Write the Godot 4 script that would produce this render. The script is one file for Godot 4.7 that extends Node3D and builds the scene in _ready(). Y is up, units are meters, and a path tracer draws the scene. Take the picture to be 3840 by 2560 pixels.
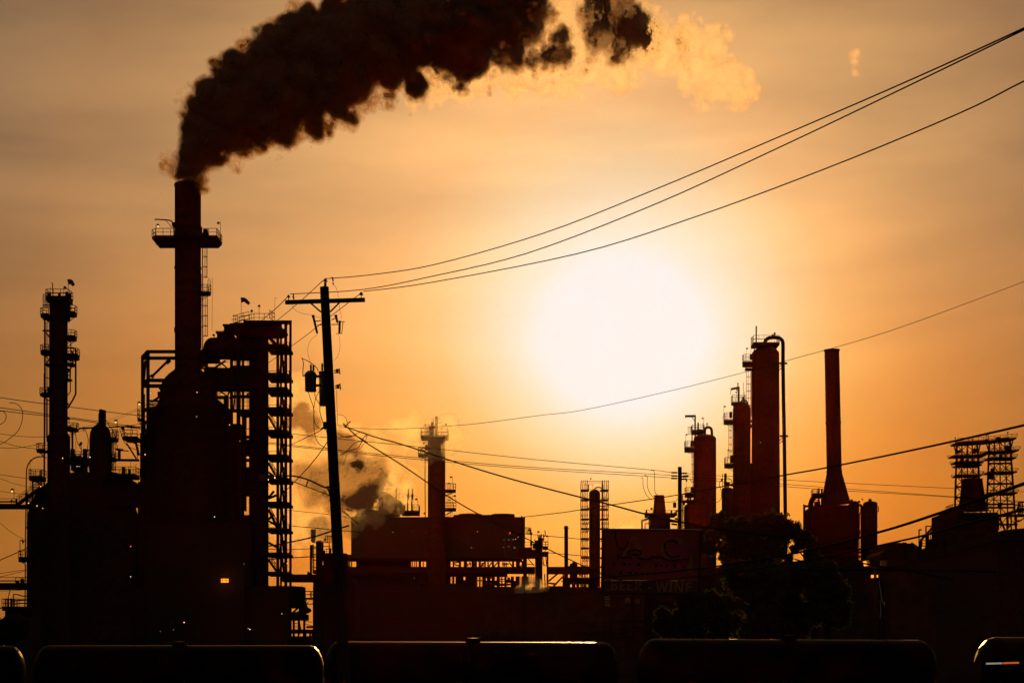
extends Node3D

const F := 7166.0       # the lens: a drawing 3840 wide stands this far from the eye
const HX := 1920.0
const HY := 2514.3      # height of the horizon on that drawing
const EYE := 3.0        # metres above the ground
const EXPO := 2.6

# every group of things was measured on a sheet of its own: where the sheet lies on the drawing, and its scale
var sx := 0.0
var sy := 0.0
var sk := 1.0

func sheet(x: float, y: float, k: float) -> void:
	sx = x
	sy = y
	sk = k

func P(x: float, y: float, d: float) -> Vector3:      # a point of the sheet, d metres away
	return Vector3((sx + x / sk - HX) * d / F, EYE + (HY - sy - y / sk) * d / F, -d)

func L(w: float, d: float) -> float:                  # a length on the sheet in metres
	return w / sk * d / F

# colour of the sky round the low sun: degrees from the sun, then linear r g b (near the ground), r g b (high up)
const RING := [
	[0.0, 0.935, 0.905, 0.86, 0.935, 0.905, 0.86],
	[2.35, 0.94, 0.90, 0.84, 0.94, 0.90, 0.85],
	[3.0, 0.95, 0.84, 0.62, 0.95, 0.85, 0.68],
	[3.7, 0.965, 0.76, 0.42, 0.97, 0.79, 0.56],
	[4.4, 0.98, 0.67, 0.28, 0.98, 0.72, 0.44],
	[5.5, 0.99, 0.52, 0.12, 0.97, 0.62, 0.30],
	[7.0, 0.97, 0.43, 0.07, 0.93, 0.50, 0.20],
	[9.0, 0.90, 0.33, 0.042, 0.79, 0.42, 0.16],
	[11.0, 0.79, 0.27, 0.032, 0.64, 0.345, 0.135],
	[13.2, 0.67, 0.22, 0.026, 0.54, 0.29, 0.115],
	[17.0, 0.47, 0.172, 0.026, 0.38, 0.20, 0.086],
	[20.4, 0.36, 0.135, 0.022, 0.27, 0.16, 0.08],
	[30.0, 0.20, 0.085, 0.022, 0.17, 0.11, 0.07],
	[60.0, 0.065, 0.038, 0.022, 0.07, 0.056, 0.05],
	[180.0, 0.020, 0.016, 0.016, 0.024, 0.024, 0.030]]

func sky_color(dir: Vector3, sun: Vector3, n1: FastNoiseLite, n2: FastNoiseLite) -> Color:
	var deg := rad_to_deg(acos(clampf(dir.dot(sun), -1.0, 1.0)))
	var el := rad_to_deg(asin(clampf(dir.y, -1.0, 1.0)))
	var az := rad_to_deg(atan2(dir.x, -dir.z))
	# the glow dies away faster on the far side from the smoke and towards the ground
	var right := clampf((az - rad_to_deg(atan2(sun.x, -sun.z))) / maxf(deg, 0.1), 0.0, 1.0) * (1.0 - smoothstep(30.0, 70.0, deg))
	var down := clampf((rad_to_deg(asin(sun.y)) - el) / maxf(deg, 0.1), 0.0, 1.0) * (1.0 - smoothstep(30.0, 70.0, deg))
	deg *= 1.0 + 0.3 * right * smoothstep(4.0, 10.0, deg) + 0.2 * down
	var k := 0
	while k < RING.size() - 2 and deg > RING[k + 1][0]:
		k += 1
	var a: Array = RING[k]
	var b: Array = RING[k + 1]
	var t: float = clampf((deg - a[0]) / (b[0] - a[0]), 0.0, 1.0)
	var up := smoothstep(4.0, 16.0, el)
	var c := Color(lerpf(lerpf(a[1], b[1], t), lerpf(a[4], b[4], t), up), lerpf(lerpf(a[2], b[2], t), lerpf(a[5], b[5], t), up), lerpf(lerpf(a[3], b[3], t), lerpf(a[6], b[6], t), up))
	# thin veils of cirrus
	var v := n1.get_noise_2d(az * 1.1 + el * 0.9, el * 6.0 - az * 0.5)
	var w := n2.get_noise_2d(az * 2.0, el * 14.0)
	var s := (v * 0.3 + w * 0.08) * smoothstep(2.0, 7.0, deg) * (0.35 + 0.65 * smoothstep(6.0, 17.0, el))
	c = Color(c.r * (1.0 + s), c.g * (1.0 + s * 0.95), c.b * (1.0 + s * 0.7))
	return c

func make_sky(sun: Vector3) -> Sky:
	var n1 := FastNoiseLite.new()
	n1.seed = 11
	n1.frequency = 0.045
	n1.fractal_octaves = 5
	n1.domain_warp_enabled = true
	n1.domain_warp_amplitude = 12.0
	n1.domain_warp_frequency = 0.02
	var n2 := FastNoiseLite.new()
	n2.seed = 5
	n2.frequency = 0.05
	n2.fractal_octaves = 3
	var im := Image.create(512, 256, false, Image.FORMAT_RGBF)
	var w := 512
	var h := 256
	var x0 := 0
	var x1 := w
	var y0 := 0
	var y1 := 132
	for pass_no in 2:
		for y in range(y0, y1):
			var el := PI * (0.5 - (y + 0.5) / h)
			for x in range(x0, x1):
				var az := TAU * (x + 0.5) / w
				im.set_pixel(posmod(x, w), y, sky_color(Vector3(sin(az) * cos(el), sin(el), -cos(az) * cos(el)), sun, n1, n2))
		if pass_no == 0:
			w = 4096
			h = 2048
			im.resize(w, h, Image.INTERPOLATE_CUBIC)
			x0 = -240
			x1 = 240
			y0 = 1024 - 300
			y1 = 1026
	var m := PanoramaSkyMaterial.new()
	m.panorama = ImageTexture.create_from_image(im)
	var sky := Sky.new()
	sky.sky_material = m
	return sky

func _ready():
	var t0 := Time.get_ticks_msec()
	var cam := Camera3D.new()
	cam.name = "camera"
	cam.projection = Camera3D.PROJECTION_FRUSTUM
	cam.near = 1.0
	cam.far = 6000.0
	cam.size = 2560.0 / F
	cam.frustum_offset = Vector2(0.0, (HY - 1280.0) / F)
	cam.position = Vector3(0, EYE, 0)
	add_child(cam)
	cam.current = true
	var sun_dir := (P(2335, 1282, 1000.0) - Vector3(0, EYE, 0)).normalized()
	var env := Environment.new()
	env.background_mode = Environment.BG_SKY
	env.sky = make_sky(sun_dir)
	env.tonemap_mode = Environment.TONE_MAPPER_LINEAR
	env.tonemap_exposure = EXPO
	env.background_energy_multiplier = 1.0 / EXPO
	env.volumetric_fog_enabled = true
	env.volumetric_fog_density = 0.000002
	env.volumetric_fog_albedo = Color(1.0, 0.34, 0.12)
	env.volumetric_fog_anisotropy = 0.88
	env.sdfgi_enabled = true
	env.ssao_enabled = true
	env.ssil_enabled = true
	var we := WorldEnvironment.new()
	we.name = "world_environment"
	we.environment = env
	add_child(we)
	var sun := DirectionalLight3D.new()
	sun.name = "sun"
	sun.light_energy = 1.6
	sun.light_color = Color(1.0, 0.71, 0.34)
	sun.light_angular_distance = 0.5
	sun.shadow_enabled = true
	add_child(sun)
	sun.look_at_from_position(Vector3.ZERO, -sun_dir, Vector3.UP)
	print("sky ", Time.get_ticks_msec() - t0)
	build()
	print("all ", Time.get_ticks_msec() - t0)

# ---------------------------------------------------------------- shapes
var vv := PackedVector3Array()
var nn := PackedVector3Array()
var M := {}
var taken := {}

func tri(a: Vector3, b: Vector3, c: Vector3) -> void:          # counter-clockwise from outside
	var n := (b - a).cross(c - a).normalized()
	vv.append_array(PackedVector3Array([a, c, b]))
	nn.append_array(PackedVector3Array([n, n, n]))

func tri_n(a: Vector3, b: Vector3, c: Vector3, na: Vector3, nb: Vector3, nc: Vector3) -> void:
	vv.append_array(PackedVector3Array([a, c, b]))
	nn.append_array(PackedVector3Array([na, nc, nb]))

func quad4(a: Vector3, b: Vector3, c: Vector3, d: Vector3) -> void:
	tri(a, b, c)
	tri(a, c, d)

func box(c: Vector3, s: Vector3, turn := Basis.IDENTITY) -> void:
	var x := turn.x * s.x * 0.5
	var y := turn.y * s.y * 0.5
	var z := turn.z * s.z * 0.5
	quad4(c - x - y + z, c + x - y + z, c + x + y + z, c - x + y + z)
	quad4(c + x - y - z, c - x - y - z, c - x + y - z, c + x + y - z)
	quad4(c + x - y + z, c + x - y - z, c + x + y - z, c + x + y + z)
	quad4(c - x - y - z, c - x - y + z, c - x + y + z, c - x + y - z)
	quad4(c - x + y + z, c + x + y + z, c + x + y - z, c - x + y - z)
	quad4(c - x - y - z, c + x - y - z, c + x - y + z, c - x - y + z)

func bar(a: Vector3, b: Vector3, w: float, h := -1.0) -> void:  # a beam w deep and h high between two points
	var y := b - a
	var l := y.length()
	if l < 1e-4:
		return
	y /= l
	var z := Vector3(0, 0, 1) if absf(y.z) < 0.9 else Vector3(0, 1, 0)
	var x := y.cross(z).normalized()
	z = x.cross(y)
	box((a + b) * 0.5, Vector3(h if h > 0.0 else w, l, w), Basis(x, y, z))

func slab(x0: float, y0: float, x1: float, y1: float, d: float, deep: float) -> void:  # a box whose front lies at d on the sheet
	var a := P(x0, y1, d)
	var b := P(x1, y0, d)
	box((a + b) * 0.5 + Vector3(0, 0, -deep * 0.5), Vector3(b.x - a.x, b.y - a.y, deep))

func block(x0: float, y0: float, x1: float, d: float, deep: float) -> void:            # the same, down to the ground
	var a := P(x0, y0, d)
	var b := P(x1, y0, d)
	box(Vector3((a.x + b.x) * 0.5, a.y * 0.5, -d - deep * 0.5), Vector3(b.x - a.x, a.y, deep))

func tube(p: PackedVector3Array, r: float, sides := 6, r_end := -1.0) -> void:
	var n := p.size()
	var up := Vector3.ZERO
	var rings := []
	var norms := []
	for i in n:
		var t := (p[mini(i + 1, n - 1)] - p[maxi(i - 1, 0)]).normalized()
		if i == 0:
			up = t.cross(Vector3(0, 0, 1) if absf(t.z) < 0.9 else Vector3(1, 0, 0)).normalized()
		else:
			up = (up - t * up.dot(t)).normalized()
		var side := t.cross(up)
		var q := r if r_end < 0.0 else lerpf(r, r_end, float(i) / (n - 1))
		var ring := PackedVector3Array()
		var norm := PackedVector3Array()
		for k in sides:
			var o := up * cos(TAU * k / sides) + side * sin(TAU * k / sides)
			ring.append(p[i] + o * q)
			norm.append(o)
		rings.append(ring)
		norms.append(norm)
	for i in n - 1:
		for k in sides:
			var j := (k + 1) % sides
			var a: Vector3 = rings[i][k]
			var b: Vector3 = rings[i][j]
			var c: Vector3 = rings[i + 1][j]
			var d: Vector3 = rings[i + 1][k]
			tri_n(a, b, c, norms[i][k], norms[i][j], norms[i + 1][j])
			tri_n(a, c, d, norms[i][k], norms[i + 1][j], norms[i + 1][k])
	for k in range(1, sides - 1):
		tri(rings[0][0], rings[0][k + 1], rings[0][k])
		tri(rings[n - 1][0], rings[n - 1][k], rings[n - 1][k + 1])

func pts(a: Array, d: float) -> PackedVector3Array:             # points of the sheet, flat numbers or with a depth each
	var out := PackedVector3Array()
	for q in a:
		out.append(P(q[0], q[1], d + (q[2] if q.size() > 2 else 0.0)))
	return out

func smooth(p: PackedVector3Array, k := 6) -> PackedVector3Array:
	var out := PackedVector3Array()
	var n := p.size()
	for i in n - 1:
		var a := p[maxi(i - 1, 0)]
		var b := p[i]
		var c := p[i + 1]
		var e := p[mini(i + 2, n - 1)]
		for j in k:
			out.append(b.cubic_interpolate(c, a, e, float(j) / k))
	out.append(p[n - 1])
	return out

func lathe(base: Vector3, profile: Array, sides := 24, axis := Vector3.UP) -> void:     # [radius, height] from the bottom up
	var x := axis.cross(Vector3(0, 0, 1) if absf(axis.z) < 0.9 else Vector3(1, 0, 0)).normalized()
	var z := x.cross(axis)
	for i in profile.size() - 1:
		var r0: float = profile[i][0]
		var h0: float = profile[i][1]
		var r1: float = profile[i + 1][0]
		var h1: float = profile[i + 1][1]
		for k in sides:
			var o := x * cos(TAU * k / sides) - z * sin(TAU * k / sides)
			var q := x * cos(TAU * (k + 1) / sides) - z * sin(TAU * (k + 1) / sides)
			var no := (o * (h1 - h0) - axis * (r1 - r0)).normalized()
			var nq := (q * (h1 - h0) - axis * (r1 - r0)).normalized()
			var a := base + o * r0 + axis * h0
			var b := base + q * r0 + axis * h0
			var c := base + q * r1 + axis * h1
			var d := base + o * r1 + axis * h1
			if r0 > 1e-5:
				tri_n(a, b, c, no, nq, nq)
			if r1 > 1e-5:
				tri_n(a, c, d, no, nq, no)

func ball(c: Vector3, r: float, sides := 8) -> void:
	var p := []
	for i in sides / 2 + 1:
		var t := PI * i / (sides / 2) - PI / 2
		p.append([maxf(r * cos(t), 0.0), r * sin(t)])
	lathe(c, p, sides)

func prism(a: Array, d: float, deep: float) -> void:            # an outline of the sheet with a thickness
	var flat := PackedVector2Array()
	for q in a:
		var p := P(q[0], q[1], d)
		flat.append(Vector2(p.x, p.y))
	extrude(flat, -d, deep)

func extrude(flat: PackedVector2Array, z: float, deep: float) -> void:
	if Geometry2D.is_polygon_clockwise(flat):
		flat.reverse()
	var t := Geometry2D.triangulate_polygon(flat)
	for i in range(0, t.size(), 3):
		var a := flat[t[i]]
		var b := flat[t[i + 1]]
		var c := flat[t[i + 2]]
		if (b - a).cross(c - a) < 0.0:
			var s := b
			b = c
			c = s
		tri(Vector3(a.x, a.y, z), Vector3(b.x, b.y, z), Vector3(c.x, c.y, z))
		tri(Vector3(a.x, a.y, z - deep), Vector3(c.x, c.y, z - deep), Vector3(b.x, b.y, z - deep))
	for i in flat.size():
		var a := flat[i]
		var b := flat[(i + 1) % flat.size()]
		quad4(Vector3(a.x, a.y, z - deep), Vector3(b.x, b.y, z - deep), Vector3(b.x, b.y, z), Vector3(a.x, a.y, z))

func plate(p: PackedVector3Array, thick: float) -> void:        # a level deck whose top runs through these points, any way round
	var flat := PackedVector2Array()
	for q in p:
		flat.append(Vector2(q.x, -q.z))
	if Geometry2D.is_polygon_clockwise(flat):
		flat.reverse()
	var y := p[0].y
	for i in range(1, flat.size() - 1):
		var a := flat[0]
		var b := flat[i]
		var c := flat[i + 1]
		tri(Vector3(a.x, y, -a.y), Vector3(b.x, y, -b.y), Vector3(c.x, y, -c.y))
		tri(Vector3(a.x, y - thick, -a.y), Vector3(c.x, y - thick, -c.y), Vector3(b.x, y - thick, -b.y))
	for i in flat.size():
		var a := flat[i]
		var b := flat[(i + 1) % flat.size()]
		quad4(Vector3(a.x, y - thick, -a.y), Vector3(b.x, y - thick, -b.y), Vector3(b.x, y, -b.y), Vector3(a.x, y, -a.y))

# ---------------------------------------------------------------- things and parts
func numbered(called: String) -> String:
	taken[called] = taken.get(called, -1) + 1
	return called if taken[called] == 0 else "%s_%03d" % [called, taken[called]]

func thing(called: String, label: String, category: String, at: Vector3, group := "") -> Node3D:
	var o := Node3D.new()
	o.name = numbered(called)
	add_child(o)
	o.position = at
	o.set_meta("label", label)
	o.set_meta("category", category)
	if group:
		o.set_meta("group", group)
	return o

func origin_of(o: Node) -> Vector3:
	var p := Vector3.ZERO
	while o is Node3D and o != self:
		p += (o as Node3D).position
		o = o.get_parent()
	return p

func take(off: Vector3) -> ArrayMesh:
	var v := PackedVector3Array()
	v.resize(vv.size())
	for i in vv.size():
		v[i] = vv[i] - off
	var arr := []
	arr.resize(Mesh.ARRAY_MAX)
	arr[Mesh.ARRAY_VERTEX] = v
	arr[Mesh.ARRAY_NORMAL] = nn
	var m := ArrayMesh.new()
	m.add_surface_from_arrays(Mesh.PRIMITIVE_TRIANGLES, arr)
	vv = PackedVector3Array()
	nn = PackedVector3Array()
	return m

func part(called: String, parent: Node, mat: Material) -> MeshInstance3D:   # what was shaped since the last part becomes one mesh
	var o := MeshInstance3D.new()
	o.name = called
	o.mesh = take(origin_of(parent))
	o.material_override = mat
	parent.add_child(o, true)
	return o

func solo(called: String, label: String, category: String, at: Vector3, mat: Material, group := "") -> MeshInstance3D:   # a thing of one mesh
	var o := MeshInstance3D.new()
	o.name = numbered(called)
	o.mesh = take(at)
	o.material_override = mat
	add_child(o)
	o.position = at
	o.set_meta("label", label)
	o.set_meta("category", category)
	if group:
		o.set_meta("group", group)
	return o

func setting(called: String, mat: Material) -> MeshInstance3D:
	var o := MeshInstance3D.new()
	o.name = numbered(called)
	o.mesh = take(Vector3.ZERO)
	o.material_override = mat
	add_child(o)
	o.set_meta("kind", "structure")
	return o

# ---------------------------------------------------------------- plant fittings
func fence_line(p: PackedVector3Array, h: float, step := 1.5, closed := false, r := 0.035) -> void:   # posts and two rails
	var n := p.size()
	for i in (n if closed else n - 1):
		var a := p[i]
		var b := p[(i + 1) % n]
		var up := Vector3(0, h, 0)
		bar(a + up, b + up, r * 2.2)
		bar(a + up * 0.52, b + up * 0.52, r * 1.7)
		bar(a + up * 0.06, b + up * 0.06, r, 0.12)
		var k := maxi(1, int(round(a.distance_to(b) / step)))
		for j in k:
			var q := a.lerp(b, float(j) / k)
			bar(q, q + up, r * 2.0)
	if not closed:
		bar(p[n - 1], p[n - 1] + Vector3(0, h, 0), r * 2.0)

# a platform from x0 to x1 of the sheet, its top at y, with a rail h metres high; deep metres from front to back
func platform(parent: Node, x0: float, x1: float, y: float, d: float, deep := 2.0, thick := 0.3, h := 1.15, open_side := 0, mat: Material = null) -> void:
	var a := P(x0, y, d)
	var b := P(x1, y, d)
	var f := Vector3(0, 0, deep * 0.5)
	var c := minf(0.45, deep * 0.25)
	var s := Vector3(c, 0, 0)
	var p: PackedVector3Array
	if open_side < 0:
		p = PackedVector3Array([a + f, b - s + f, b + Vector3(0, 0, deep * 0.5 - c), b - Vector3(0, 0, deep * 0.5 - c), b - s - f, a - f])
	elif open_side > 0:
		p = PackedVector3Array([b + f, a + s + f, a + Vector3(0, 0, deep * 0.5 - c), a - Vector3(0, 0, deep * 0.5 - c), a + s - f, b - f])
	else:
		p = PackedVector3Array([a + f, b + f, b - f, a - f])
	plate(p, thick)
	# brackets under the deck
	if open_side != 0:
		var inner := a if open_side < 0 else b
		var outer := b if open_side < 0 else a
		for z in [-0.3, 0.3]:
			bar(inner + Vector3(0, -0.75 - thick, z * deep), inner.lerp(outer, 0.7) + Vector3(0, -thick, z * deep), 0.08)
	var deck := part("platform", parent, mat if mat else M.steel)
	fence_line(p, h, 1.1, open_side == 0)
	if parent.get_parent() == self:
		part("railing", deck, M.steel)
	else:
		part("railing", parent, M.steel)

func ladder(parent: Node, x: float, y0: float, y1: float, d: float, cage := 0.0, width := 0.45) -> void:   # cage: how far it stands out on the sheet, with its sign
	var a := P(x, y0, d)
	var b := P(x, y1, d)
	for z in [-0.5, 0.5]:
		bar(a + Vector3(0, 0, z * width), b + Vector3(0, 0, z * width), 0.07)
	var n := int((a.y - b.y) / 0.4)
	for i in n:
		var y := b.y + 0.4 * i + 0.2
		bar(Vector3(a.x, y, a.z - width * 0.5), Vector3(a.x, y, a.z + width * 0.5), 0.035)
	if cage != 0.0:
		var w := L(cage, d)
		var k := maxi(2, int((a.y - b.y) / 1.5))
		for i in k + 1:
			var y := lerpf(b.y, a.y, float(i) / k)
			var ring := PackedVector3Array()
			for j in 7:
				var t := PI * j / 6.0
				ring.append(Vector3(a.x + w * sin(t), y, a.z - width * 0.8 * cos(t)))
			tube(ring, 0.04, 4)
		for t in [0.5, 1.05, 1.57, 2.1, 2.6]:
			var o := Vector3(w * sin(t), 0, -width * 0.8 * cos(t))
			bar(a + o, b + o, 0.035)
	part("ladder", parent, M.steel)

func flood(parent: Node, x: float, y0: float, y1: float, d: float, lean := 1.0, glow := false) -> void:   # a lamp on a thin post
	var a := P(x, y0, d)
	var b := P(x, y1, d)
	bar(a, b, 0.06)
	bar(b, b + Vector3(lean * 0.22, 0.02, 0), 0.06)
	var c := b + Vector3(lean * 0.32, -0.1, 0)
	lathe(c + Vector3(0, -0.16, 0), [[0.0, 0.0], [0.23, 0.0], [0.2, 0.12], [0.1, 0.3], [0.0, 0.32]], 8)
	var o := part("flood_lamp", parent, M.steel)
	if glow:
		ball(c + Vector3(0, -0.24, 0), 0.14, 6)
		if parent.get_parent() == self:
			part("bulb", o, M.glow)
		else:
			part("bulb", parent, M.glow)

func bulb(parent: Node, x: float, y: float, d: float, size := 0.13, mat: Material = null) -> void:            # a small lit lamp on its bracket
	var c := P(x, y, d)
	var r := size * 0.68
	box(c + Vector3(0, r * 1.2, -0.1), Vector3(r * 2.4, r * 0.8, 0.3))
	var o := part("lamp_bracket", parent, M.steel)
	ball(c, r, 6)
	part("lamp_bulb", o if parent.get_parent() == self else parent, mat if mat else M.glow)

func stairs(parent: Node, x0: float, y0: float, x1: float, y1: float, d: float, width := 0.9) -> void:
	var a := P(x0, y0, d)
	var b := P(x1, y1, d)
	for z in [-0.5, 0.5]:
		var f := Vector3(0, 0, z * width)
		bar(a + f, b + f, 0.06, 0.3)
		bar(a + f + Vector3(0, 1.0, 0), b + f + Vector3(0, 1.0, 0), 0.06)
		bar(a + f + Vector3(0, 0.55, 0), b + f + Vector3(0, 0.55, 0), 0.05)
		for i in 4:
			var q := a.lerp(b, (i + 0.5) / 4.0) + f
			bar(q, q + Vector3(0, 1.0, 0), 0.05)
	var n := maxi(2, int(absf(a.y - b.y) / 0.22))
	for i in n:
		var q := a.lerp(b, (i + 0.5) / n)
		box(q, Vector3(0.26, 0.04, width))
	part("stair_flight", parent, M.steel)

func windsock(parent: Node, x: float, y0: float, y1: float, d: float, x2: float, y2: float) -> void:
	bar(P(x, y0, d), P(x, y1, d), 0.06)
	var o := part("windsock_pole", parent, M.steel)
	var a := P(x, y1, d) + Vector3(0, -0.15, 0)
	var b := P(x2, y2, d)
	var m := a.lerp(b, 0.35) + Vector3(0.12, 0.22, 0)
	tube(smooth(PackedVector3Array([a, m, b])), 0.42, 8, 0.22)
	part("windsock", o, M.cloth)

# a tall closed vessel: x0..x1 wide at the shoulder, the top of its head at y, standing on the ground or on the height y1
func vessel(x0: float, x1: float, y: float, d: float, head := 0.5, y1 := 1e9, sides := 28, bottom_wider := 0.0) -> void:
	var a := P(x0, y, d)
	var b := P(x1, y, d)
	var r := (b.x - a.x) * 0.5
	var foot := 0.0 if y1 > 1e8 else P(0, y1, d).y
	var h := a.y - foot
	var p := [[0.0, 0.0], [r + bottom_wider, 0.0], [r, h - head * r]]
	for i in range(1, 7):
		var t := PI * 0.5 * i / 6.0
		p.append([maxf(r * cos(t), 0.0), h - head * r + head * r * sin(t)])
	lathe(Vector3((a.x + b.x) * 0.5, foot, -d), p, sides)

func cyl(x0: float, x1: float, y0: float, y1: float, d: float, sides := 20, r_top := -1.0) -> void:       # upright, between two heights of the sheet
	var a := P(x0, y1, d)
	var b := P(x1, y0, d)
	var r := (P(x1, y1, d).x - a.x) * 0.5
	var h := b.y - a.y
	var q := r if r_top < 0.0 else L(r_top, d)
	lathe(Vector3(a.x + r, a.y, -d), [[0.0, 0.0], [r, 0.0], [q, h], [0.0, h]], sides)

func pipe(a: Array, w: float, d: float, round_off := true, sides := 8) -> void:                           # w is its width on the sheet
	var p := pts(a, d)
	tube(smooth(p, 5) if round_off else p, L(w, d) * 0.5, sides)

func foot(x: float, d: float) -> Vector3:
	var p := P(x, 0, d)
	return Vector3(p.x, 0, p.z)

func noise_picture(seed_no: int, freq: float, low: float, high: float) -> NoiseTexture2D:
	var n := FastNoiseLite.new()
	n.seed = seed_no
	n.frequency = freq
	n.fractal_octaves = 5
	var g := Gradient.new()
	g.set_color(0, Color(low, low, low))
	g.set_color(1, Color(high, high, high))
	var t := NoiseTexture2D.new()
	t.width = 256
	t.height = 256
	t.seamless = true
	t.noise = n
	t.color_ramp = g
	return t

func paint(base: Color, rough: float, metal := 0.0, grain: Texture2D = null, per_metre := 0.25) -> StandardMaterial3D:   # base is the linear, real colour
	var m := StandardMaterial3D.new()
	m.albedo_color = base.linear_to_srgb()
	m.roughness = rough
	m.metallic = metal
	if metal < 0.5 and rough > 0.6:      # soot, rust and bare concrete do not shine
		m.specular_mode = BaseMaterial3D.SPECULAR_DISABLED
	if grain:
		m.albedo_texture = grain
		m.uv1_triplanar = true
		m.uv1_world_triplanar = true
		m.uv1_scale = Vector3.ONE * per_metre
	return m

func lit(c: Color, energy: float) -> StandardMaterial3D:
	var m := StandardMaterial3D.new()
	m.albedo_color = Color(0.3, 0.25, 0.2)
	m.emission_enabled = true
	m.emission = c
	m.emission_energy_multiplier = energy / EXPO
	return m

func materials() -> void:
	var g1 := noise_picture(1, 0.03, 0.72, 1.0)
	var g2 := noise_picture(2, 0.06, 0.6, 1.0)
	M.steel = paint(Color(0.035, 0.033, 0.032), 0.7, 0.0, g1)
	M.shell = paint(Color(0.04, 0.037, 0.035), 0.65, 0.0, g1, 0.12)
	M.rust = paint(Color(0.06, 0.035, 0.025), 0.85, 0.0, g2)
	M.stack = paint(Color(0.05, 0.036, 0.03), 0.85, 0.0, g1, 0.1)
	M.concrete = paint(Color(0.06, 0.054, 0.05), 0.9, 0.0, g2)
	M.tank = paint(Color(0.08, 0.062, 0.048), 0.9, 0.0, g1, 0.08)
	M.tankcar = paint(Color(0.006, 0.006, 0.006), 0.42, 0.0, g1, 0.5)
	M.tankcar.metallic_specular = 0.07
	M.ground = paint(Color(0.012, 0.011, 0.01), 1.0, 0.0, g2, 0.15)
	M.wood = paint(Color(0.055, 0.04, 0.03), 0.9, 0.0, g2, 1.5)
	M.wire = paint(Color(0.012, 0.011, 0.01), 0.9)
	M.wire.specular_mode = BaseMaterial3D.SPECULAR_DISABLED
	M.porcelain = paint(Color(0.025, 0.02, 0.02), 0.7)
	M.porcelain.metallic_specular = 0.05
	M.can = paint(Color(0.09, 0.09, 0.09), 0.5, 0.0, g1, 1.0)
	M.galvanised = paint(Color(0.5, 0.5, 0.5), 0.25, 1.0)
	M.cloth = paint(Color(0.35, 0.1, 0.03), 0.9)
	M.bark = paint(Color(0.04, 0.03, 0.022), 0.95, 0.0, g2, 2.0)
	M.leaf = paint(Color(0.04, 0.055, 0.022), 0.7)
	M.leaf.backlight_enabled = true
	M.leaf.backlight = Color(0.12, 0.13, 0.05)
	M.glow = lit(Color(1.0, 0.68, 0.38), 2.2)
	M.glow_white = lit(Color(1.0, 0.95, 0.85), 1.6)
	M.glow_red = lit(Color(1.0, 0.35, 0.2), 2.5)
	M.strip_white = lit(Color(0.75, 0.72, 0.66), 0.45)  # pale reflective strip, its reflected light painted as emission
	M.strip_amber = lit(Color(1.0, 0.45, 0.15), 0.5)  # amber reflective strip, glowing in place of reflecting
	M.window = lit(Color(1.0, 0.5, 0.14), 2.6)
# one smooth surface round a field of numbers (surface nets); where the field is above level lies the inside
func nets(f: PackedFloat32Array, n: Vector3i, origin: Vector3, cell: float, level: float) -> ArrayMesh:
	var nx := n.x
	var nxy := n.x * n.y
	var at := PackedInt32Array()
	at.resize(f.size())
	at.fill(-1)
	var v := PackedVector3Array()
	var off := PackedInt32Array([0, 1, nx, nx + 1, nxy, nxy + 1, nxy + nx, nxy + nx + 1])
	for z in n.z - 1:
		for y in n.y - 1:
			var i := z * nxy + y * nx
			for x in nx - 1:
				var a := f[i] > level
				if (f[i + 1] > level) != a or (f[i + nx] > level) != a or (f[i + nx + 1] > level) != a or (f[i + nxy] > level) != a or (f[i + nxy + 1] > level) != a or (f[i + nxy + nx] > level) != a or (f[i + nxy + nx + 1] > level) != a:
					var s := Vector3.ZERO
					var c := 0
					for e in 12:
						var p: int = E0[e]
						var q: int = E1[e]
						var fa := f[i + off[p]] - level
						var fb := f[i + off[q]] - level
						if (fa > 0.0) != (fb > 0.0):
							var t := fa / (fa - fb)
							s += (CORNER[p] as Vector3).lerp(CORNER[q], t)
							c += 1
					at[i] = v.size()
					v.append(origin + (Vector3(x, y, z) + s / c) * cell)
				i += 1
	var idx := PackedInt32Array()
	for z in range(1, n.z - 1):
		for y in range(1, n.y - 1):
			var i := z * nxy + y * nx + 1
			for x in range(1, nx - 1):
				if at[i] >= 0:
					var a := f[i] > level
					if (f[i + 1] > level) != a:
						quad(idx, at[i], at[i - nx], at[i - nx - nxy], at[i - nxy], a)
					if (f[i + nx] > level) != a:
						quad(idx, at[i], at[i - nxy], at[i - nxy - 1], at[i - 1], a)
					if (f[i + nxy] > level) != a:
						quad(idx, at[i], at[i - 1], at[i - 1 - nx], at[i - nx], a)
				i += 1
	var m := ArrayMesh.new()
	if idx.size() == 0:
		return m
	var arr := []
	arr.resize(Mesh.ARRAY_MAX)
	arr[Mesh.ARRAY_VERTEX] = v
	arr[Mesh.ARRAY_INDEX] = idx
	var st := SurfaceTool.new()
	m.add_surface_from_arrays(Mesh.PRIMITIVE_TRIANGLES, arr)
	st.create_from(m, 0)
	st.generate_normals()
	return st.commit()

const E0 := [0, 2, 4, 6, 0, 1, 4, 5, 0, 1, 2, 3]
const E1 := [1, 3, 5, 7, 2, 3, 6, 7, 4, 5, 6, 7]
const CORNER := [Vector3(0, 0, 0), Vector3(1, 0, 0), Vector3(0, 1, 0), Vector3(1, 1, 0), Vector3(0, 0, 1), Vector3(1, 0, 1), Vector3(0, 1, 1), Vector3(1, 1, 1)]

func quad(idx: PackedInt32Array, a: int, b: int, c: int, d: int, flip: bool) -> void:
	if flip:
		idx.append_array(PackedInt32Array([a, c, b, a, d, c]))
	else:
		idx.append_array(PackedInt32Array([a, b, c, a, c, d]))

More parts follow.
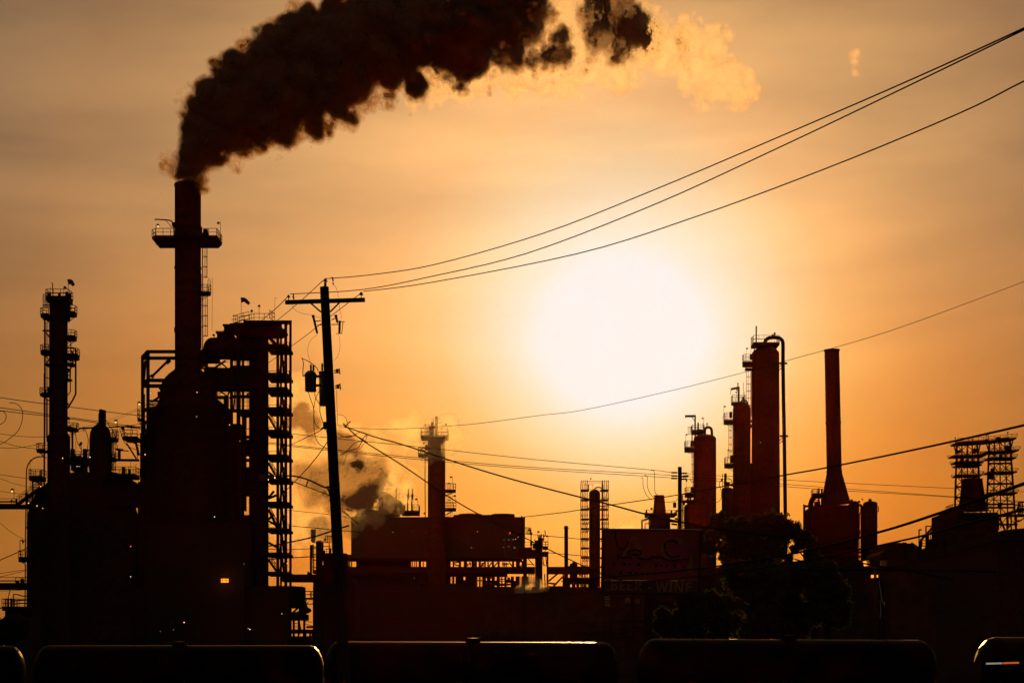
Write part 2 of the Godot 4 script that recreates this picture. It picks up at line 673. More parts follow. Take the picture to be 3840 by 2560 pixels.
# a billowing field round a row of balls [x, y, r] of the picture at depth d
func billow(balls: Array, d: float, cell: float, rough: float, seed_no: int, margin: float, fine_k := 0.55, stretch := 1.0) -> Array:
	var k := d / F
	var c := PackedVector3Array()
	var r := PackedFloat32Array()
	var lo := Vector3(1e9, 1e9, 1e9)
	var hi := -lo
	for b in balls:
		var p := P(b[0], b[1], d)
		if b.size() > 3:
			p.z += b[3] * k
		c.append(p)
		r.append(b[2] * k)
		var g: Vector3 = Vector3.ONE * (b[2] * k * 1.15 + margin)
		lo = lo.min(p - g)
		hi = hi.max(p + g)
	var n := Vector3i(((hi - lo) / cell).ceil()) + Vector3i.ONE * 2
	var big := FastNoiseLite.new()
	big.noise_type = FastNoiseLite.TYPE_CELLULAR
	big.cellular_return_type = FastNoiseLite.RETURN_DISTANCE
	big.fractal_type = FastNoiseLite.FRACTAL_NONE
	big.frequency = 0.26
	big.seed = seed_no
	big.domain_warp_enabled = true
	big.domain_warp_amplitude = 2.0
	big.domain_warp_frequency = 0.12
	big.domain_warp_fractal_type = FastNoiseLite.DOMAIN_WARP_FRACTAL_NONE
	var fine := FastNoiseLite.new()
	fine.noise_type = FastNoiseLite.TYPE_CELLULAR
	fine.cellular_return_type = FastNoiseLite.RETURN_DISTANCE
	fine.fractal_type = FastNoiseLite.FRACTAL_FBM
	fine.fractal_octaves = 3
	fine.frequency = 0.62
	fine.seed = seed_no + 1
	var f := PackedFloat32Array()
	f.resize(n.x * n.y * n.z)
	f.fill(-9.0)
	var bins := []
	for x in n.x:
		var row := PackedInt32Array()
		for j in c.size():
			if absf(lo.x + x * cell - c[j].x) < r[j] * 1.15 + margin:
				row.append(j)
		bins.append(row)
	for z in range(1, n.z - 1):
		for y in range(1, n.y - 1):
			for x in range(1, n.x - 1):
				var p := lo + Vector3(x, y, z) * cell
				var best := -9.0
				for j in (bins[x] as PackedInt32Array):
					var s := r[j] - p.distance_to(c[j])
					if s > best:
						best = s
				if best > -margin - 1.0:
					if best < rough * 3.0:
						# cellular distances run from -1 at a centre upwards: bulges stand out round the centres
						best += rough * (-big.get_noise_3dv(p) * 1.5 - 0.55) + rough * fine_k * (-fine.get_noise_3dv(p) * 1.5 - 0.7)
					f[x + n.x * (y + n.y * z)] = best
	return [f, n, lo]


# ---------------------------------------------------------------- the ground and the trains
func build_ground() -> void:
	var p := PackedVector3Array([Vector3(-1500, 0, 60), Vector3(1500, 0, 60), Vector3(1500, 0, -2600), Vector3(-1500, 0, -2600)])
	plate(p, 0.5)
	setting("ground", M.ground)

func tank_car(at: Vector3, turn: float, label: String) -> void:
	var o := thing("tank_car", label, "tank car", Vector3.ZERO, "rail tank cars in a line")
	var r := 1.52
	var half := 7.9
	var y := 3.05
	var prof := []
	for i in 6:
		var t := PI * 0.5 * i / 5.0
		prof.append([r * sin(t), 0.75 * (1.0 - cos(t))])
	for i in 6:
		var t := PI * 0.5 * i / 5.0
		prof.append([maxf(r * cos(t), 0.0), half * 2.0 - 0.75 + 0.75 * sin(t)])
	lathe(Vector3(-half, y, 0), prof, 40, Vector3.RIGHT)
	for x in [-5.2, 0.0, 5.2]:
		lathe(Vector3(x - 0.04, y, 0), [[r, 0.0], [r + 0.012, 0.0], [r + 0.012, 0.08], [r, 0.08]], 40, Vector3.RIGHT)
	part("tank_shell", o, M.tankcar)
	lathe(Vector3(0, y + r - 0.06, 0), [[0.4, 0.0], [0.4, 0.2], [0.46, 0.2], [0.46, 0.25], [0.0, 0.27]], 16)
	part("manway", o, M.tankcar)
	box(Vector3(0, 1.35, 0), Vector3(half * 2.0 - 0.6, 0.35, 0.5))
	for s in [-1, 1]:
		box(Vector3(s * 6.6, 1.55, 0), Vector3(0.5, 0.5, 2.6))
	part("underframe", o, M.steel)
	bar(Vector3(-0.9, 1.3, 1.35), Vector3(-0.9, y + 0.9, 1.45), 0.05)
	bar(Vector3(-0.5, 1.3, 1.35), Vector3(-0.5, y + 0.9, 1.45), 0.05)
	for i in 8:
		bar(Vector3(-0.9, 1.4 + i * 0.32, 1.4), Vector3(-0.5, 1.4 + i * 0.32, 1.4), 0.03)
	part("ladder", o, M.steel)
	for s in [-1, 1]:
		for z in [-0.95, 0.95]:
			box(Vector3(s * 5.9, 0.62, z), Vector3(2.5, 0.32, 0.18))
		var t := part("truck", o, M.steel)
		for w in [-0.85, 0.85]:
			for z in [-0.75, 0.75]:
				lathe(Vector3(s * 5.9 + w, 0.46, z - 0.07), [[0.0, 0.0], [0.46, 0.0], [0.46, 0.14], [0.0, 0.14]], 20, Vector3.BACK)
				part("wheel", t, M.steel)
	o.position = at
	o.rotation.y = turn

func build_trains() -> void:
	tank_car(Vector3(-34.7, -0.2, -105.0), deg_to_rad(0.0), "black tank car cut off by the picture's edge, under the lower walkway")
	tank_car(Vector3(-18.2, -0.18, -104.6), deg_to_rad(1.5), "black tank car beneath the process hall, ending behind the leaning pole")
	tank_car(Vector3(-2.05, -0.05, -100.8), deg_to_rad(12.0), "black tank car with its rounded end under the sign")
	tank_car(Vector3(13.85, 0.0, -95.5), deg_to_rad(16.0), "black tank car starting with a rounded end right of the sign's post".replace("right of", "beyond"))
	tank_car(Vector3(29.4, 0.0, -91.0), deg_to_rad(16.0), "black tank car in front of the dark warehouse")

# ---------------------------------------------------------------- the leaning pole by the railway and what hangs on it
func build_pole() -> void:
	sheet(0, 0, 1)
	var d := 50.0
	var top := P(1215.5, 1076, d)
	var low := P(1309, 2914, d)
	var o := thing("utility_pole", "tall leaning wooden power pole with one crossarm, in front of the tank cars", "utility pole", Vector3(low.x, 0, low.z))
	var axis := (top - low).normalized()
	var h := top.distance_to(low)
	lathe(low - axis * 0.3, [[0.0, 0.0], [0.17, 0.0], [0.155, h * 0.3], [0.128, h * 0.8], [0.115, h + 0.3], [0.0, h + 0.32]], 14, axis)
	part("pole_shaft", o, M.wood)
	sheet(1060, 1030, 4.238)
	bar(P(38, 438, d - 0.17), P(1305, 398, d - 0.17), 0.1, 0.1)
	part("crossarm", o, M.wood)
	for q in [[445, 452, 606, 592], [900, 440, 752, 590]]:
		bar(P(q[0], q[1], d - 0.2), P(q[2], q[3], d - 0.2), 0.015, 0.04)
		part("crossarm_brace", o, M.steel)
	for q in [[118, 438], [1225, 400]]:
		tube(pts([[q[0], q[1], -0.26], [q[0], q[1], -0.08]], d), 0.012, 6)
		part("bolt", o, M.steel)
	bar(P(672, 215, d), P(675, 120, d), 0.05, 0.06)
	part("ridge_pin", o, M.steel)
	for q in [[678, 112, 60, 0.0], [90, 362, 318, -0.17], [1246, 325, 270, -0.17]]:
		var a := P(q[0], q[1], d + q[3])
		var k := L(q[1] - q[2], d) / 52.0
		lathe(a, [[0.0, 0.0], [28 * k, 2 * k], [34 * k, 10 * k], [24 * k, 22 * k], [18 * k, 24 * k], [22 * k, 34 * k], [14 * k, 44 * k], [8 * k, 50 * k], [0.0, 52 * k]], 12)
		var ins := part("insulator", o, M.porcelain)
		if q[3] != 0.0:
			bar(a + Vector3(0, -0.16, 0), a + Vector3(0, 0.02, 0), 0.02)
			part("insulator_pin", ins, M.steel)
	# fused cutouts and arresters on their brackets
	for q in [[483, 660, 545, 925, 606, 728, 1], [843, 655, 868, 760, 770, 716, 0], [905, 730, 898, 925, 770, 790, 1]]:
		var a := P(q[0], q[1], d + 0.05)
		var b := P(q[2], q[3], d + 0.05)
		var n := (b - a).normalized()
		var l := a.distance_to(b)
		var prof := [[0.0, 0.0]]
		for i in 9:
			prof.append([L(22, d), l * (i + 0.1) / 9.0])
			prof.append([L(15, d), l * (i + 0.7) / 9.0])
		prof.append([L(8, d), l])
		prof.append([0.0, l + 0.04])
		lathe(a, prof, 10, n)
		if q[6] == 1:
			ball(b, 0.025, 6)
		bar(a.lerp(b, 0.3), P(q[4], q[5], d + 0.02), 0.02, 0.02)
		var c := part("cutout", o, M.porcelain)
		if q[0] != 905:
			ball(a, L(27, d), 8)
			part("arrester_cap", c, M.porcelain)
	bar(P(955, 755, d + 0.05), P(935, 935, d + 0.05), 0.018)
	bar(P(920, 745, d + 0.05), P(985, 745, d + 0.05), 0.018)
	bar(P(845, 935, d + 0.05), P(945, 932, d + 0.05), 0.015)
	part("fuse_tube", o, M.porcelain)
	bar(P(550, 803, d + 0.05), P(618, 795, d), 0.02)
	part("cutout_bracket", o, M.steel)
	sheet(1080, 1340, 3.0155)
	for q in [[520, 158, 582, 122, 190], [530, 332, 590, 294, 364]]:
		bar(P(q[0], q[1] - 10, d), P(q[2] - 14, q[1] - 12, d), 0.02, 0.03)
		bar(P(q[0], q[1] + 14, d), P(q[2] - 14, q[1] + 12, d), 0.02, 0.03)
		lathe(P(q[2] - 26, q[1] + 18, d), [[0.0, 0.0], [0.045, 0.0], [0.03, 0.05], [0.045, 0.1], [0.0, 0.1]], 10)
		bar(P(q[2] - 6, q[3], d), P(q[2] + 4, q[4], d), 0.02, 0.03)
		part("spool_rack", o, M.steel)
	tube(pts([[548, 370], [552, 560], [560, 760]], d), 0.006, 4)
	part("ground_wire", o, M.wire)
	# the transformer on its near side
	var t := thing("transformer", "round transformer can with two ribbed bushings, hung beside the leaning pole", "transformer", P(252, 385, d), "transformers on the leaning pole")
	var a := P(255, 384, d)
	var r := L(65, d)
	var hh := L(215, d)
	lathe(a, [[0.0, 0.0], [r * 0.97, 0.0], [r, 0.03], [r * 1.04, hh * 0.8], [r * 1.12, hh * 0.82], [r * 1.12, hh * 0.87], [r * 0.9, hh * 0.98], [r * 0.5, hh * 1.08], [0.0, hh * 1.1]], 20)
	part("can", t, M.can)
	for q in [[257, 150, 78, 0.06], [286, 150, 84, -0.06]]:
		var b := P(q[0], q[1], d + q[3])
		var l := L(q[1] - q[2], d)
		var prof := [[0.0, 0.0]]
		for i in 5:
			prof.append([L(15, d), l * (i + 0.1) / 5.0])
			prof.append([L(8, d), l * (i + 0.6) / 5.0])
		prof.append([0.0, l * 1.1])
		lathe(b, prof, 10)
		part("bushing", t, M.porcelain)
	for y in [214, 316]:
		bar(P(312, y, d), P(372, y, d), 0.12, 0.05)
		part("hanger", t, M.steel)
	bar(P(165, 205, d), P(190, 207, d), 0.03, 0.03)
	tube(smooth(pts([[155, 8], [172, 60], [168, 130], [165, 205]], d)), 0.011, 5)
	tube(smooth(pts([[152, 5], [230, 45], [290, 85], [325, 120], [340, 155]], d)), 0.011, 5)
	part("lead", t, M.wire)
	var u := thing("transformer", "long transformer case partly hidden behind the leaning pole", "transformer", P(400, 546, d + 0.25), "transformers on the leaning pole")
	var c0 := P(343, 546, d + 0.25)
	var c1 := P(470, 150, d + 0.25)
	lathe(Vector3((c0.x + c1.x) * 0.5, c0.y, c0.z), [[0.0, 0.0], [(c1.x - c0.x) * 0.43, 0.0], [(c1.x - c0.x) * 0.46, 0.9 * (c1.y - c0.y)], [(c1.x - c0.x) * 0.5, 0.92 * (c1.y - c0.y)], [(c1.x - c0.x) * 0.5, 0.97 * (c1.y - c0.y)], [0.0, c1.y - c0.y]], 18)
	part("can", u, M.can)
	var b2 := P(385, 150, d + 0.25)
	var prof2 := [[0.0, 0.0]]
	for i in 5:
		prof2.append([L(16, d), L(85, d) * (i + 0.1) / 5.0])
		prof2.append([L(8, d), L(85, d) * (i + 0.6) / 5.0])
	prof2.append([0.0, L(95, d)])
	lathe(b2, prof2, 10)
	part("bushing", u, M.porcelain)
	# the street lamp's arm
	sheet(1080, 1440, 2.8)
	var s := thing("street_lamp", "street lamp on a long curved arm reaching out from the leaning pole", "street lamp", P(440, 1165, d))
	tube(smooth(pts([[432, 1080, 0.0], [390, 1085, 0.0], [300, 1045, 0.1], [200, 1000, 0.2], [100, 972, 0.3], [30, 964, 0.4], [-80, 962, 0.5], [-180, 968, 0.6]], d)), L(17, d) * 0.5, 8)
	part("arm", s, M.steel)
	tube(pts([[430, 1165, 0.0], [300, 1116, 0.05], [190, 1075, 0.15], [36, 1016, 0.3], [-60, 975, 0.45]], d), 0.012, 6)
	bar(P(208, 1012, d + 0.2), P(188, 1073, d + 0.17), 0.025)
	part("strut", s, M.steel)
	tube(smooth(pts([[392, 1082], [420, 1102], [434, 1140], [438, 1172]], d)), L(19, d) * 0.5, 8)
	part("elbow", s, M.steel)
	bar(P(400, 1079, d), P(440, 1081, d), 0.03, 0.05)
	part("clamp", s, M.steel)
	var hd := P(-225, 972, d + 0.64)
	box(hd, Vector3(0.42, 0.09, 0.2))
	box(hd + Vector3(-0.08, -0.06, 0), Vector3(0.24, 0.06, 0.16))
	part("lamp_head", s, M.can)
	tube(smooth(pts([[438, 1172], [430, 1230], [420, 1245]], d)), 0.005, 4)
	part("lead", s, M.wire)

var wire_no := 0
func wire(label: String, a: Array, w: float, w_end := -1.0, called := "power_line", group := "overhead lines", k := 5) -> void:   # points [x, y, metres away]; w metres thick
	var p := PackedVector3Array()
	for q in a:
		p.append(P(q[0], q[1], q[2]))
	tube(smooth(p, k), w * 0.5, 5, w_end * 0.5 if w_end > 0.0 else -1.0)
	solo(called, label, "cable" if called != "power_line" else "power line", p[0], M.wire, group)

func build_wires() -> void:
	sheet(0, 0, 0.6125)
	wire("top line from the pin on the pole's head up past the sun's glow", [[745, 640, 50], [850, 631, 48], [1000, 607, 46], [1250, 535, 42], [1500, 437, 38], [1800, 310, 33], [2100, 180, 29], [2352, 65, 26], [2500, -5, 24]], 0.022, 0.026)
	wire("line from the crossarm's far end, passing behind the pole just under the top line", [[666, 675, 50.5], [831, 665, 48], [987, 635.5, 46], [1209, 582, 42.5], [1500, 471, 38], [1800, 334, 33], [2100, 191, 29], [2352, 69, 26], [2500, 0, 24]], 0.022, 0.026)
	wire("lowest of the three lines rising past the sun, from the crossarm's sun-side end", [[834, 669, 49.8], [987, 649, 47], [1328, 582, 42], [1600, 497, 38], [1900, 386, 33], [2200, 262, 29], [2352, 187, 27], [2500, 120, 25]], 0.022, 0.026)
	wire("line falling from the pole's head behind the crossarm towards the steel tower", [[744, 642, 50], [637, 735, 70], [480, 855, 110], [322, 935, 160], [240, 967, 200], [160, 990, 240]], 0.022, 0.03)
	wire("line falling from the crossarm's tower-side end over the steel tower's roof", [[660, 682, 50.5], [601, 735, 62], [470, 835, 95], [322, 938, 150], [240, 972, 195], [160, 997, 240]], 0.022, 0.03)
	wire("line falling behind the pole from the crossarm's sun-side end", [[830, 672, 49.8], [750, 733, 60], [670, 794, 75], [560, 868, 100], [400, 955, 160], [200, 1010, 230]], 0.022, 0.03)
	wire("thin line sagging right across the sun's disc", [[778, 981, 50], [840, 984, 50.5], [912, 985, 52], [1081, 974, 56], [1237, 954, 60], [1347, 940, 63], [1550, 895, 68], [1709, 855, 72], [1800, 830, 74], [2050, 758, 80], [2352, 647, 86], [2500, 590, 90]], 0.012, 0.026)
	wire("thick twisted bundle falling from the pole over the steaming column to the sign", [[790, 979, 50], [831, 993, 49], [870, 1006, 48.5], [925, 1021, 48], [1081, 1072, 46], [1200, 1107, 45], [1347, 1145, 44], [1411, 1161, 43], [1486, 1181, 42], [1617, 1209, 41], [1750, 1228, 40], [1860, 1240, 39]], 0.03, 0.042)
	wire("thick line crossing the cooler building on its way down to the sign's post", [[788, 972, 50], [831, 1010, 50.5], [922, 1067, 52], [1022, 1135, 55], [1100, 1181, 58], [1206, 1235, 62], [1344, 1301, 68], [1420, 1330, 72], [1480, 1352, 76]], 0.034, 0.04)
	wire("line rising from the thin mast by the cooler building past the big column's foot", [[1204, 1187, 180], [1290, 1177, 160], [1345, 1168.5, 150], [1362, 1165, 147], [1523, 1142, 115], [1655, 1118, 90], [1808, 1090, 72], [1899, 1074, 64], [2100, 1033, 50], [2351, 977, 38], [2500, 940, 32]], 0.07, 0.05)
	wire("heavy cable climbing past the black furnace cone, upper of the low pair", [[1290, 1335, 95], [1380, 1326, 86], [1500, 1317, 78], [1617, 1304, 70], [1714, 1290, 64], [1852, 1265, 56], [2027, 1220, 48], [2168, 1175, 42], [2352, 1111, 36], [2500, 1058, 32]], 0.05, 0.075)
	wire("cable climbing under the black furnace's strut, lower of the low pair", [[1380, 1340, 88], [1500, 1333, 80], [1628, 1320, 71], [1733, 1306, 65], [1880, 1281, 58], [2018, 1253, 50], [2121, 1230, 46], [2200, 1208, 42], [2351, 1170, 36], [2500, 1128, 32]], 0.04, 0.06)
	wire("upper of three thin lines strung past the short pole by the towers", [[-60, 905, 118], [0, 913, 120], [78, 924, 124], [156, 934, 127], [316, 954, 132], [670, 996, 145], [972, 1027, 155], [1225, 1054.6, 162], [1497, 1079, 168], [1562, 1086, 170], [1809, 1102, 178], [1898, 1107, 181], [2351, 1129, 198], [2480, 1135, 203]], 0.05)
	wire("middle of three thin lines strung past the short pole by the towers", [[-60, 928, 118], [0, 936, 120], [156, 958, 127], [316, 980, 132], [670, 1022, 145], [972, 1052, 155], [1225, 1073, 162], [1554, 1092, 169.8], [1898, 1119, 181], [2202, 1141, 192], [2480, 1160, 203]], 0.05)
	wire("lower of three thin lines strung past the short pole by the towers", [[-60, 935, 118], [0, 943, 120], [156, 961, 127], [316, 984, 132], [670, 1025, 145], [972, 1056, 155], [1225, 1077, 162], [1557, 1098, 169.8], [1884, 1123, 181], [2202, 1142.5, 192], [2480, 1164, 203]], 0.05)
	# lines on the far side of the picture
	wire("line at the picture's edge meeting the tall column below its third platform", [[-40, 990, 170], [0, 996, 172], [50, 1002, 175], [100, 1003, 180], [150, 1000, 190]], 0.05, -1, "power_line", "lines behind the tall column")
	wire("line sagging up towards the tall column above the arched pipe", [[-40, 1026, 170], [0, 1028, 172], [40, 1028, 175], [97, 1018, 180], [150, 1003, 190]], 0.05, -1, "power_line", "lines behind the tall column")
	wire("line falling past the arched pipe's top to the tall column", [[-30, 1004, 170], [0, 1013, 172], [40, 1025, 175], [97, 1032, 180], [150, 1034, 190]], 0.05, -1, "power_line", "lines behind the tall column")
	wire("thin line running level behind the upper stairs landing", [[-30, 1087, 170], [0, 1090, 172], [35, 1095, 175], [69, 1099, 180], [100, 1101, 190]], 0.05, -1, "power_line", "lines behind the tall column")
	wire("thin sagging line just under the landing of the zigzag stairs", [[-30, 1090, 170], [0, 1099, 172], [30, 1110, 175], [69, 1118, 180], [100, 1121, 190]], 0.04, -1, "power_line", "lines behind the tall column")
	wire("thin line touching the stairs just above the upper pipe bridge", [[-30, 1125, 170], [0, 1128, 172], [30, 1132, 175], [69, 1137, 180], [100, 1140, 190]], 0.04, -1, "power_line", "lines behind the tall column")
	wire("steep thin line falling to the gooseneck lamp", [[-30, 1180, 160], [0, 1202, 165], [28, 1224, 170], [57, 1240, 180], [80, 1248, 190]], 0.04, -1, "power_line", "lines behind the tall column")
	wire("thick line rising to the small landing under the gooseneck lamp", [[-30, 1297, 160], [0, 1285.5, 165], [40, 1268, 170], [64, 1257, 175], [100, 1243, 190]], 0.08, -1, "power_line", "lines behind the tall column")
	wire("upper of two lines rising just above the lower pipe bridge", [[-30, 1319, 160], [0, 1316.5, 165], [30, 1312, 170], [64, 1307, 175], [100, 1300, 190]], 0.05, -1, "power_line", "lines behind the tall column")
	wire("lower of two lines rising just above the lower pipe bridge", [[-30, 1328, 160], [0, 1324, 165], [30, 1317, 170], [64, 1309, 175], [100, 1301, 190]], 0.05, -1, "power_line", "lines behind the tall column")
	wire("line running level under the lower pipe bridge", [[-30, 1358, 160], [0, 1357, 165], [30, 1356, 170], [64, 1354, 175], [100, 1353, 190]], 0.035, -1, "power_line", "lines behind the tall column")
	wire("line rising to the railed deck under the lower pipe bridge", [[-30, 1400, 160], [0, 1397, 165], [20, 1395, 170], [64, 1395, 175]], 0.05, -1, "power_line", "lines behind the tall column")
	wire("sagging thick cable beside the bush at the picture's edge", [[-30, 1405, 150], [0, 1396, 150], [14, 1394, 150], [40, 1393, 152]], 0.09, -1, "power_line", "lines behind the tall column")
	wire("hanging cable loop with a clamp at the picture's edge", [[20, 925, 118], [35, 926, 118], [48, 938, 118], [51, 955, 118], [47, 975, 118], [38, 992, 118], [22, 1006, 118], [8, 1016, 118], [-10, 1023, 118]], 0.045, -1, "jumper_cable", "loops at the picture's edge")
	wire("small cable loop half cut off by the picture's edge", [[-8, 945, 118], [4, 944, 118], [11, 949, 118], [13, 958, 118], [9, 968, 118], [0, 974, 118], [-10, 978, 118]], 0.045, -1, "jumper_cable", "loops at the picture's edge")
	wire("line between the steel tower and the pole, above the steam stack's silencer", [[660, 1171, 210], [760, 1182, 205], [800, 1190, 200], [810, 1210, 200]], 0.06, -1, "power_line", "lines in front of the steam")
	wire("line crossing the lower steam from the tower to the pole's foot", [[660, 1207, 180], [720, 1212, 170], [770, 1217, 160], [830, 1222, 150]], 0.07, -1, "power_line", "lines in front of the steam")
	wire("thick line rising from the stair tower to the pole beside the silencer", [[600, 1256, 130], [640, 1250, 125], [715, 1234, 115], [765, 1218, 105], [800, 1207, 100]], 0.09, -1, "power_line", "lines in front of the steam")
	wire("line reaching the steam stack's mast from the stair tower", [[600, 1259, 280], [650, 1262, 285], [680, 1261, 290], [715, 1260, 305]], 0.11, -1, "power_line", "lines in front of the steam")
	wire("thick line reaching the steam stack's mast, below the thinner one", [[600, 1286, 280], [650, 1282, 285], [680, 1280, 290], [715, 1278, 305]], 0.17, -1, "power_line", "lines in front of the steam")
	wire("thin line from the cooler building to the scaffolded column, upper one", [[1190, 1225, 250], [1225, 1227.5, 252], [1335, 1238, 260], [1400, 1245, 265]], 0.09, -1, "power_line", "lines beside the thin chimney")
	wire("thin line from the cooler building to the scaffolded column, lower one", [[1250, 1268, 250], [1335, 1276, 260], [1400, 1282, 265]], 0.1, -1, "power_line", "lines beside the thin chimney")
	wire("thick line passing in front of the two-lamp floodlight", [[1930, 1283, 105], [2030, 1302, 103], [2110, 1315, 101], [2190, 1331, 99]], 0.1, -1, "power_line", "lines before the great tank")
	wire("line running level below the floodlight heads", [[1800, 1309, 108], [1930, 1308, 106], [2100, 1309, 104], [2290, 1312, 102]], 0.08, -1, "power_line", "lines before the great tank")
	# loops round the leaning pole
	sheet(1080, 1440, 2.8)
	var g := "jumper loops round the leaning pole"
	var n := "jumper_cable"
	wire("thin loop arching from the pole above the twisted bundle", [[515, 320, 49.9], [560, 323, 49.6], [600, 350, 49.5], [622, 400, 49.5], [632, 452, 49.6]], 0.014, -1, n, g)
	wire("slack loop rising from the pole to the twisted bundle's splice", [[525, 518, 49.9], [580, 550, 49.6], [640, 556, 49.5], [700, 530, 49.3], [760, 505, 49.1], [830, 530, 49.0]], 0.02, -1, n, g)
	wire("flat loop joining the thick line from the pole's side", [[530, 562, 49.9], [620, 548, 49.8], [700, 542, 49.9], [770, 570, 50.1], [830, 612, 50.5]], 0.02, -1, n, g)
	wire("outer hanging loop from the bundle's splice to the lower lines", [[830, 530, 49.0], [790, 565, 49.2], [770, 610, 49.5], [735, 668, 50], [690, 685, 50.5], [630, 700, 51]], 0.022, -1, n, g)
	wire("inner hanging loop from the bundle's splice to the lower lines", [[832, 533, 49.0], [810, 595, 49.2], [770, 660, 49.5], [705, 712, 50]], 0.014, -1, n, g)
	wire("loop climbing from the pole to the thick line", [[550, 747, 49.9], [600, 715, 49.9], [660, 655, 50], [720, 608, 50.2], [800, 600, 50.4]], 0.02, -1, n, g)
	wire("drooping tail hooked back to the pole", [[625, 710, 50.4], [605, 770, 50.2], [590, 820, 50], [572, 845, 50], [553, 842, 50]], 0.015, -1, n, g)
	wire("dead-end clamp wire ringed at the pole's side", [[520, 428, 49.9], [560, 436, 49.8], [580, 430, 49.8], [602, 448, 49.7], [640, 398, 49.7], [652, 396, 49.7], [605, 430, 49.7]], 0.018, -1, n, g)
	wire("lead from the transformer's underside down to the pole, the longest", [[208, 78, 50], [240, 170, 50], [268, 260, 50], [270, 420, 50], [285, 550, 50], [335, 635, 50], [427, 682, 50]], 0.02, -1, n, g)
	wire("lead crossing from the transformer down to the pole's clamp", [[280, 76, 50], [286, 140, 50], [330, 215, 50], [335, 300, 50], [370, 415, 50], [400, 490, 50], [425, 590, 50]], 0.02, -1, n, g)
	wire("lead from behind the pole curling to the strain insulator", [[335, 55, 50.2], [290, 150, 50], [270, 260, 50], [274, 380, 50], [300, 440, 50], [348, 474, 50]], 0.02, -1, n, g)
	wire("straight service line from the strain insulator to the steel tower", [[405, 395, 50], [350, 478, 50.2], [200, 556, 60], [36, 632, 75], [-120, 700, 90]], 0.016, 0.03, n, g)
	wire("twisted service cable falling from the pole across the lamp arm", [[412, 605, 50], [340, 710, 51], [280, 790, 52], [200, 885, 53], [120, 970, 54], [36, 1057, 55], [-60, 1150, 56]], 0.026, -1, n, g)
	wire("short loop hugging the pole under the strain insulator", [[405, 600, 50], [415, 590, 50], [412, 640, 50], [425, 682, 50]], 0.016, -1, n, g)
	wire("line from behind the pole down to the cooler building's corner", [[575, 1335, 50.3], [620, 1370, 60], [665, 1412, 80], [740, 1470, 110]], 0.03, 0.05, n, g)
	lathe(P(388, 440, 50) + Vector3(0, -0.1, 0.02), [[0.0, 0.0], [0.06, 0.03], [0.035, 0.09], [0.065, 0.12], [0.035, 0.17], [0.05, 0.2], [0.0, 0.22]], 10)
	bar(P(350, 473, 50), P(385, 440, 50), 0.04)
	solo("strain_insulator", "ribbed strain insulator on the leaning pole's side, below the transformer", "insulator", P(388, 440, 50), M.porcelain)
	sheet(1060, 1030, 4.238)
	g = "thin leads on the leaning pole's head"
	wire("thin lead from the top line's clamp down past the crossarm to the cutout", [[800, 60, 49.9], [805, 140, 49.9], [865, 250, 49.8], [890, 440, 49.8], [908, 560, 49.8], [928, 650, 49.9], [922, 705, 50]], 0.009, -1, n, g)
	wire("thin lead sagging from the crossarm's tower-side end to the cutout", [[165, 320, 50.2], [180, 380, 50.2], [150, 470, 50.1], [170, 530, 50], [230, 580, 50], [340, 620, 50], [460, 640, 50]], 0.009, -1, n, g)
	wire("short thin lead from the tower-side cutout to the pole", [[515, 672, 50], [560, 674, 50], [612, 692, 50]], 0.008, -1, n, g)
	wire("thin lead looping out to the round transformer's bushing", [[545, 950, 50], [450, 1030, 50], [402, 1130, 50], [395, 1230, 50], [420, 1340, 50], [455, 1420, 50]], 0.008, -1, n, g)
	wire("thin lead bulging sunwards between cutout and pole", [[886, 950, 50], [908, 1050, 50], [905, 1180, 50], [872, 1295, 50], [820, 1356, 50], [805, 1358, 50]], 0.008, -1, n, g)
	bar(P(790, 40, 49.9), P(798, 100, 49.9), 0.035)
	bar(P(795, 120, 49.9), P(806, 160, 49.9), 0.03)
	bar(P(766, 28, 49.9), P(800, 60, 49.9), 0.01)
	solo("line_clamp", "hot line clamp hanging on the top line beside the pole's head", "clamp", P(795, 90, 49.9), M.steel, "line clamps")
	bar(P(166, 310, 50.2), P(172, 390, 50.2), 0.03)
	bar(P(150, 335, 50.2), P(160, 370, 50.2), 0.012)
	solo("line_clamp", "hot line clamp beside the crossarm's tower-side insulator", "clamp", P(168, 350, 50.2), M.steel, "line clamps")

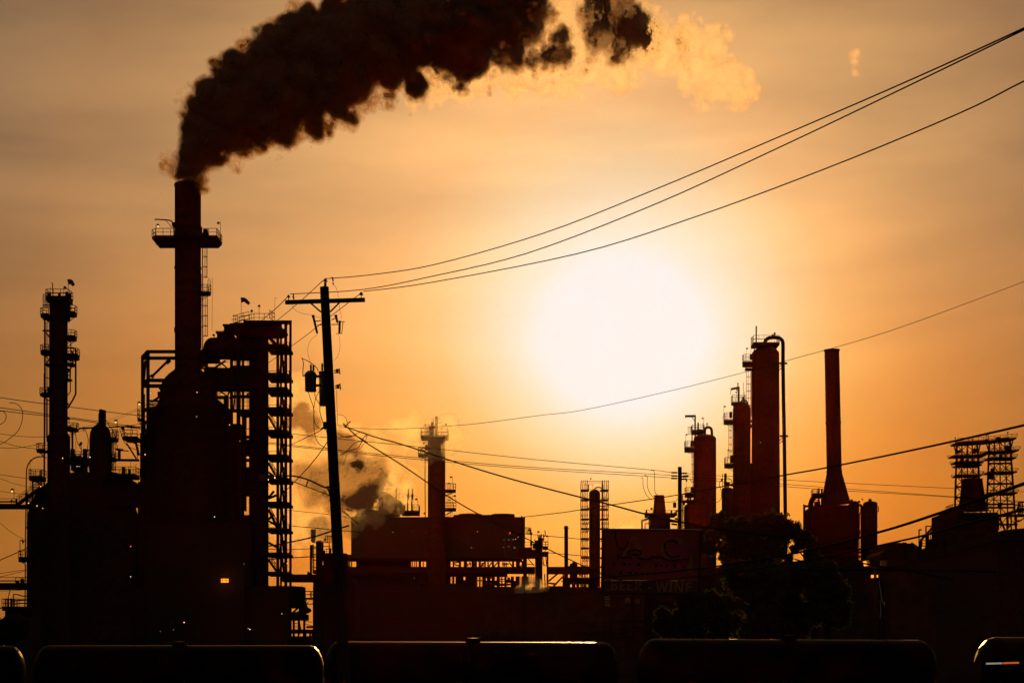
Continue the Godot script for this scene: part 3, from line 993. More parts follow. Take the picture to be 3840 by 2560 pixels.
func build_short_pole() -> void:
	sheet(2530, 1540, 3.267)
	var d := 170.0
	var o := thing("utility_pole", "short straight pole in front of the round-topped towers", "utility pole", foot(65, d))
	var a := P(65, 687, d)
	lathe(Vector3(a.x, 0, a.z), [[0.0, 0.0], [L(30, d), 0.0], [L(24, d), a.y], [0.0, a.y]], 14)
	part("pole_shaft", o, M.wood)
	for y in [757, 797, 828]:
		for x in [-60, 150]:
			var b := P(x + 60 if x < 0 else x - 30, y + (0 if x < 0 else 8), d - 0.3)
			lathe(b + Vector3(-0.3, 0, 0), [[0.0, 0.0], [0.1, 0.06], [0.05, 0.15], [0.1, 0.25], [0.05, 0.35], [0.1, 0.45], [0.0, 0.6]], 8, Vector3.RIGHT)
			part("insulator", o, M.porcelain)
	slab(-12, 1120, 22, 1180, d - 0.4, 0.6)
	part("fuse_box", o, M.can)
	bar(P(10, 1225, d - 0.3), P(108, 1218, d - 0.3), 0.12)
	part("bracket", o, M.steel)
	bar(P(88, 800, d), P(110, 806, d), 0.12)
	var q := P(138, 802, d)
	box(q, Vector3(L(62, d), 0.18, 0.4), Basis(Vector3.BACK, 0.07))
	part("lamp_head", o, M.can)
	sheet(0, 0, 0.6125)
	var g := "jumper tails by the short pole"
	wire("jumper tail dropping from the uppermost line, next to the short pole", [[1495, 1080, 168], [1503, 1083, 168], [1504, 1110, 168], [1505, 1130, 168], [1511, 1137, 168]], 0.05, -1, "jumper_cable", g)
	wire("jumper tail dropping from the middle line to the squat stack", [[1480, 1090, 168], [1487, 1095, 168], [1487, 1115, 168], [1493, 1132, 168], [1503, 1144, 168]], 0.05, -1, "jumper_cable", g)
	wire("jumper tail dropping from the lowest line, farthest from the short pole", [[1472, 1096, 168], [1477, 1100, 168], [1478, 1118, 168], [1485, 1136, 168], [1497, 1148, 168]], 0.05, -1, "jumper_cable", g)
	wire("slack loop between the squat stack's head and the short pole", [[1500, 1150, 169], [1520, 1152, 169], [1545, 1152, 169], [1560, 1145, 169.5]], 0.05, -1, "jumper_cable", g)

# ---------------------------------------------------------------- the tall stack, its reactor and the steel tower
func build_stack() -> void:
	var d := 292.0
	sheet(500, 780, 2.85)
	var o := thing("stack_chimney", "tallest round chimney with a wide railed platform and black smoke pouring out", "chimney", foot(579, d))
	var a := P(579.5, -259, d)
	var r := L(139, d)
	var low := P(579.5, 1720, d).y
	lathe(Vector3(a.x, low, a.z), [[r * 0.99, 0.0], [r, a.y - low], [r * 0.93, a.y - low], [r * 0.93, a.y - low - 4.0]], 40)
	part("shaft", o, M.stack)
	for y in [-238, 200, 640, 1305]:
		var b := P(579.5, y, d)
		var t := 0.12 if y != 1305 else 0.3
		lathe(b + Vector3(0, -t, 0), [[r, 0.0], [r + 0.09, 0.0], [r + 0.09, t * 2], [r, t * 2]], 40)
		part("band", o, M.stack)
	var c := P(581, 357, d)
	var w := L(350, d)
	var p := PackedVector3Array()
	for q in [[-0.86, 1], [0.98, 1], [1, 0.95], [1, -0.35], [0.82, -1], [-1, -1], [-1, 0.72]]:
		p.append(c + Vector3(q[0] * w, 0, q[1] * 3.7))
	plate(p, 0.22)
	for x in [-3.2, 3.2]:
		bar(c + Vector3(x, -0.25, 2.8), c + Vector3(x * 0.5, -1.2, 0), 0.12)
	var deck := part("platform", o, M.steel)
	fence_line(p, 1.15, 1.2, true)
	part("railing", deck, M.steel)
	tube(smooth(pts([[432, 300], [430, 230], [422, 165], [395, 135], [350, 127], [228, 119]], d - 2.0)), 0.1, 6)
	tube(pts([[345, 132], [418, 215]], d - 2.0), 0.05, 5)
	bar(P(229, 118, d - 2), P(229, 135, d - 2), 0.07)
	part("davit", o, M.steel)
	slab(408, 150, 440, 190, d - 1.9, 0.5)
	part("hoist_drum", o, M.steel)
	flood(o, 239, 400, 172, d + 1.0, 1.0, true)
	flood(o, 927, 300, 150, d + 0.5, -1.0)
	slab(742, 222, 788, 262, d - 2.5, 0.7)
	slab(724, 262, 800, 300, d - 2.6, 0.5)
	slab(718, 205, 730, 300, d - 2.4, 0.3)
	part("instrument_cabinet", o, M.steel)
	for y in [380, 392]:
		bar(P(880, y, d + 2.5), P(938, y - 35, d + 2.5), 0.06)
	part("conduit", o, M.steel)
	ladder(o, 736, 412, 735, d, 52)
	ladder(o, 739, 935, 1365, d, 54)
	bar(P(722, 700, d), P(722, 1500, d), 0.1)
	bar(P(738, 735, d), P(738, 1500, d), 0.14)
	for y in [820, 925, 1040, 1160, 1270]:
		bar(P(712, y, d), P(740, y, d), 0.12)
	part("ladder_support", o, M.steel)
	platform(o, 712, 822, 905, d, 1.6, 0.38, L(78, d), -1)
	tube(smooth(pts([[796, 905], [794, 770], [806, 766], [819, 772], [822, 830]], d), 3), 0.04, 5)
	bar(P(795, 803, d), P(820, 803, d), 0.05)
	part("ladder_gate", o, M.steel)
	tube(pts([[762, 735], [764, 742], [841, 752], [838, 1305], [965, 1307]], d), 0.028, 5)
	part("conduit", o, M.steel)

func lvl(y: float) -> float:
	return y

func build_reactor() -> void:
	sheet(500, 1280, 2.529)
	var d := 292.0
	# the great vessel that carries the stack
	var v := thing("reactor_vessel", "huge dome-headed reactor vessel under the smoking chimney", "reactor vessel", foot(515, d))
	var base := foot(515, d)
	var prof := []
	var ground := 2514.3
	for q in [[340, 2900], [335, 655], [292, 615], [270, 560], [264, 500], [260, 455], [245, 400], [216, 350], [180, 312], [132, 275], [120, 255], [118, 200]]:
		var hh := P(0, q[1], d).y if q[1] < 2800 else 0.0
		prof.append([L(q[0], d), hh])
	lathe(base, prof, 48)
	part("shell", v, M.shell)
	var na := P(252, 500, d)
	tube(PackedVector3Array([na + Vector3(1.0, 0, 0), na, na + Vector3(-0.35, 0, 0)]), L(26, d), 14)
	part("nozzle", v, M.shell)
	for y in [455, 655]:
		lathe(Vector3(base.x, P(0, y, d).y, base.z), [[L(262 if y == 455 else 335, d), 0.0], [L(272 if y == 455 else 345, d), 0.0], [L(272 if y == 455 else 345, d), 0.25], [L(262 if y == 455 else 335, d), 0.25]], 48)
		part("stiffener_ring", v, M.shell)
	for q in [[601, 482], [596, 712], [910, 790], [1007, 942]]:
		bulb(v, q[0], q[1], d - 5.8, 0.11)
	# the second, slimmer vessel within the steel tower
	var s := thing("reactor_vessel", "slim upright vessel running the whole height inside the steel tower", "reactor vessel", Vector3.ZERO)
	sheet(780, 1100, 3.565)
	s.position = foot(676, d + 2)
	vessel(545, 806, 540, d + 2, 0.35, 1e9, 30)
	part("shell", s, M.shell)
	cyl(500, 575, 562, 640, d + 2, 16)
	part("manway", s, M.shell)
	# the rounded flue duct and its lower companions
	var f := thing("flue_duct", "big round-ended flue duct lying between the chimney and the steel tower", "flue duct", P(300, 735, d))
	var half := L(147, d)
	var cc := P(60, 737, d)
	var pr := [[0.0, 0.0]]
	for i in range(1, 8):
		var t := PI * 0.5 * i / 7.0
		pr.append([half * sin(t), half * 0.85 * (1.0 - cos(t))])
	pr.append([half, L(760, d)])
	pr.append([0.0, L(760, d)])
	lathe(cc + Vector3(-half * 0.85, 0, 0), pr, 30, Vector3.RIGHT)
	part("duct_body", f, M.shell)
	slab(115, 548, 335, 605, d - 1.0, 3.0)
	slab(98, 503, 300, 527, d - 1.2, 3.4)
	slab(118, 520, 162, 560, d - 1.0, 3.0)
	part("duct_collar", f, M.shell)
	slab(192, 407, 350, 433, d - 1.4, 3.6)
	slab(210, 425, 258, 505, d - 1.0, 3.0)
	slab(208, 465, 350, 512, d - 1.0, 3.0)
	part("valve_housing", f, M.shell)
	slab(-60, 992, 420, 1266, d + 1.5, 4.0)
	slab(400, 985, 620, 1266, d + 0.5, 4.0)
	part("lower_duct", f, M.shell)
	sheet(500, 1280, 2.529)
	prism([[620, 100], [655, 62], [790, 40], [790, 182], [678, 182], [678, 236], [664, 236], [664, 182], [636, 182], [636, 236], [610, 236]], d - 0.4, 3.0)
	part("elbow_box", f, M.shell)
	prism([[690, 240], [775, 240], [772, 445], [775, 530], [912, 640], [912, 700], [690, 700]], d - 0.8, 2.0)
	part("hopper", f, M.shell)
	sheet(780, 1100, 3.565)
	flood(f, 80, 600, 545, d - 0.5, -0.3)
	# the steel frame
	var t := thing("steel_tower", "open steel frame tower with stairs and many floors beside the chimney", "steel tower", foot(900, d))
	var zf := 288.0
	var zb := 296.0
	# columns: x on the sheet, top, width, how far
	for q in [[930, 390, 36, 289], [1037, 362, 37, 288], [1100, 362, 30, 288], [972, 390, 26, 296], [311, 400, 38, 289], [404, 470, 48, 288], [465, 470, 30, 295], [1088, 400, 10, 295.5]]:
		var a := P(q[0], q[1], q[3])
		bar(Vector3(a.x, 0, a.z), a, L(q[2], q[3]))
		part("column", t, M.rust)
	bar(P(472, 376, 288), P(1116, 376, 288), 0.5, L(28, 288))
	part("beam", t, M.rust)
	bar(P(880, 400, 296), P(1090, 400, 296), 0.5, L(20, 296))
	part("beam", t, M.rust)
	bar(P(1100, 376, 288), P(1045, 408, 296), 0.4)
	part("beam", t, M.rust)
	bar(P(930, 376, 288), P(900, 408, 296), 0.4)
	part("beam", t, M.rust)
	slab(335, 388, 945, 530, 289.5, 5.0)
	slab(470, 372, 885, 395, 288.6, 6.0)
	part("roof_deck", t, M.rust)
	prism([[940, 530], [1020, 485], [1020, 470], [940, 470]], 290, 5)
	part("roof_gusset", t, M.rust)
	# the rail on the roof
	var roof := PackedVector3Array([P(332, 405, 289), P(415, 345, 293.5), P(550, 348, 292), P(612, 358, 291), P(886, 358, 291), P(820, 362, 288.3)])
	for i in roof.size():
		roof[i].y = P(0, 362, 290).y if i > 0 else P(0, 400, 289).y
	fence_line(roof, 1.25, 1.4)
	fence_line(PackedVector3Array([P(332, 405, 288.6), P(465, 362, 288.6), P(545, 348, 288.6)]), 1.15, 1.2)
	bar(P(310, 348, 288.6), P(350, 348, 288.6), 0.06)
	part("roof_railing", t, M.steel)
	windsock(t, 440, 362, 75, 290, 546, 140)
	flood(t, 575, 360, 222, 290, 0.2)
	flood(t, 680, 360, 155, 290, 0.0)
	bar(P(886, 360, 291), P(892, 50, 291), 0.045)
	bar(P(892, 58, 291), P(918, 62, 291), 0.03)
	part("aerial", t, M.steel)
	# the floors: heights on the sheet
	var floors := [750, 1130, 1318, 1583, 1880, 2206, 2508, 2828, 3176, 3500, 3752]
	for i in floors.size():
		var y: float = floors[i]
		var a := P(800, y, 292)
		var b := P(1096, y, 292)
		box(Vector3((a.x + b.x) * 0.5, a.y, -292), Vector3(b.x - a.x, 0.42, 8.0))
		part("floor", t, M.rust)
		if i in [0, 1, 3, 4, 5, 8]:
			fence_line(PackedVector3Array([P(812, y, 295), P(1080, y, 295)]), 1.1, 1.3)
			part("railing", t, M.steel)
		if i < floors.size() - 1 and i != 1:
			var y2: float = floors[i + 1]
			if i in [3, 5, 7, 9]:
				stairs(t, 806, y + 60, 935, y2 - 10, 294.5)
			bar(P(940, y, 292), P(1020, y + (y2 - y) * 0.5, 292), 0.22)
			part("brace", t, M.rust)
			bar(P(958, y2, 293), P(985, y + 20, 293), 0.3)
			bar(P(1015, y2, 293), P(985, y + 20, 293), 0.3)
			part("brace", t, M.rust)
			bar(P(1060, y2, 291), P(1090, y2 - 40, 291), 0.2)
			part("brace", t, M.rust)
	for q in [[806, 590, 925, 720], [806, 2390, 930, 2480], [806, 3040, 930, 3110], [806, 2740, 930, 2690], [806, 3330, 930, 3400], [806, 2730, 880, 2640], [806, 3020, 880, 2950]]:
		bar(P(q[0], q[1], 293.5), P(q[2], q[3], 293.5), 0.34)
		part("brace", t, M.rust)
	stairs(t, 806, 565, 935, 700, 294.8)
	fence_line(PackedVector3Array([P(806, 1340, 294), P(900, 1340, 294)]), 1.3, 0.8)
	part("railing", t, M.steel)
	# inner beams crossing behind the columns
	for y in [540, 880, 985, 1262, 1380, 1570, 1920, 2230, 2560]:
		bar(P(290, y, 297), P(560, y, 297), 0.3, 0.5)
		part("beam", t, M.rust)
	for q in [[120, 890, 245, 990], [90, 990, 230, 895], [430, 600, 450, 575], [485, 560, 510, 530], [150, 1300, 290, 1400], [185, 1560, 300, 1265], [480, 1400, 545, 1330], [430, 1390, 450, 1370], [340, 1560, 360, 1270]]:
		bar(P(q[0], q[1], 297.5), P(q[2], q[3], 297.5), 0.22)
		part("brace", t, M.rust)
	for x in [100, 112, 125, 158, 350, 362, 372, 436, 520, 535]:
		bar(P(x, 880, 298), P(x, 1000, 298), 0.05)
		bar(P(x, 1262, 298), P(x, 1570, 298), 0.06)
	for y in [920, 1330, 1420, 1450, 1500]:
		bar(P(85, y, 298), P(550, y, 298), 0.05)
	part("guard_rails", t, M.steel).set_meta("kind", "stuff")
	slab(100, 1366, 240, 1388, 294, 2.0)
	slab(205, 1380, 250, 1560, 294, 2.0)
	slab(90, 1470, 200, 1620, 296, 2.0)
	part("pump_skid", t, M.steel)
	# lower panels of the inner bays
	slab(-420, 1570, 290, 1750, 299, 2.0)
	slab(-420, 1740, 430, 2960, 299, 2.0)
	slab(-420, 2950, 430, 5200, 299, 2.0)
	slab(430, 1570, 545, 1640, 299.5, 2.0)
	slab(475, 1630, 490, 2900, 299.5, 2.0)
	slab(430, 1950, 545, 2160, 299.5, 2.0)
	slab(430, 2320, 545, 2700, 299.5, 2.0)
	slab(430, 2960, 545, 5200, 299.5, 2.0)
	part("pipe_bundle", t, M.shell)
	for q in [[2110, 2320], [2380, 2460], [2800, 3300], [3330, 3560]]:
		pass
	sheet(900, 1540, 2.376)
	bulb(t, 420, 1358, 287.5, 0.12)
	bulb(t, 34, 1362, 287.5, 0.06, M.glow_white)
	bulb(t, 425, 918, 287.5, 0.07, M.glow_white)
	# the open bay on the other side of the great vessel
	sheet(500, 1280, 2.529)
	var w := thing("steel_bay", "open steel bay standing round the great vessel, on the far side from the stairs", "steel frame", foot(110, 288))
	for q in [[136, 85, 28, 285], [83, 143, 25, 290.3], [100, 500, 14, 294]]:
		var a := P(q[0], q[1], q[3])
		bar(Vector3(a.x, 0, a.z), a, L(q[2], q[3]))
		part("column", w, M.rust)
	for q in [[125, 97, 285, 560, 97, 285, 30], [75, 158, 290.3, 560, 158, 290.3, 30], [140, 368, 285, 330, 370, 285, 33], [80, 422, 290.3, 330, 422, 290.3, 34], [136, 560, 285, 255, 570, 285, 16], [136, 600, 285, 255, 602, 285, 8], [82, 890, 290.3, 300, 890, 290.3, 40], [82, 1110, 290.3, 300, 1110, 290.3, 30]]:
		bar(P(q[0], q[1], q[2]), P(q[3], q[4], q[5]), 0.35, L(q[6], q[2]))
		part("beam", w, M.rust)
	for q in [[136, 97, 285, 83, 152, 290.3], [136, 368, 285, 83, 402, 290.3], [136, 640, 285, 83, 660, 290.3]]:
		bar(P(q[0], q[1], q[2]), P(q[3], q[4], q[5]), 0.45)
		part("beam", w, M.rust)
	for q in [[350, 160, 285, 170, 335, 285], [112, 180, 288, 97, 378, 290], [125, 180, 286, 150, 370, 286], [190, 560, 285, 255, 520, 285], [20, 960, 288, 50, 1080, 288], [85, 760, 289, 115, 860, 289], [112, 750, 289, 90, 880, 289]]:
		bar(P(q[0], q[1], q[2]), P(q[3], q[4], q[5]), 0.3)
		part("brace", w, M.rust)
	bar(P(345, 175, 285), P(310, 205, 285), 0.5)
	bar(P(185, 320, 285), P(165, 340, 285), 0.5)
	part("gusset", w, M.rust)
	platform(w, 168, 262, 640, 286, 3.0, 0.2, 1.1)
	flood(w, 38, 770, 572, 289, 0.8, true)
	bulb(w, 162, 488, 284.6, 0.1)
	bulb(w, 108, 1072, 284.6, 0.13)
	platform(w, 42, 70, 735, 289, 2.0, 0.3, 1.3, 1)
	slab(215, 790, 240, 900, 284.5, 0.5)
	bar(P(192, 790, 284.7), P(192, 838, 284.7), 0.06)
	bar(P(170, 815, 284.7), P(215, 815, 284.7), 0.06)
	part("window_frame", w, M.rust)
	slab(150, 640, 172, 1600, 284.5, 2.0)
	slab(60, 870, 100, 2600, 291, 3.0)
	slab(60, 1145, 330, 1515, 291, 3.5)
	prism([[40, 1330], [75, 1330], [75, 2700], [30, 2700]], 291, 3.0)
	slab(60, 1510, 165, 2700, 291, 3.5)
	slab(243, 1510, 330, 2700, 291, 3.5)
	slab(160, 1570, 250, 2700, 291, 3.5)
	slab(175, 640, 330, 790, 297, 3.0)
	slab(215, 785, 330, 845, 297, 3.0)
	slab(110, 838, 330, 1150, 297, 3.0)
	part("wall_panel", w, M.rust)
	sheet(130, 1400, 3.135)
	var pd := 286.0
	platform(w, 1055, 1240, 770, pd, 5.0, 0.3, L(80, pd), 1)
	bar(P(1075, 820, pd), P(1190, 1000, pd), 0.22)
	bar(P(1175, 820, pd), P(1215, 880, pd), 0.16)
	bar(P(1190, 820, pd), P(1205, 1000, pd), 0.1)
	part("brace", w, M.rust)
	bar(P(890, 1018, pd), P(1225, 1020, pd), 0.3, 0.36)
	part("beam", w, M.rust)

func build_left() -> void:
	var d := 272.0
	sheet(130, 1030, 3.92)
	var o := thing("distillation_column", "tall slim column with ladders, pipes and a windsock on top", "distillation column", foot(345, d))
	vessel(214, 476, 338, d, 0.75, 1e9, 32)
	part("shell", o, M.shell)
	sheet(130, 1400, 3.135)
	var c := P(278, 700, d)
	lathe(Vector3(c.x, 0, c.z), [[0.0, 0.0], [L(134, d), 0.0], [L(132, d), P(0, 745, d).y], [L(104, d), c.y]], 32)
	part("skirt", o, M.shell)
	sheet(130, 1030, 3.92)
	var dn := d - 1.0
	# platforms on both sides, one above the other
	platform(o, 95, 225, 595, dn, 2.2, 0.4, L(92, d), 1)
	platform(o, 95, 225, 1128, dn, 2.2, 0.5, L(85, d), 1)
	platform(o, 465, 602, 566, dn, 2.2, 0.45, L(102, d), -1)
	platform(o, 465, 600, 915, dn, 2.2, 0.5, L(88, d), -1)
	platform(o, 465, 638, 1185, dn, 2.4, 0.6, L(90, d), -1)
	platform(o, 195, 520, 350, dn, 3.0, 0.6, L(108, d))
	slab(465, 1292, 560, 1335, dn, 1.5)
	slab(150, 1300, 225, 1335, dn, 1.5)
	part("pipe_support", o, M.steel)
	pipe([[143, 600], [143, 1568], [130, 3500]], 27, d - 1.6, false)
	part("riser_pipe", o, M.shell)
	for x in [165, 182, 205]:
		bar(P(x, 690, d - 1.2), P(x, 2400, d - 1.2), 0.06)
	part("conduit", o, M.steel)
	for q in [[160, 850, 215, 925, 18], [110, 822, 215, 822, 22], [170, 1300, 212, 1250, 10], [160, 1290, 212, 1235, 8], [150, 1505, 215, 1530, 12], [112, 660, 215, 660, 14], [180, 690, 225, 640, 26]]:
		bar(P(q[0], q[1], d - 1.2), P(q[2], q[3], d - 1.2), L(q[4], d))
		part("brace", o, M.steel)
	for x in [116, 132, 152, 170, 183, 203, 215]:
		bar(P(x, 245 + absf(160 - x) * 0.9, d - 1.0), P(x, 500, d - 1.0), 0.06)
	for y in [300, 330, 352, 378, 392, 415, 445, 470]:
		bar(P(112, y, d - 1.0), P(215, y, d - 1.0), 0.05 if y != 445 else 0.16)
	slab(178, 265, 198, 400, d - 0.8, 0.6)
	slab(205, 260, 222, 420, d - 0.8, 0.6)
	part("caged_ladder", o, M.steel)
	pipe([[263, 340], [258, 180], [253, 130], [245, 116]], 14, dn)
	part("vent_pipe", o, M.steel)
	bar(P(224, 300, dn), P(224, 185, dn), 0.05)
	flood(o, 421, 300, 172, dn, 0.6)
	windsock(o, 487, 300, 92, dn, 566, 156)
	cyl(338, 378, 268, 345, d, 12)
	part("top_nozzle", o, M.shell)
	for q in [[442, 245, 470, 350], [482, 265, 515, 330], [430, 330, 500, 395], [205, 330, 300, 395]]:
		slab(q[0], q[1], q[2], q[3], d - 0.9, 0.9)
		part("valve", o, M.steel)
	bar(P(507, 330, dn), P(507, 560, dn), 0.2)
	part("downcomer", o, M.shell)
	for q in [[480, 655, 512, 655, 66], [455, 450, 512, 510, 70], [430, 420, 490, 460, 60]]:
		tube(PackedVector3Array([P(q[0] - 40, q[1], d - 0.5), P(q[2], q[3], d - 0.5)]), L(q[4] * 0.5, d), 12)
		part("nozzle", o, M.shell)
	pipe([[470, 1076], [560, 1074], [588, 1085], [597, 1110], [597, 1300], [597, 1568], [597, 1750], [560, 1830], [480, 1960]], 26, d - 0.6, false)
	part("overhead_pipe", o, M.shell)
	pipe([[525, 940], [524, 1180], [518, 1568], [518, 1720], [480, 1770]], 16, d - 0.6, false)
	part("side_pipe", o, M.shell)
	pipe([[520, 1120], [545, 1135], [548, 1180], [548, 1330]], 24, d - 0.6)
	part("side_pipe", o, M.shell)
	bar(P(520, 1385, d - 0.6), P(590, 1315, d - 0.6), 0.09)
	part("brace", o, M.steel)
	ladder(o, 478, 1380, 1570, d - 1.0, 30)
	slab(470, 1525, 520, 1550, d - 0.8, 1.2)
	slab(470, 1375, 498, 1420, d - 0.8, 0.8)
	part("pipe_support", o, M.steel)
	sheet(130, 1400, 3.135)
	platform(o, 68, 180, 247, dn, 2.2, 0.3, L(70, d), 1)
	platform(o, 28, 125, 902, dn, 2.2, 0.35, L(72, d), 1)
	slab(140, 155, 175, 240, d - 1, 1.0)
	slab(370, 345, 386, 368, d - 1, 0.5)
	part("valve", o, M.steel)
	bar(P(105, 0, d - 1.5), P(105, 1200, d - 1.5), 0.1)
	bar(P(140, 300, d - 1.5), P(140, 800, d - 1.5), 0.14)
	part("conduit", o, M.steel)
	platform(o, 395, 503, 655, d - 1, 2.0, 0.35, L(66, d), -1)
	flood(o, 400, 590, 520, d - 1, -0.3)
	pipe([[375, 632], [410, 628], [435, 645], [438, 690], [438, 980]], 24, d - 0.8)
	part("side_pipe", o, M.shell)
	bulb(o, 323, 996, d - 1.6, 0.12)
	# the bell-topped vessel with a stub stack
	var e := 280.0
	var b := thing("drum_vessel", "squat bell-topped drum with a short square-cut stack on it", "vessel", foot(768, e))
	var fb := foot(768, e)
	var prof := [[0.0, 0.0]]
	for q in [[130, 1e9], [129, 1150], [128, 900], [126, 760], [118, 690], [98, 645], [76, 622], [45, 600], [34, 585]]:
		prof.append([L(q[0], e), P(0, q[1], e).y if q[1] < 1e8 else 0.0])
	prof.append([0.0, P(0, 585, e).y])
	lathe(fb, prof, 32)
	part("shell", b, M.shell)
	slab(751, 420, 790, 605, e - 0.3, 0.8)
	slab(785, 428, 820, 605, e - 0.2, 0.9)
	bar(P(748, 470, e), P(748, 600, e), 0.1)
	part("stub_stack", b, M.stack)
	platform(b, 880, 970, 768, e, 2.4, 0.4, L(92, e), -1)
	platform(b, 885, 952, 1002, e, 2.4, 0.35, L(66, e), -1)
	flood(b, 970, 760, 545, e, -0.9, true)
	for x in [910, 928, 948]:
		bar(P(x, 650, e), P(x, 1140, e), 0.08)
	bar(P(900, 817, e), P(932, 817, e), 0.1)
	part("conduit", b, M.steel)
	ladder(b, 905, 785, 1130, e, 20)
	# pipes bridging the gap
	var q := thing("pipe_bridge", "kinked overhead pipe run linking the tall column, the drum and the steel bay", "pipe bridge", P(500, 660, 276))
	pipe([[380, 676], [488, 670], [500, 660], [535, 645], [690, 638]], 20, 276, false)
	part("pipe", q, M.shell)
	pipe([[375, 652], [500, 655], [540, 640], [640, 640]], 9, 276.5, false)
	part("pipe", q, M.shell)
	pipe([[860, 634], [960, 627], [1090, 622], [1240, 636]], 16, 278, false)
	part("pipe", q, M.shell)
	pipe([[1000, 650], [1040, 633], [1100, 615], [1240, 592]], 7, 279, false)
	part("pipe", q, M.shell)
	for x in [563, 575, 1085, 1097]:
		bar(P(x, 622 if x < 800 else 600, 276), P(x, 685 if x < 800 else 640, 276), 0.06)
	slab(1010, 628, 1040, 655, 278, 0.8)
	part("pipe_hanger", q, M.steel)
	var hang := [[[470, 690], [490, 790], [530, 870], [548, 910]], [[585, 655], [612, 720], [625, 780], [620, 850], [610, 890]], [[835, 550], [870, 610], [910, 665], [940, 740], [975, 890]], [[995, 650], [1020, 740], [1060, 820], [1120, 870], [1200, 900]], [[895, 850], [940, 885], [990, 905]], [[1110, 610], [1135, 640], [1150, 720]]]
	var said := ["cable drooping from the column's end of the pipe bridge to the twin lamps", "bowed cable hanging from the pipe bridge to the valve beside the drum", "cable falling from the stub stack past the drum's railed landing", "long cable sagging from the pipe bridge to the steel bay", "short slack cable from the drum to the far valve", "short cable dropping at the steel bay's landing"]
	for i in hang.size():
		pipe(hang[i], 8 if i != 4 else 5, 274)
		solo("hanging_cable", said[i], "cable", P(hang[i][0][0], hang[i][0][1], 274), M.wire, "cables hanging round the drum")
	# the deck between column and drum
	var k := thing("valve_deck", "railed deck crowded with valves between the tall column and the drum", "platform", P(540, 1010, 274))
	platform(k, 415, 640, 1008, 275, 3.0, 0.9, L(76, 275))
	for r in [[560, 885, 600, 1005], [480, 965, 510, 1010], [515, 960, 530, 1010], [455, 950, 470, 1000], [415, 885, 455, 1010], [600, 890, 625, 905]]:
		slab(r[0], r[1], r[2], r[3], 274, 0.8)
		part("valve", k, M.steel)
	flood(k, 545, 1000, 808, 274, -0.2)
	flood(k, 535, 860, 825, 274, -0.2)
	bar(P(478, 1000, 274), P(478, 800, 274), 0.05)
	part("aerial", k, M.steel)
	bulb(k, 645, 983, 273.5, 0.12)
	slab(420, 1040, 575, 1140, 274.5, 2.5)
	slab(632, 1040, 660, 1140, 274.5, 2.5)
	slab(560, 1040, 640, 1068, 274.5, 2.5)
	bar(P(575, 1105, 274.6), P(632, 1105, 274.6), 0.08)
	part("skid_frame", k, M.rust)
	for x in [488, 497, 506, 525]:
		bulb(k, x, 1092, 273.8, 0.05, M.glow_white)
	var kk := thing("control_valve", "big hand-wheel valve standing on the beam beside the drum", "valve", P(990, 1020, 281))
	cyl(972, 1008, 905, 1025, 281, 12)
	part("valve_body", kk, M.shell)
	bar(P(945, 890, 281), P(1035, 900, 281), 0.3)
	bar(P(1000, 905, 281), P(1100, 912, 281), 0.14)
	part("valve_stem", kk, M.shell)
	# the great domed drum below
	var g := thing("storage_dome", "broad dome-topped vessel filling the plant's dark corner below the tall column", "storage vessel", foot(600, 283))
	sheet(0, 0, 0.6125)
	var fg := foot(190, 283)
	var pg := [[0.0, 0.0]]
	for u in [[125, 1e9], [125, 1200], [123, 1178], [117, 1155], [100, 1128], [75, 1105], [45, 1090], [15, 1084]]:
		pg.append([L(u[0], 283), P(0, u[1], 283).y if u[1] < 1e8 else 0.0])
	pg.append([0.0, P(0, 1083, 283).y])
	lathe(fg, pg, 48)
	part("shell", g, M.shell)
	sheet(130, 1400, 3.135)
	platform(g, 890, 1206, 1200, 276, 3.2, 0.5, L(88, 276))
	slab(1025, 1102, 1053, 1200, 276, 0.8)
	slab(1092, 1125, 1115, 1200, 276, 0.8)
	part("valve", g, M.steel)
	bar(P(1125, 1120, 276), P(1125, 1030, 276), 0.05)
	bar(P(1170, 1080, 276), P(1200, 1065, 276), 0.05)
	part("aerial", g, M.steel)
	prism([[890, 1150], [1020, 1185], [1140, 1255], [1220, 1312], [1240, 1330], [1240, 1560], [890, 1560]], 277, 3.0)
	part("apron", g, M.shell)
	sheet(0, 1650, 3.92)
	for u in [[783, 894, 0.13], [537, 965, 0.12], [625, 1002, 0.12]]:
		bulb(g, u[0], u[1], 273.5, u[2])
	bulb(g, 782, 362, 273.5, 0.04, M.glow_white)

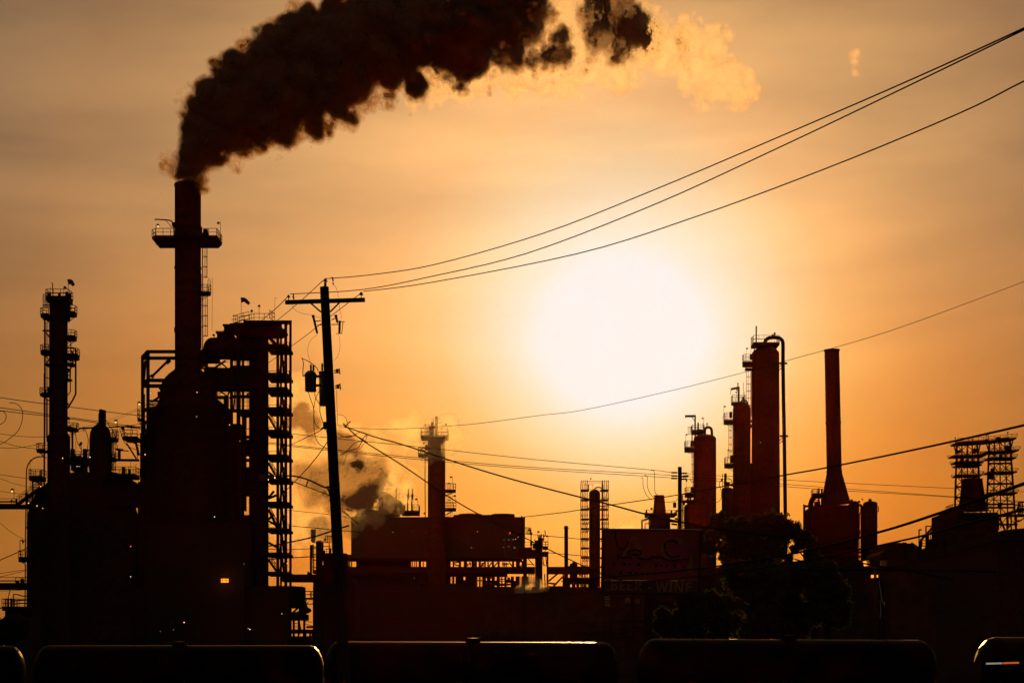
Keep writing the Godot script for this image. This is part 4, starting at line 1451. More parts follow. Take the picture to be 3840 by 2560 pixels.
func build_bridges() -> void:
	var d := 268.0
	sheet(0, 1650, 3.92)
	var o := thing("walkway", "railed upper walkway running off at the picture's edge, with stairs up to the column", "walkway", P(250, 980, d))
	var a := P(-60, 955, d)
	var b := P(495, 955, d)
	box(Vector3((a.x + b.x) * 0.5, a.y - L(27, d), -d), Vector3(b.x - a.x, L(52, d), 2.2))
	part("walkway_deck", o, M.rust)
	fence_line(PackedVector3Array([P(-60, 955, d - 1), P(235, 955, d - 1)]), L(95, d), 5.2)
	bar(P(-60, 905, d - 1), P(235, 905, d - 1), 0.2)
	bar(P(-60, 938, d - 1), P(235, 938, d - 1), 0.09)
	part("railing", o, M.rust)
	stairs(o, 245, 952, 620, 680, d - 1, 1.0)
	bar(P(385, 780, d - 1), P(395, 960, d - 1), 0.4)
	bar(P(235, 860, d - 1), P(235, 955, d - 1), 0.24)
	part("post", o, M.rust)
	flood(o, 199, 955, 715, d, -0.9, true)
	flood(o, 163, 955, 880, d, 0.0)
	bulb(o, 592, 680, d - 1.8, 0.11)
	bulb(o, 413, 925, d - 1.8, 0.13)
	# the zigzag stairs
	var s := thing("stair_tower", "narrow zigzag stair tower with a railed landing beside the tall column", "stairs", foot(540, d + 3))
	platform(s, 450, 640, 545, d + 3, 2.5, 0.55, L(102, d))
	bar(P(470, 590, d + 3), P(480, 950, d + 3), 0.18)
	bar(P(585, 440, d + 3), P(585, 780, d + 3), 0.14)
	bar(P(606, 440, d + 3), P(606, 780, d + 3), 0.14)
	bar(P(500, 580, d + 3), P(575, 640, d + 3), 0.24)
	part("post", s, M.rust)
	for y in [592, 602, 620, 645, 662, 690, 720, 745, 765, 790, 820, 845, 860, 890]:
		bar(P(470, y, d + 3), P(620, y + 4, d + 3), 0.07)
	part("treads", s, M.steel).set_meta("kind", "stuff")
	stairs(s, 475, 920, 625, 800, d + 3)
	stairs(s, 410, 958, 480, 905, d + 3)
	slab(545, 745, 620, 800, d + 2.5, 2.5)
	part("landing", s, M.rust)
	# the arched pipe
	var p := thing("arched_pipe", "tall pipe bending over in an arch into the tall column", "pipe", foot(372, d - 2))
	pipe([[640, 243], [560, 245], [505, 262], [450, 298], [405, 360], [386, 430], [380, 560], [376, 900], [368, 1400], [365, 1900], [360, 2700], [360, 3500]], 18, d - 2, true, 10)
	part("pipe", p, M.shell)
	pipe([[398, 780], [395, 1100], [392, 1600], [388, 2700], [388, 3500]], 12, d - 2, false)
	part("side_pipe", p, M.shell)
	pipe([[434, 300], [436, 540], [445, 700], [460, 880]], 7, d - 2, false)
	part("conduit", p, M.steel)
	bar(P(425, 450, d - 2), P(460, 450, d - 2), 0.08)
	bar(P(425, 495, d - 2), P(460, 495, d - 2), 0.08)
	bar(P(434, 292, d - 2), P(465, 310, d - 2), 0.1)
	part("bracket", p, M.steel)
	# clutter at the dome's side
	var c := thing("side_ladder", "short caged ladder and stubs on the broad dome's edge", "ladder", P(415, 1150, 274))
	ladder(c, 430, 1085, 1300, 274, -30)
	slab(385, 1200, 440, 1240, 274, 1.5)
	slab(380, 1265, 440, 1300, 274, 1.5)
	part("bracket", c, M.steel)
	sheet(0, 2000, 3.485)
	var l := thing("landing", "small railed landing with a gooseneck lamp on the broad dome's edge", "platform", P(320, 330, 274))
	platform(l, 258, 390, 322, 274, 3.0, 0.6, L(92, 274), 1)
	tube(smooth(pts([[258, 320], [256, 180], [255, 110], [262, 90], [275, 82], [288, 86], [295, 100]], 273)), 0.05, 6)
	part("gooseneck", l, M.steel)
	lathe(P(294, 137, 273), [[0.0, 0.0], [0.05, 0.0], [0.14, 0.3], [0.26, 0.42], [0.26, 0.5], [0.0, 0.54]], 10)
	part("lamp_shade", l, M.steel)
	bulb(l, 332, 398, 272.5, 0.1)
	bulb(l, 338, 378, 272.5, 0.05, M.glow_white)
	var w := thing("walkway", "railed lower walkway running off at the picture's edge, under the gooseneck lamp", "walkway", P(150, 700, 270))
	a = P(-80, 660, 270)
	b = P(380, 660, 270)
	box(Vector3((a.x + b.x) * 0.5, a.y - L(37, 270), -270), Vector3(b.x - a.x, L(74, 270), 2.4))
	part("walkway_deck", w, M.rust)
	fence_line(PackedVector3Array([P(-80, 660, 269), P(370, 660, 269)]), L(86, 270), 4.2)
	bar(P(-80, 618, 269), P(370, 618, 269), 0.16)
	bar(P(-80, 645, 269), P(370, 645, 269), 0.06)
	part("railing", w, M.rust)
	fence_line(PackedVector3Array([P(195, 660, 271), P(370, 660, 271)]), L(82, 270), 0.8)
	slab(200, 625, 235, 655, 269.5, 0.5)
	slab(258, 590, 300, 650, 270.5, 0.5)
	part("valve", w, M.steel)
	box(P(147, 722, 269), Vector3(0.36, 0.24, 0.3))
	part("lamp_housing", w, M.can)
	bar(P(125, 735, 269), P(97, 860, 269), 0.09)
	part("hanger", w, M.steel)
	var k := thing("loading_deck", "low railed deck and pipes just above the bush at the picture's edge", "platform", foot(200, 262))
	platform(k, 58, 390, 970, 262, 3.0, 0.45, L(110, 262))
	for x in [68, 95, 105, 135, 150, 180]:
		bar(P(x, 850, 262), P(x, 1090, 262), 0.16)
	bar(P(65, 858, 262), P(155, 858, 262), 0.2)
	part("post", k, M.steel)
	pipe([[165, 795], [220, 798], [300, 818], [380, 812]], 14, 261)
	part("pipe", k, M.shell)
	pipe([[150, 880], [260, 875], [380, 865]], 14, 261)
	part("pipe", k, M.shell)
	pipe([[150, 925], [260, 915], [380, 908]], 11, 261)
	part("pipe", k, M.shell)
	bar(P(167, 800, 261), P(172, 960, 261), 0.12)
	bar(P(220, 880, 261), P(220, 965, 261), 0.07)
	part("pipe_support", k, M.steel)
	block(75, 1010, 400, 263, 6)
	part("plinth", k, M.concrete)

# ---------------------------------------------------------------- the cooler building and the racks
func build_middle() -> void:
	var d := 345.0
	sheet(1300, 1540, 3.564)
	var o := thing("steaming_column", "straight column with steam blowing round its railed top, above the cooler building", "column", foot(1201, d))
	var a := P(1201, 362, d)
	lathe(foot(1201, d), [[0.0, 0.0], [L(118, d), 0.0], [L(117, d), a.y], [0.0, a.y + 0.1]], 32)
	part("shell", o, M.stack)
	slab(1181, 76, 1216, 370, d - 0.5, 1.0)
	part("vent_stack", o, M.stack)
	slab(1098, 200, 1180, 225, d - 0.8, 1.0)
	slab(1128, 150, 1158, 205, d - 0.6, 0.8)
	slab(1100, 225, 1160, 320, d - 0.6, 1.2)
	slab(1122, 175, 1136, 210, d - 0.4, 0.6)
	part("valve", o, M.steel)
	platform(o, 998, 1356, 356, d, 4.6, 0.35, L(98, d))
	for x in [1015, 1040, 1065, 1160, 1230, 1260, 1290]:
		bar(P(x, 262, d - 2.3), P(x, 356, d - 2.3), 0.06)
	part("rail_post", o, M.steel)
	flood(o, 1052, 330, 182, d - 2, 0.0)
	flood(o, 1340, 340, 172, d - 2, -0.6)
	bar(P(1216, 165, d), P(1272, 162, d), 0.08)
	bar(P(1272, 162, d), P(1272, 250, d), 0.06)
	part("bracket", o, M.steel)
	platform(o, 956, 1095, 578, d - 0.5, 2.0, 0.5, L(82, d), 1)
	slab(1045, 455, 1085, 520, d - 0.5, 0.8)
	part("manway", o, M.shell)
	tube(smooth(pts([[1050, 540], [1010, 525], [1005, 500], [1030, 490], [1050, 500]], d - 0.6)), 0.1, 6)
	flood(o, 1024, 490, 420, d - 0.6, 0.3)
	pipe([[1047, 615], [1046, 900], [1049, 1385], [1049, 1500]], 11, d - 0.7, false)
	part("downcomer", o, M.shell)
	platform(o, 1312, 1457, 1064, d - 0.3, 2.2, 0.38, L(86, d), -1)
	platform(o, 1312, 1461, 1312, d - 0.3, 2.2, 0.38, L(84, d), -1)
	ladder(o, 1352, 965, 1420, d - 0.3, 34)
	ladder(o, 1408, 1060, 1440, d - 0.3, 0.0)
	bar(P(1330, 1090, d - 0.4), P(1330, 1310, d - 0.4), 0.05)
	flood(o, 1413, 980, 878, d - 0.3, -0.9)
	flood(o, 1457, 1225, 1128, d - 0.3, -0.7)
	# the building with fans on its roof
	var b := thing("cooler_building", "long windowless cooler building with two fan rings on its roof", "building", foot(1000, 348))
	sheet(0, 0, 0.6125)
	slab(806, 1187, 1205, 1282, 346, 4.0)
	slab(806, 1187, 1205, 1240, 350, 13.0)
	part("wall", b, M.concrete)
	slab(1042, 1182, 1138, 1190, 345.8, 15.0)
	slab(1010, 1186, 1028, 1190, 345.8, 15.0)
	part("parapet", b, M.concrete)
	sheet(1650, 1860, 3.563)
	for q in [[245, 558, 242], [685, 998, 244]]:
		cyl(q[0], q[1], q[2], 285, 354, 32)
		part("fan_ring", b, M.concrete)
	slab(175, 264, 250, 300, 346.5, 12.0)
	slab(610, 266, 700, 300, 346.5, 12.0)
	part("parapet", b, M.concrete)
	bar(P(740, 245, 352), P(740, 222, 352), 0.08)
	bar(P(1091, 262, 346), P(1091, 760, 346), 0.22)
	part("lightning_rod", b, M.steel)
	slab(1060, 440, 1130, 700, 347, 4.0)
	part("side_annex", b, M.concrete)
	slab(1066, 560, 1084, 620, 346.5, 0.4)
	part("side_annex", b, M.concrete)
	for q in [[47, 478, 0.1, 0], [500, 474, 0.12, 0], [935, 487, 0.12, 2], [932, 503, 0.08, 0], [1044, 545, 0.1, 2], [978, 578, 0.09, 1], [1008, 572, 0.09, 1], [918, 583, 0.06, 1], [853, 580, 0.05, 1], [422, 688, 0.09, 1], [848, 684, 0.06, 1], [919, 674, 0.06, 1], [998, 690, 0.1, 1]]:
		bulb(b, q[0], q[1], 345.6, q[2], [M.glow, M.glow_white, M.glow_red][q[3]])
	sheet(1100, 1940, 3.1367)
	for q in [[1168, 172, 0.13], [1405, 166, 0.06], [1553, 172, 0.06], [632, 175, 0.07], [615, 239, 0.08]]:
		bulb(b, q[0], q[1], 345.6, q[2])
	# what stands on its roof in the steam
	sheet(1300, 1540, 3.564)
	var r := thing("exhaust_unit", "rooftop machinery with a rounded housing and three short exhaust pipes wrapped in steam", "machinery", P(600, 1390, 350))
	prism([[100, 1420], [110, 1395], [150, 1388], [480, 1385], [490, 1420]], 349, 8.0)
	part("base", r, M.shell)
	prism([[420, 1110], [440, 1095], [520, 1082], [600, 1130], [730, 1215], [728, 1300], [690, 1390], [420, 1390]], 350, 5.0)
	part("housing", r, M.shell)
	slab(135, 1235, 260, 1390, 350, 4.0)
	part("housing", r, M.shell)
	for q in [[262, 1205, 262, 1390], [406, 1205, 406, 1390], [262, 1205, 406, 1203], [320, 1280, 320, 1350], [340, 1280, 340, 1350], [275, 1290, 400, 1292], [275, 1330, 400, 1335], [135, 1215, 135, 1400]]:
		bar(P(q[0], q[1], 349), P(q[2], q[3], 349), 0.16)
	part("pipe_frame", r, M.steel)
	slab(270, 1335, 500, 1395, 350.5, 4.0)
	part("base", r, M.shell)
	for q in [[663, 1036, 22], [823, 1044, 22], [879, 1040, 20]]:
		cyl(q[0] - q[2] * 0.5, q[0] + q[2] * 0.5, q[1], 1180, 350, 12)
		var st := part("exhaust_pipe", r, M.stack)
		cyl(q[0] - 16, q[0] + 4, 1120, 1190, 350, 12)
		cyl(q[0] - 16, q[0] - 2, 1190, 1225, 350, 10)
		cyl(q[0] - 20, q[0], 1220, 1370, 350, 10)
		part("silencer", st, M.stack)
	bar(P(797, 1136, 350), P(900, 1134, 350), 0.1)
	bar(P(690, 1115, 350), P(690, 1200, 350), 0.05)
	part("tie_bar", r, M.steel)
	platform(r, 735, 970, 1352, 350, 4.0, 0.6, L(85, 350))
	slab(740, 1260, 780, 1350, 349, 1.0)
	part("valve", r, M.steel)
	bar(P(735, 1240, 349), P(830, 1240, 349), 0.07)
	bar(P(895, 1180, 349), P(895, 1270, 349), 0.06)
	part("rail_bar", r, M.steel)
	flood(r, 944, 1270, 1172, 349, -0.7)
	flood(r, 1035, 1390, 1360, 347, 0.2)
	# the rack below
	sheet(1650, 1860, 3.563)
	var k := thing("pipe_rack", "long two-storey pipe rack standing under the cooler building", "pipe rack", foot(700, 350))
	for q in [[-1290, 780, 1100, 866, 348, 2.0], [-1290, 943, 1270, 1030, 347, 3.0], [-1290, 1030, 900, 1072, 348, 2.0], [-1290, 1208, 1280, 1300, 347.5, 6.0]]:
		slab(q[0], q[1], q[2], q[3], q[4], q[5])
		part("pipe_tier", k, M.rust)
	for q in [[-1290, -1247], [-1240, -1232], [-1215, -1207], [-1190, -1182], [-1122, -388], [-375, -366], [-345, -336], [-322, -312], [-288, -256], [-232, -222], [-188, 140], [168, 188], [250, 280], [316, 360], [420, 452], [466, 492], [515, 545], [590, 612], [632, 650], [692, 720], [770, 798], [962, 992], [1014, 1068], [1092, 1128]]:
		slab(q[0], 865, q[1], 950, 350, 1.2)
		part("post", k, M.rust)
	for q in [[190, 912, 255, 930], [190, 890, 255, 880], [545, 940, 592, 885], [652, 940, 692, 885], [720, 940, 770, 885], [925, 880, 962, 935], [1068, 945, 1092, 920], [372, 900, 372, 935], [400, 880, 404, 935], [385, 900, 415, 905], [455, 870, 462, 940], [560, 890, 560, 940], [575, 890, 575, 940], [830, 905, 920, 905], [840, 880, 842, 940], [860, 880, 862, 940], [885, 885, 886, 940], [1104, 865, 1104, 880], [1068, 876, 1128, 880]]:
		bar(P(q[0], q[1], 351), P(q[2], q[3], 351), 0.22)
	part("cross_bracing", k, M.rust)
	# the lower storey is choked with plant; only slits stay open
	for q in [[-1290, 138], [162, 190], [206, 312], [336, 495], [520, 540], [562, 612], [625, 672], [690, 732], [756, 800], [816, 826], [860, 890], [945, 988], [1010, 1066], [1088, 1112], [1124, 1180]]:
		slab(q[0], 1070, q[1], 1215, 349, 1.5)
		part("equipment_bay", k, M.shell)
	for q in [[495, 1120, 565, 1132], [610, 1080, 700, 1095], [610, 1125, 760, 1165], [690, 1165, 860, 1195], [690, 1080, 735, 1100], [800, 1105, 870, 1112], [800, 1130, 870, 1136], [890, 1115, 945, 1155], [890, 1165, 945, 1190], [985, 1130, 1012, 1215], [610, 1170, 690, 1215], [900, 1085, 935, 1115], [312, 1120, 336, 1215], [140, 1165, 162, 1215]]:
		slab(q[0], q[1], q[2], q[3], 349.5, 1.0)
		part("equipment_bay", k, M.shell)
	for x in [150, 505, 550, 680, 815, 835, 905, 1075, 1116]:
		bar(P(x, 1070, 350), P(x, 1215, 350), 0.09)
	part("thin_pipe", k, M.steel)
	sheet(1100, 1940, 3.1367)
	for q in [[315, 505, 350, 557], [628, 510, 738, 572], [1383, 513, 1470, 570], [1500, 520, 1560, 572]]:
		pass
	for q in [[1423, 711, 0.1], [1266, 909, 0.08], [1860, 1024, 0.1], [494, 1042, 0.15], [1483, 1262, 0.06], [1737, 1046, 0.05]]:
		bulb(k, q[0], q[1], 345.0, q[2])
	for q in [[666, 825], [702, 823], [702, 933], [1553, 780]]:
		bulb(k, q[0], q[1], 345.0, 0.05, M.glow_white)
	# the tower at the rack's open end
	sheet(1650, 1860, 3.563)
	var u := thing("rack_end", "open steel end bay with a knobbly column at the pipe rack's sunlit end", "steel frame", foot(1320, 344))
	for q in [[1110, 1162, 690, 343], [1425, 1450, 738, 343], [1640, 1660, 1030, 345]]:
		block(q[0], q[2], q[1], q[3], 1.0)
		part("column", u, M.rust)
	for q in [[1050, 690, 1230, 740], [1100, 710, 1300, 820], [1365, 740, 1450, 796], [1440, 943, 2000, 1030], [1440, 1200, 1700, 1300], [1230, 715, 1260, 725]]:
		slab(q[0], q[1], q[2], q[3], 342.5, 4.0)
		part("beam", u, M.rust)
	for q in [[1165, 822, 1260, 930], [1375, 800, 1385, 930], [1410, 800, 1425, 930], [1370, 885, 1415, 940], [1452, 1135, 1590, 1020], [1515, 1205, 1640, 1075], [1452, 1160, 1560, 1175], [1165, 908, 1262, 915], [1400, 1040, 1408, 1200]]:
		bar(P(q[0], q[1], 344), P(q[2], q[3], 344), 0.3 if q[0] in [1452, 1515] else 0.14)
		part("brace", u, M.rust)
	for x in [1185, 1200, 1225, 1245, 1262, 1395]:
		bar(P(x, 1035, 345), P(x, 1200, 345), 0.08)
	bar(P(1180, 1048, 345), P(1268, 1048, 345), 0.08)
	bar(P(1180, 1155, 345), P(1268, 1158, 345), 0.12)
	part("thin_pipe", u, M.steel)
	block(1272, 690, 1300, 343.4, 1.0)
	cyl(1290, 1370, 590, 2600, 344, 20)
	part("knobbly_column", u, M.shell)
	for q in [[1270, 590, 1330, 660], [1310, 550, 1362, 600], [1240, 630, 1290, 700], [1205, 600, 1235, 660], [1362, 560, 1395, 585], [1330, 520, 1340, 560], [1262, 570, 1272, 600]]:
		slab(q[0], q[1], q[2], q[3], 343, 1.2)
		part("valve", u, M.steel)
	pipe([[1315, 570], [1318, 540], [1335, 530], [1355, 545], [1355, 505]], 14, 343)
	pipe([[1380, 580], [1382, 505]], 11, 343, false)
	pipe([[1385, 545], [1402, 530], [1406, 500], [1402, 456]], 12, 343)
	pipe([[1370, 600], [1385, 590], [1388, 570]], 10, 343)
	part("vent_pipe", u, M.shell)
	platform(u, 1372, 1445, 680, 343, 2.0, 0.45, L(70, 343), -1)
	flood(u, 1443, 610, 525, 343, -0.5)
	flood(u, 1305, 560, 468, 343, 0.5)
	# stairs and rails by the mast
	for q in [[1130, 420, 1222, 424], [1150, 500, 1235, 505], [1172, 440, 1172, 500], [1190, 425, 1190, 500], [1150, 420, 1150, 500], [1205, 425, 1205, 500]]:
		bar(P(q[0], q[1], 345), P(q[2], q[3], 345), 0.14)
	slab(1172, 440, 1222, 460, 345, 0.6)
	slab(1210, 455, 1224, 690, 345, 0.6)
	slab(1224, 485, 1236, 500, 345, 0.6)
	part("pipe_frame", u, M.steel)
	fence_line(PackedVector3Array([P(1130, 690, 344), P(1245, 690, 344)]), L(75, 344), 1.2)
	part("railing", u, M.steel)
	# mast, thin chimney, rails beyond
	var m := thing("lamp_mast", "thin mast with a knob, holding a line beside the cooler building", "mast", foot(1130, 180))
	block(1124, 290, 1137, 180, 0.25)
	part("mast", m, M.wood)
	ball(P(1128, 292, 180), L(13, 180), 8)
	part("knob", m, M.porcelain)
	var c := thing("thin_chimney", "thin plain chimney with a collar, between the cooler building and the scaffolded column", "chimney", foot(1687, 360))
	cyl(1661, 1713, 398, 2600, 360, 20)
	part("shaft", c, M.stack)
	cyl(1652, 1722, 417, 430, 360, 20)
	part("collar", c, M.stack)
	var f := thing("pipe_manifold", "tangle of railings and valves between the thin chimney and the scaffolded column", "machinery", foot(1850, 362))
	for q in [[1713, 943, 2000, 955, 362, 0.3], [1713, 1010, 2000, 1018, 362, 0.22], [1790, 900, 1792, 1090, 362, 1.3], [1745, 920, 1745, 1090, 362, 0.3], [1770, 900, 1815, 888, 362, 0.5], [1760, 1000, 1760, 1090, 363, 0.2], [1832, 985, 1832, 1090, 363, 0.12], [1850, 1085, 1880, 1040, 363, 0.15], [1800, 990, 1950, 996, 363, 0.14], [1720, 1040, 1960, 1045, 363, 0.14], [1880, 1040, 1905, 1085, 363, 0.15], [1900, 990, 1902, 1090, 363, 0.12], [1925, 985, 1930, 1090, 363, 0.12], [1860, 985, 1862, 1085, 363, 0.1], [1735, 985, 1737, 1090, 363, 0.1]]:
		bar(P(q[0], q[1], q[4]), P(q[2], q[3], q[4]), q[5])
		part("pipe", f, M.rust)
	slab(1725, 975, 1770, 1000, 362, 0.8)
	slab(1738, 900, 1765, 920, 362, 0.5)
	part("valve", f, M.steel)
	slab(1660, 1086, 2080, 1170, 361, 3.0)
	part("beam", f, M.rust)
	for q in [[1660, 1170, 1742, 1260], [1766, 1170, 1812, 1260], [1825, 1170, 1862, 1260], [1985, 1170, 2080, 1260]]:
		slab(q[0], q[1], q[2], q[3], 362, 2.0)
		part("plinth", f, M.rust)
	for y in [1190, 1210, 1228, 1242]:
		bar(P(1870, y, 362), P(1960, y + 8, 362), 0.2)
	for x in [1885, 1905, 1930, 1945]:
		bar(P(x, 1170, 362), P(x, 1260, 362), 0.2)
	part("grille_frame", f, M.rust)
	block(1655, 1250, 2090, 362, 3.0)
	part("foundation", f, M.concrete)

func build_silencer() -> void:
	var d := 315.0
	sheet(1100, 1940, 3.1367)
	var o := thing("vent_silencer", "steaming upright silencer drum on a ladder frame, beside the leaning pole's foot", "silencer", foot(290, d))
	var a := P(203, 300, d)
	var b := P(262, 140, d)
	var r := (b.x - a.x) * 0.5
	lathe(Vector3(a.x + r, a.y, a.z), [[0.0, 0.0], [r * 0.6, 0.15], [r, 1.0], [r, b.y - a.y], [r * 0.9, b.y - a.y], [r * 0.9, b.y - a.y - 2.0]], 20)
	part("drum", o, M.shell)
	block(262, 278, 322, d, 3.0)
	part("column", o, M.rust)
	for q in [[275, 268], [292, 262], [308, 265], [322, 262]]:
		slab(q[0] - 4, q[1], q[0] + 4, q[1] + 20, d, 0.6)
		part("stub", o, M.steel)
	slab(196, 320, 220, 470, d, 0.8)
	bar(P(205, 330, d), P(205, 660, d), 0.35)
	part("side_pipe", o, M.steel)
	ladder(o, 240, 320, 620, d - 0.2, -16)
	for q in [[228, 345, 262, 345], [228, 370, 262, 360], [228, 435, 262, 435], [228, 460, 262, 462], [228, 500, 262, 500], [228, 580, 262, 590], [260, 300, 225, 290]]:
		bar(P(q[0], q[1], d), P(q[2], q[3], d), 0.16)
	part("bracket", o, M.steel)
	var v := P(248, 640, d)
	ball(v, L(26, d), 12)
	part("knuckle", o, M.shell)
	var f := thing("valve_skid", "railed skid of pipes and valves squeezed beside the leaning pole's foot", "machinery", foot(420, d + 2))
	for q in [[375, 216, 520, 216], [375, 293, 420, 293], [378, 216, 378, 293], [402, 216, 402, 293], [420, 216, 420, 430], [440, 216, 440, 300], [455, 216, 455, 300], [470, 216, 470, 430], [345, 340, 520, 345], [385, 370, 520, 372], [345, 280, 345, 420], [360, 250, 360, 290], [330, 290, 355, 290], [330, 310, 355, 310], [330, 330, 355, 330], [330, 350, 355, 350], [330, 370, 355, 370]]:
		bar(P(q[0], q[1], d + 2), P(q[2], q[3], d + 2), 0.14)
	part("pipe_frame", f, M.steel)
	fence_line(PackedVector3Array([P(345, 425, d + 3), P(520, 425, d + 3)]), L(55, d), 0.7)
	part("railing", f, M.steel)
	slab(360, 250, 385, 262, d + 2, 0.6)
	slab(340, 385, 370, 425, d + 2, 0.6)
	slab(415, 360, 440, 425, d + 2, 0.8)
	part("valve", f, M.steel)
	slab(318, 420, 620, 500, d + 2, 4.0)
	slab(350, 490, 415, 620, d + 2, 4.0)
	slab(435, 490, 628, 620, d + 2, 4.0)
	slab(318, 558, 640, 780, d + 2, 4.0)
	part("skid_base", f, M.rust)
	bulb(f, 328, 463, d + 1.5, 0.08, M.glow_white)
	bar(P(332, 505, d + 4), P(332, 558, d + 4), 0.1)
	bar(P(318, 528, d + 4), P(350, 528, d + 4), 0.08)
	part("thin_pipe", f, M.steel)
	var g := thing("gantry_bridge", "thick level beam bridging from the stair tower to the silencer", "bridge", P(100, 710, 305))
	slab(-140, 668, 262, 752, 303, 3.5)
	part("girder", g, M.rust)
	for q in [[172, 635], [186, 645], [198, 650]]:
		bar(P(q[0], q[1], 303), P(q[0] - 4, 668, 303), 0.22)
	slab(160, 660, 215, 668, 303.2, 1.0)
	part("fitting", g, M.steel)
	var k := thing("process_block", "tall black process block behind the leaning pole's foot", "building", foot(500, 320))
	prism([[222, 748], [230, 775], [232, 1600], [700, 1600], [700, 700], [222, 700]], 320, 10.0)
	part("wall", k, M.concrete)
	block(235, 760, 720, 319, 12.0)
	part("wall", k, M.concrete)
	var p := thing("blower_unit", "boxy blower with a fat round-ended pipe, low beside the stair tower", "machinery", foot(60, 300))
	prism([[-140, 805], [0, 805], [110, 812], [112, 965], [135, 1040], [150, 1060], [-140, 1060]], 300, 4.0)
	part("casing", p, M.shell)
	var e := P(215, 1093, 298)
	lathe(e, [[0.0, 0.0], [L(24, 298), 0.25], [L(38, 298), 0.8], [L(38, 298), L(150, 298)], [0.0, L(150, 298)]], 20, Vector3.LEFT)
	part("round_pipe", p, M.shell)
	pipe([[-30, 1140], [10, 1100], [60, 1060], [90, 1055]], 22, 298)
	pipe([[-30, 1180], [40, 1130], [100, 1100], [130, 1095]], 40, 298)
	part("elbow_pipe", p, M.shell)
	slab(-140, 1110, 130, 1208, 299, 3.0)
	slab(118, 1140, 165, 1208, 299, 2.0)
	part("bed_frame", p, M.rust)
	for x in [-2, 58, 122]:
		block(x - 10, 1200, x + 10, 299, 1.0)
		part("leg", p, M.rust)
	bar(P(65, 1210, 299), P(85, 1320, 299), 0.2)
	for q in [[5, 1245, 45, 1245], [5, 1285, 45, 1285], [140, 1218, 222, 1232], [135, 1250, 222, 1275]]:
		bar(P(q[0], q[1], 299.5), P(q[2], q[3], 299.5), 0.1)
	part("rail_bar", p, M.steel)
	slab(-140, 1315, 230, 1362, 299, 2.0)
	slab(150, 1275, 225, 1300, 299, 1.0)
	part("bed_frame", p, M.rust)
	for q in [[108, 145], [182, 200], [212, 235]]:
		block(q[0], 1350, q[1], 299, 1.0)
		part("leg", p, M.rust)
	block(-140, 1395, 240, 299.5, 2.0)
	part("foundation", p, M.concrete)
	for y in [868, 906]:
		bar(P(100, y, 302), P(235, y, 302), 0.14)
	for x in [198, 212]:
		bar(P(x, 868, 302), P(x, 945, 302), 0.12)
	part("railing", p, M.steel)
	slab(100, 942, 235, 962, 302, 1.5)
	bar(P(130, 1016, 302), P(235, 1016, 302), 0.16)
	part("catwalk", p, M.rust)
	for q in [[130, 1016, 155, 965], [155, 965, 160, 1016], [160, 1010, 195, 965], [205, 965, 225, 985], [145, 1000, 155, 1016]]:
		bar(P(q[0], q[1], 302), P(q[2], q[3], 302), 0.06)
	part("catwalk_truss", p, M.steel)
	bulb(p, 72, 1390, 297.5, 0.06, M.glow_white)

# the low dark buildings at the plant's foot
func build_base() -> void:
	sheet(0, 0, 0.6125)
	var z := thing("pump_house", "low dark pump house under the whole length of the pipe rack", "building", foot(1050, 338))
	block(718, 1348, 1390, 336, 14)
	part("wall", z, M.concrete)
	for q in [[760, 820, 1341], [880, 960, 1343], [1010, 1060, 1340]]:
		slab(q[0], q[2], q[1], 1352, 337, 6.0)
		part("roof_unit", z, M.concrete)
	var o := thing("process_hall", "long unlit process hall along the foot of the chimney and the stair tower", "building", foot(400, 266))
	block(80, 1345, 330, 281, 20)
	part("wall", o, M.concrete)
	block(330, 1200, 560, 281.5, 9)
	part("wall", o, M.concrete)
	block(560, 1345, 655, 283, 8)
	part("wall", o, M.concrete)
	sheet(0, 1650, 1.96)
	for q in [[740, 788, 0.09, 1], [891, 788, 0.1, 2], [958, 780, 0.12, 2], [958, 1003, 0.1, 1], [672, 1239, 0.14, 1], [764, 1331, 0.14, 0], [1351, 1339, 0.14, 0], [567, 1448, 0.08, 1], [1575, 563, 0.11, 1], [1272, 1394, 0.05, 1], [1790, 908, 0.05, 1], [2070, 1276, 0.09, 1], [1835, 1390, 0.12, 1], [1822, 1384, 0.08, 0], [855, 726, 0.06, 1], [1177, 1405, 0.05, 1]]:
		bulb(o, q[0], q[1], 280.0, q[2], [M.glow, M.glow_white, M.glow_red][q[3]])
	# the lit window
	var a := P(1622, 1018, 280.6)
	var b := P(1679, 1046, 280.6)
	var c := (a + b) * 0.5
	var w := b.x - a.x
	var h := a.y - b.y
	for q in [[0, h * 0.5 + 0.06, w + 0.3, 0.12], [0, -h * 0.5 - 0.06, w + 0.3, 0.12], [w * 0.5 + 0.08, 0, 0.16, h], [-w * 0.5 - 0.08, 0, 0.16, h]]:
		box(c + Vector3(q[0], q[1], 0.1), Vector3(q[2], q[3], 0.3))
	box(c + Vector3(0, h * 0.08, 0.1), Vector3(w, 0.07, 0.1))
	box(c + Vector3(w * 0.18, 0, 0.1), Vector3(0.07, h, 0.1))
	box(c + Vector3(-w * 0.3, 0, 0.1), Vector3(0.05, h, 0.1))
	var f := part("window_frame", o, M.rust)
	box(c + Vector3(0, 0, -0.1), Vector3(w, h, 0.06))
	part("lit_window", f, M.window)
	var l := OmniLight3D.new()
	l.name = "window_light"
	l.light_color = Color(1.0, 0.55, 0.2)
	l.light_energy = 0.6
	l.light_size = 0.8
	l.omni_range = 40.0
	l.omni_attenuation = 2.0
	l.shadow_enabled = true
	add_child(l)
	l.position = c + Vector3(0, 0, 0.7)

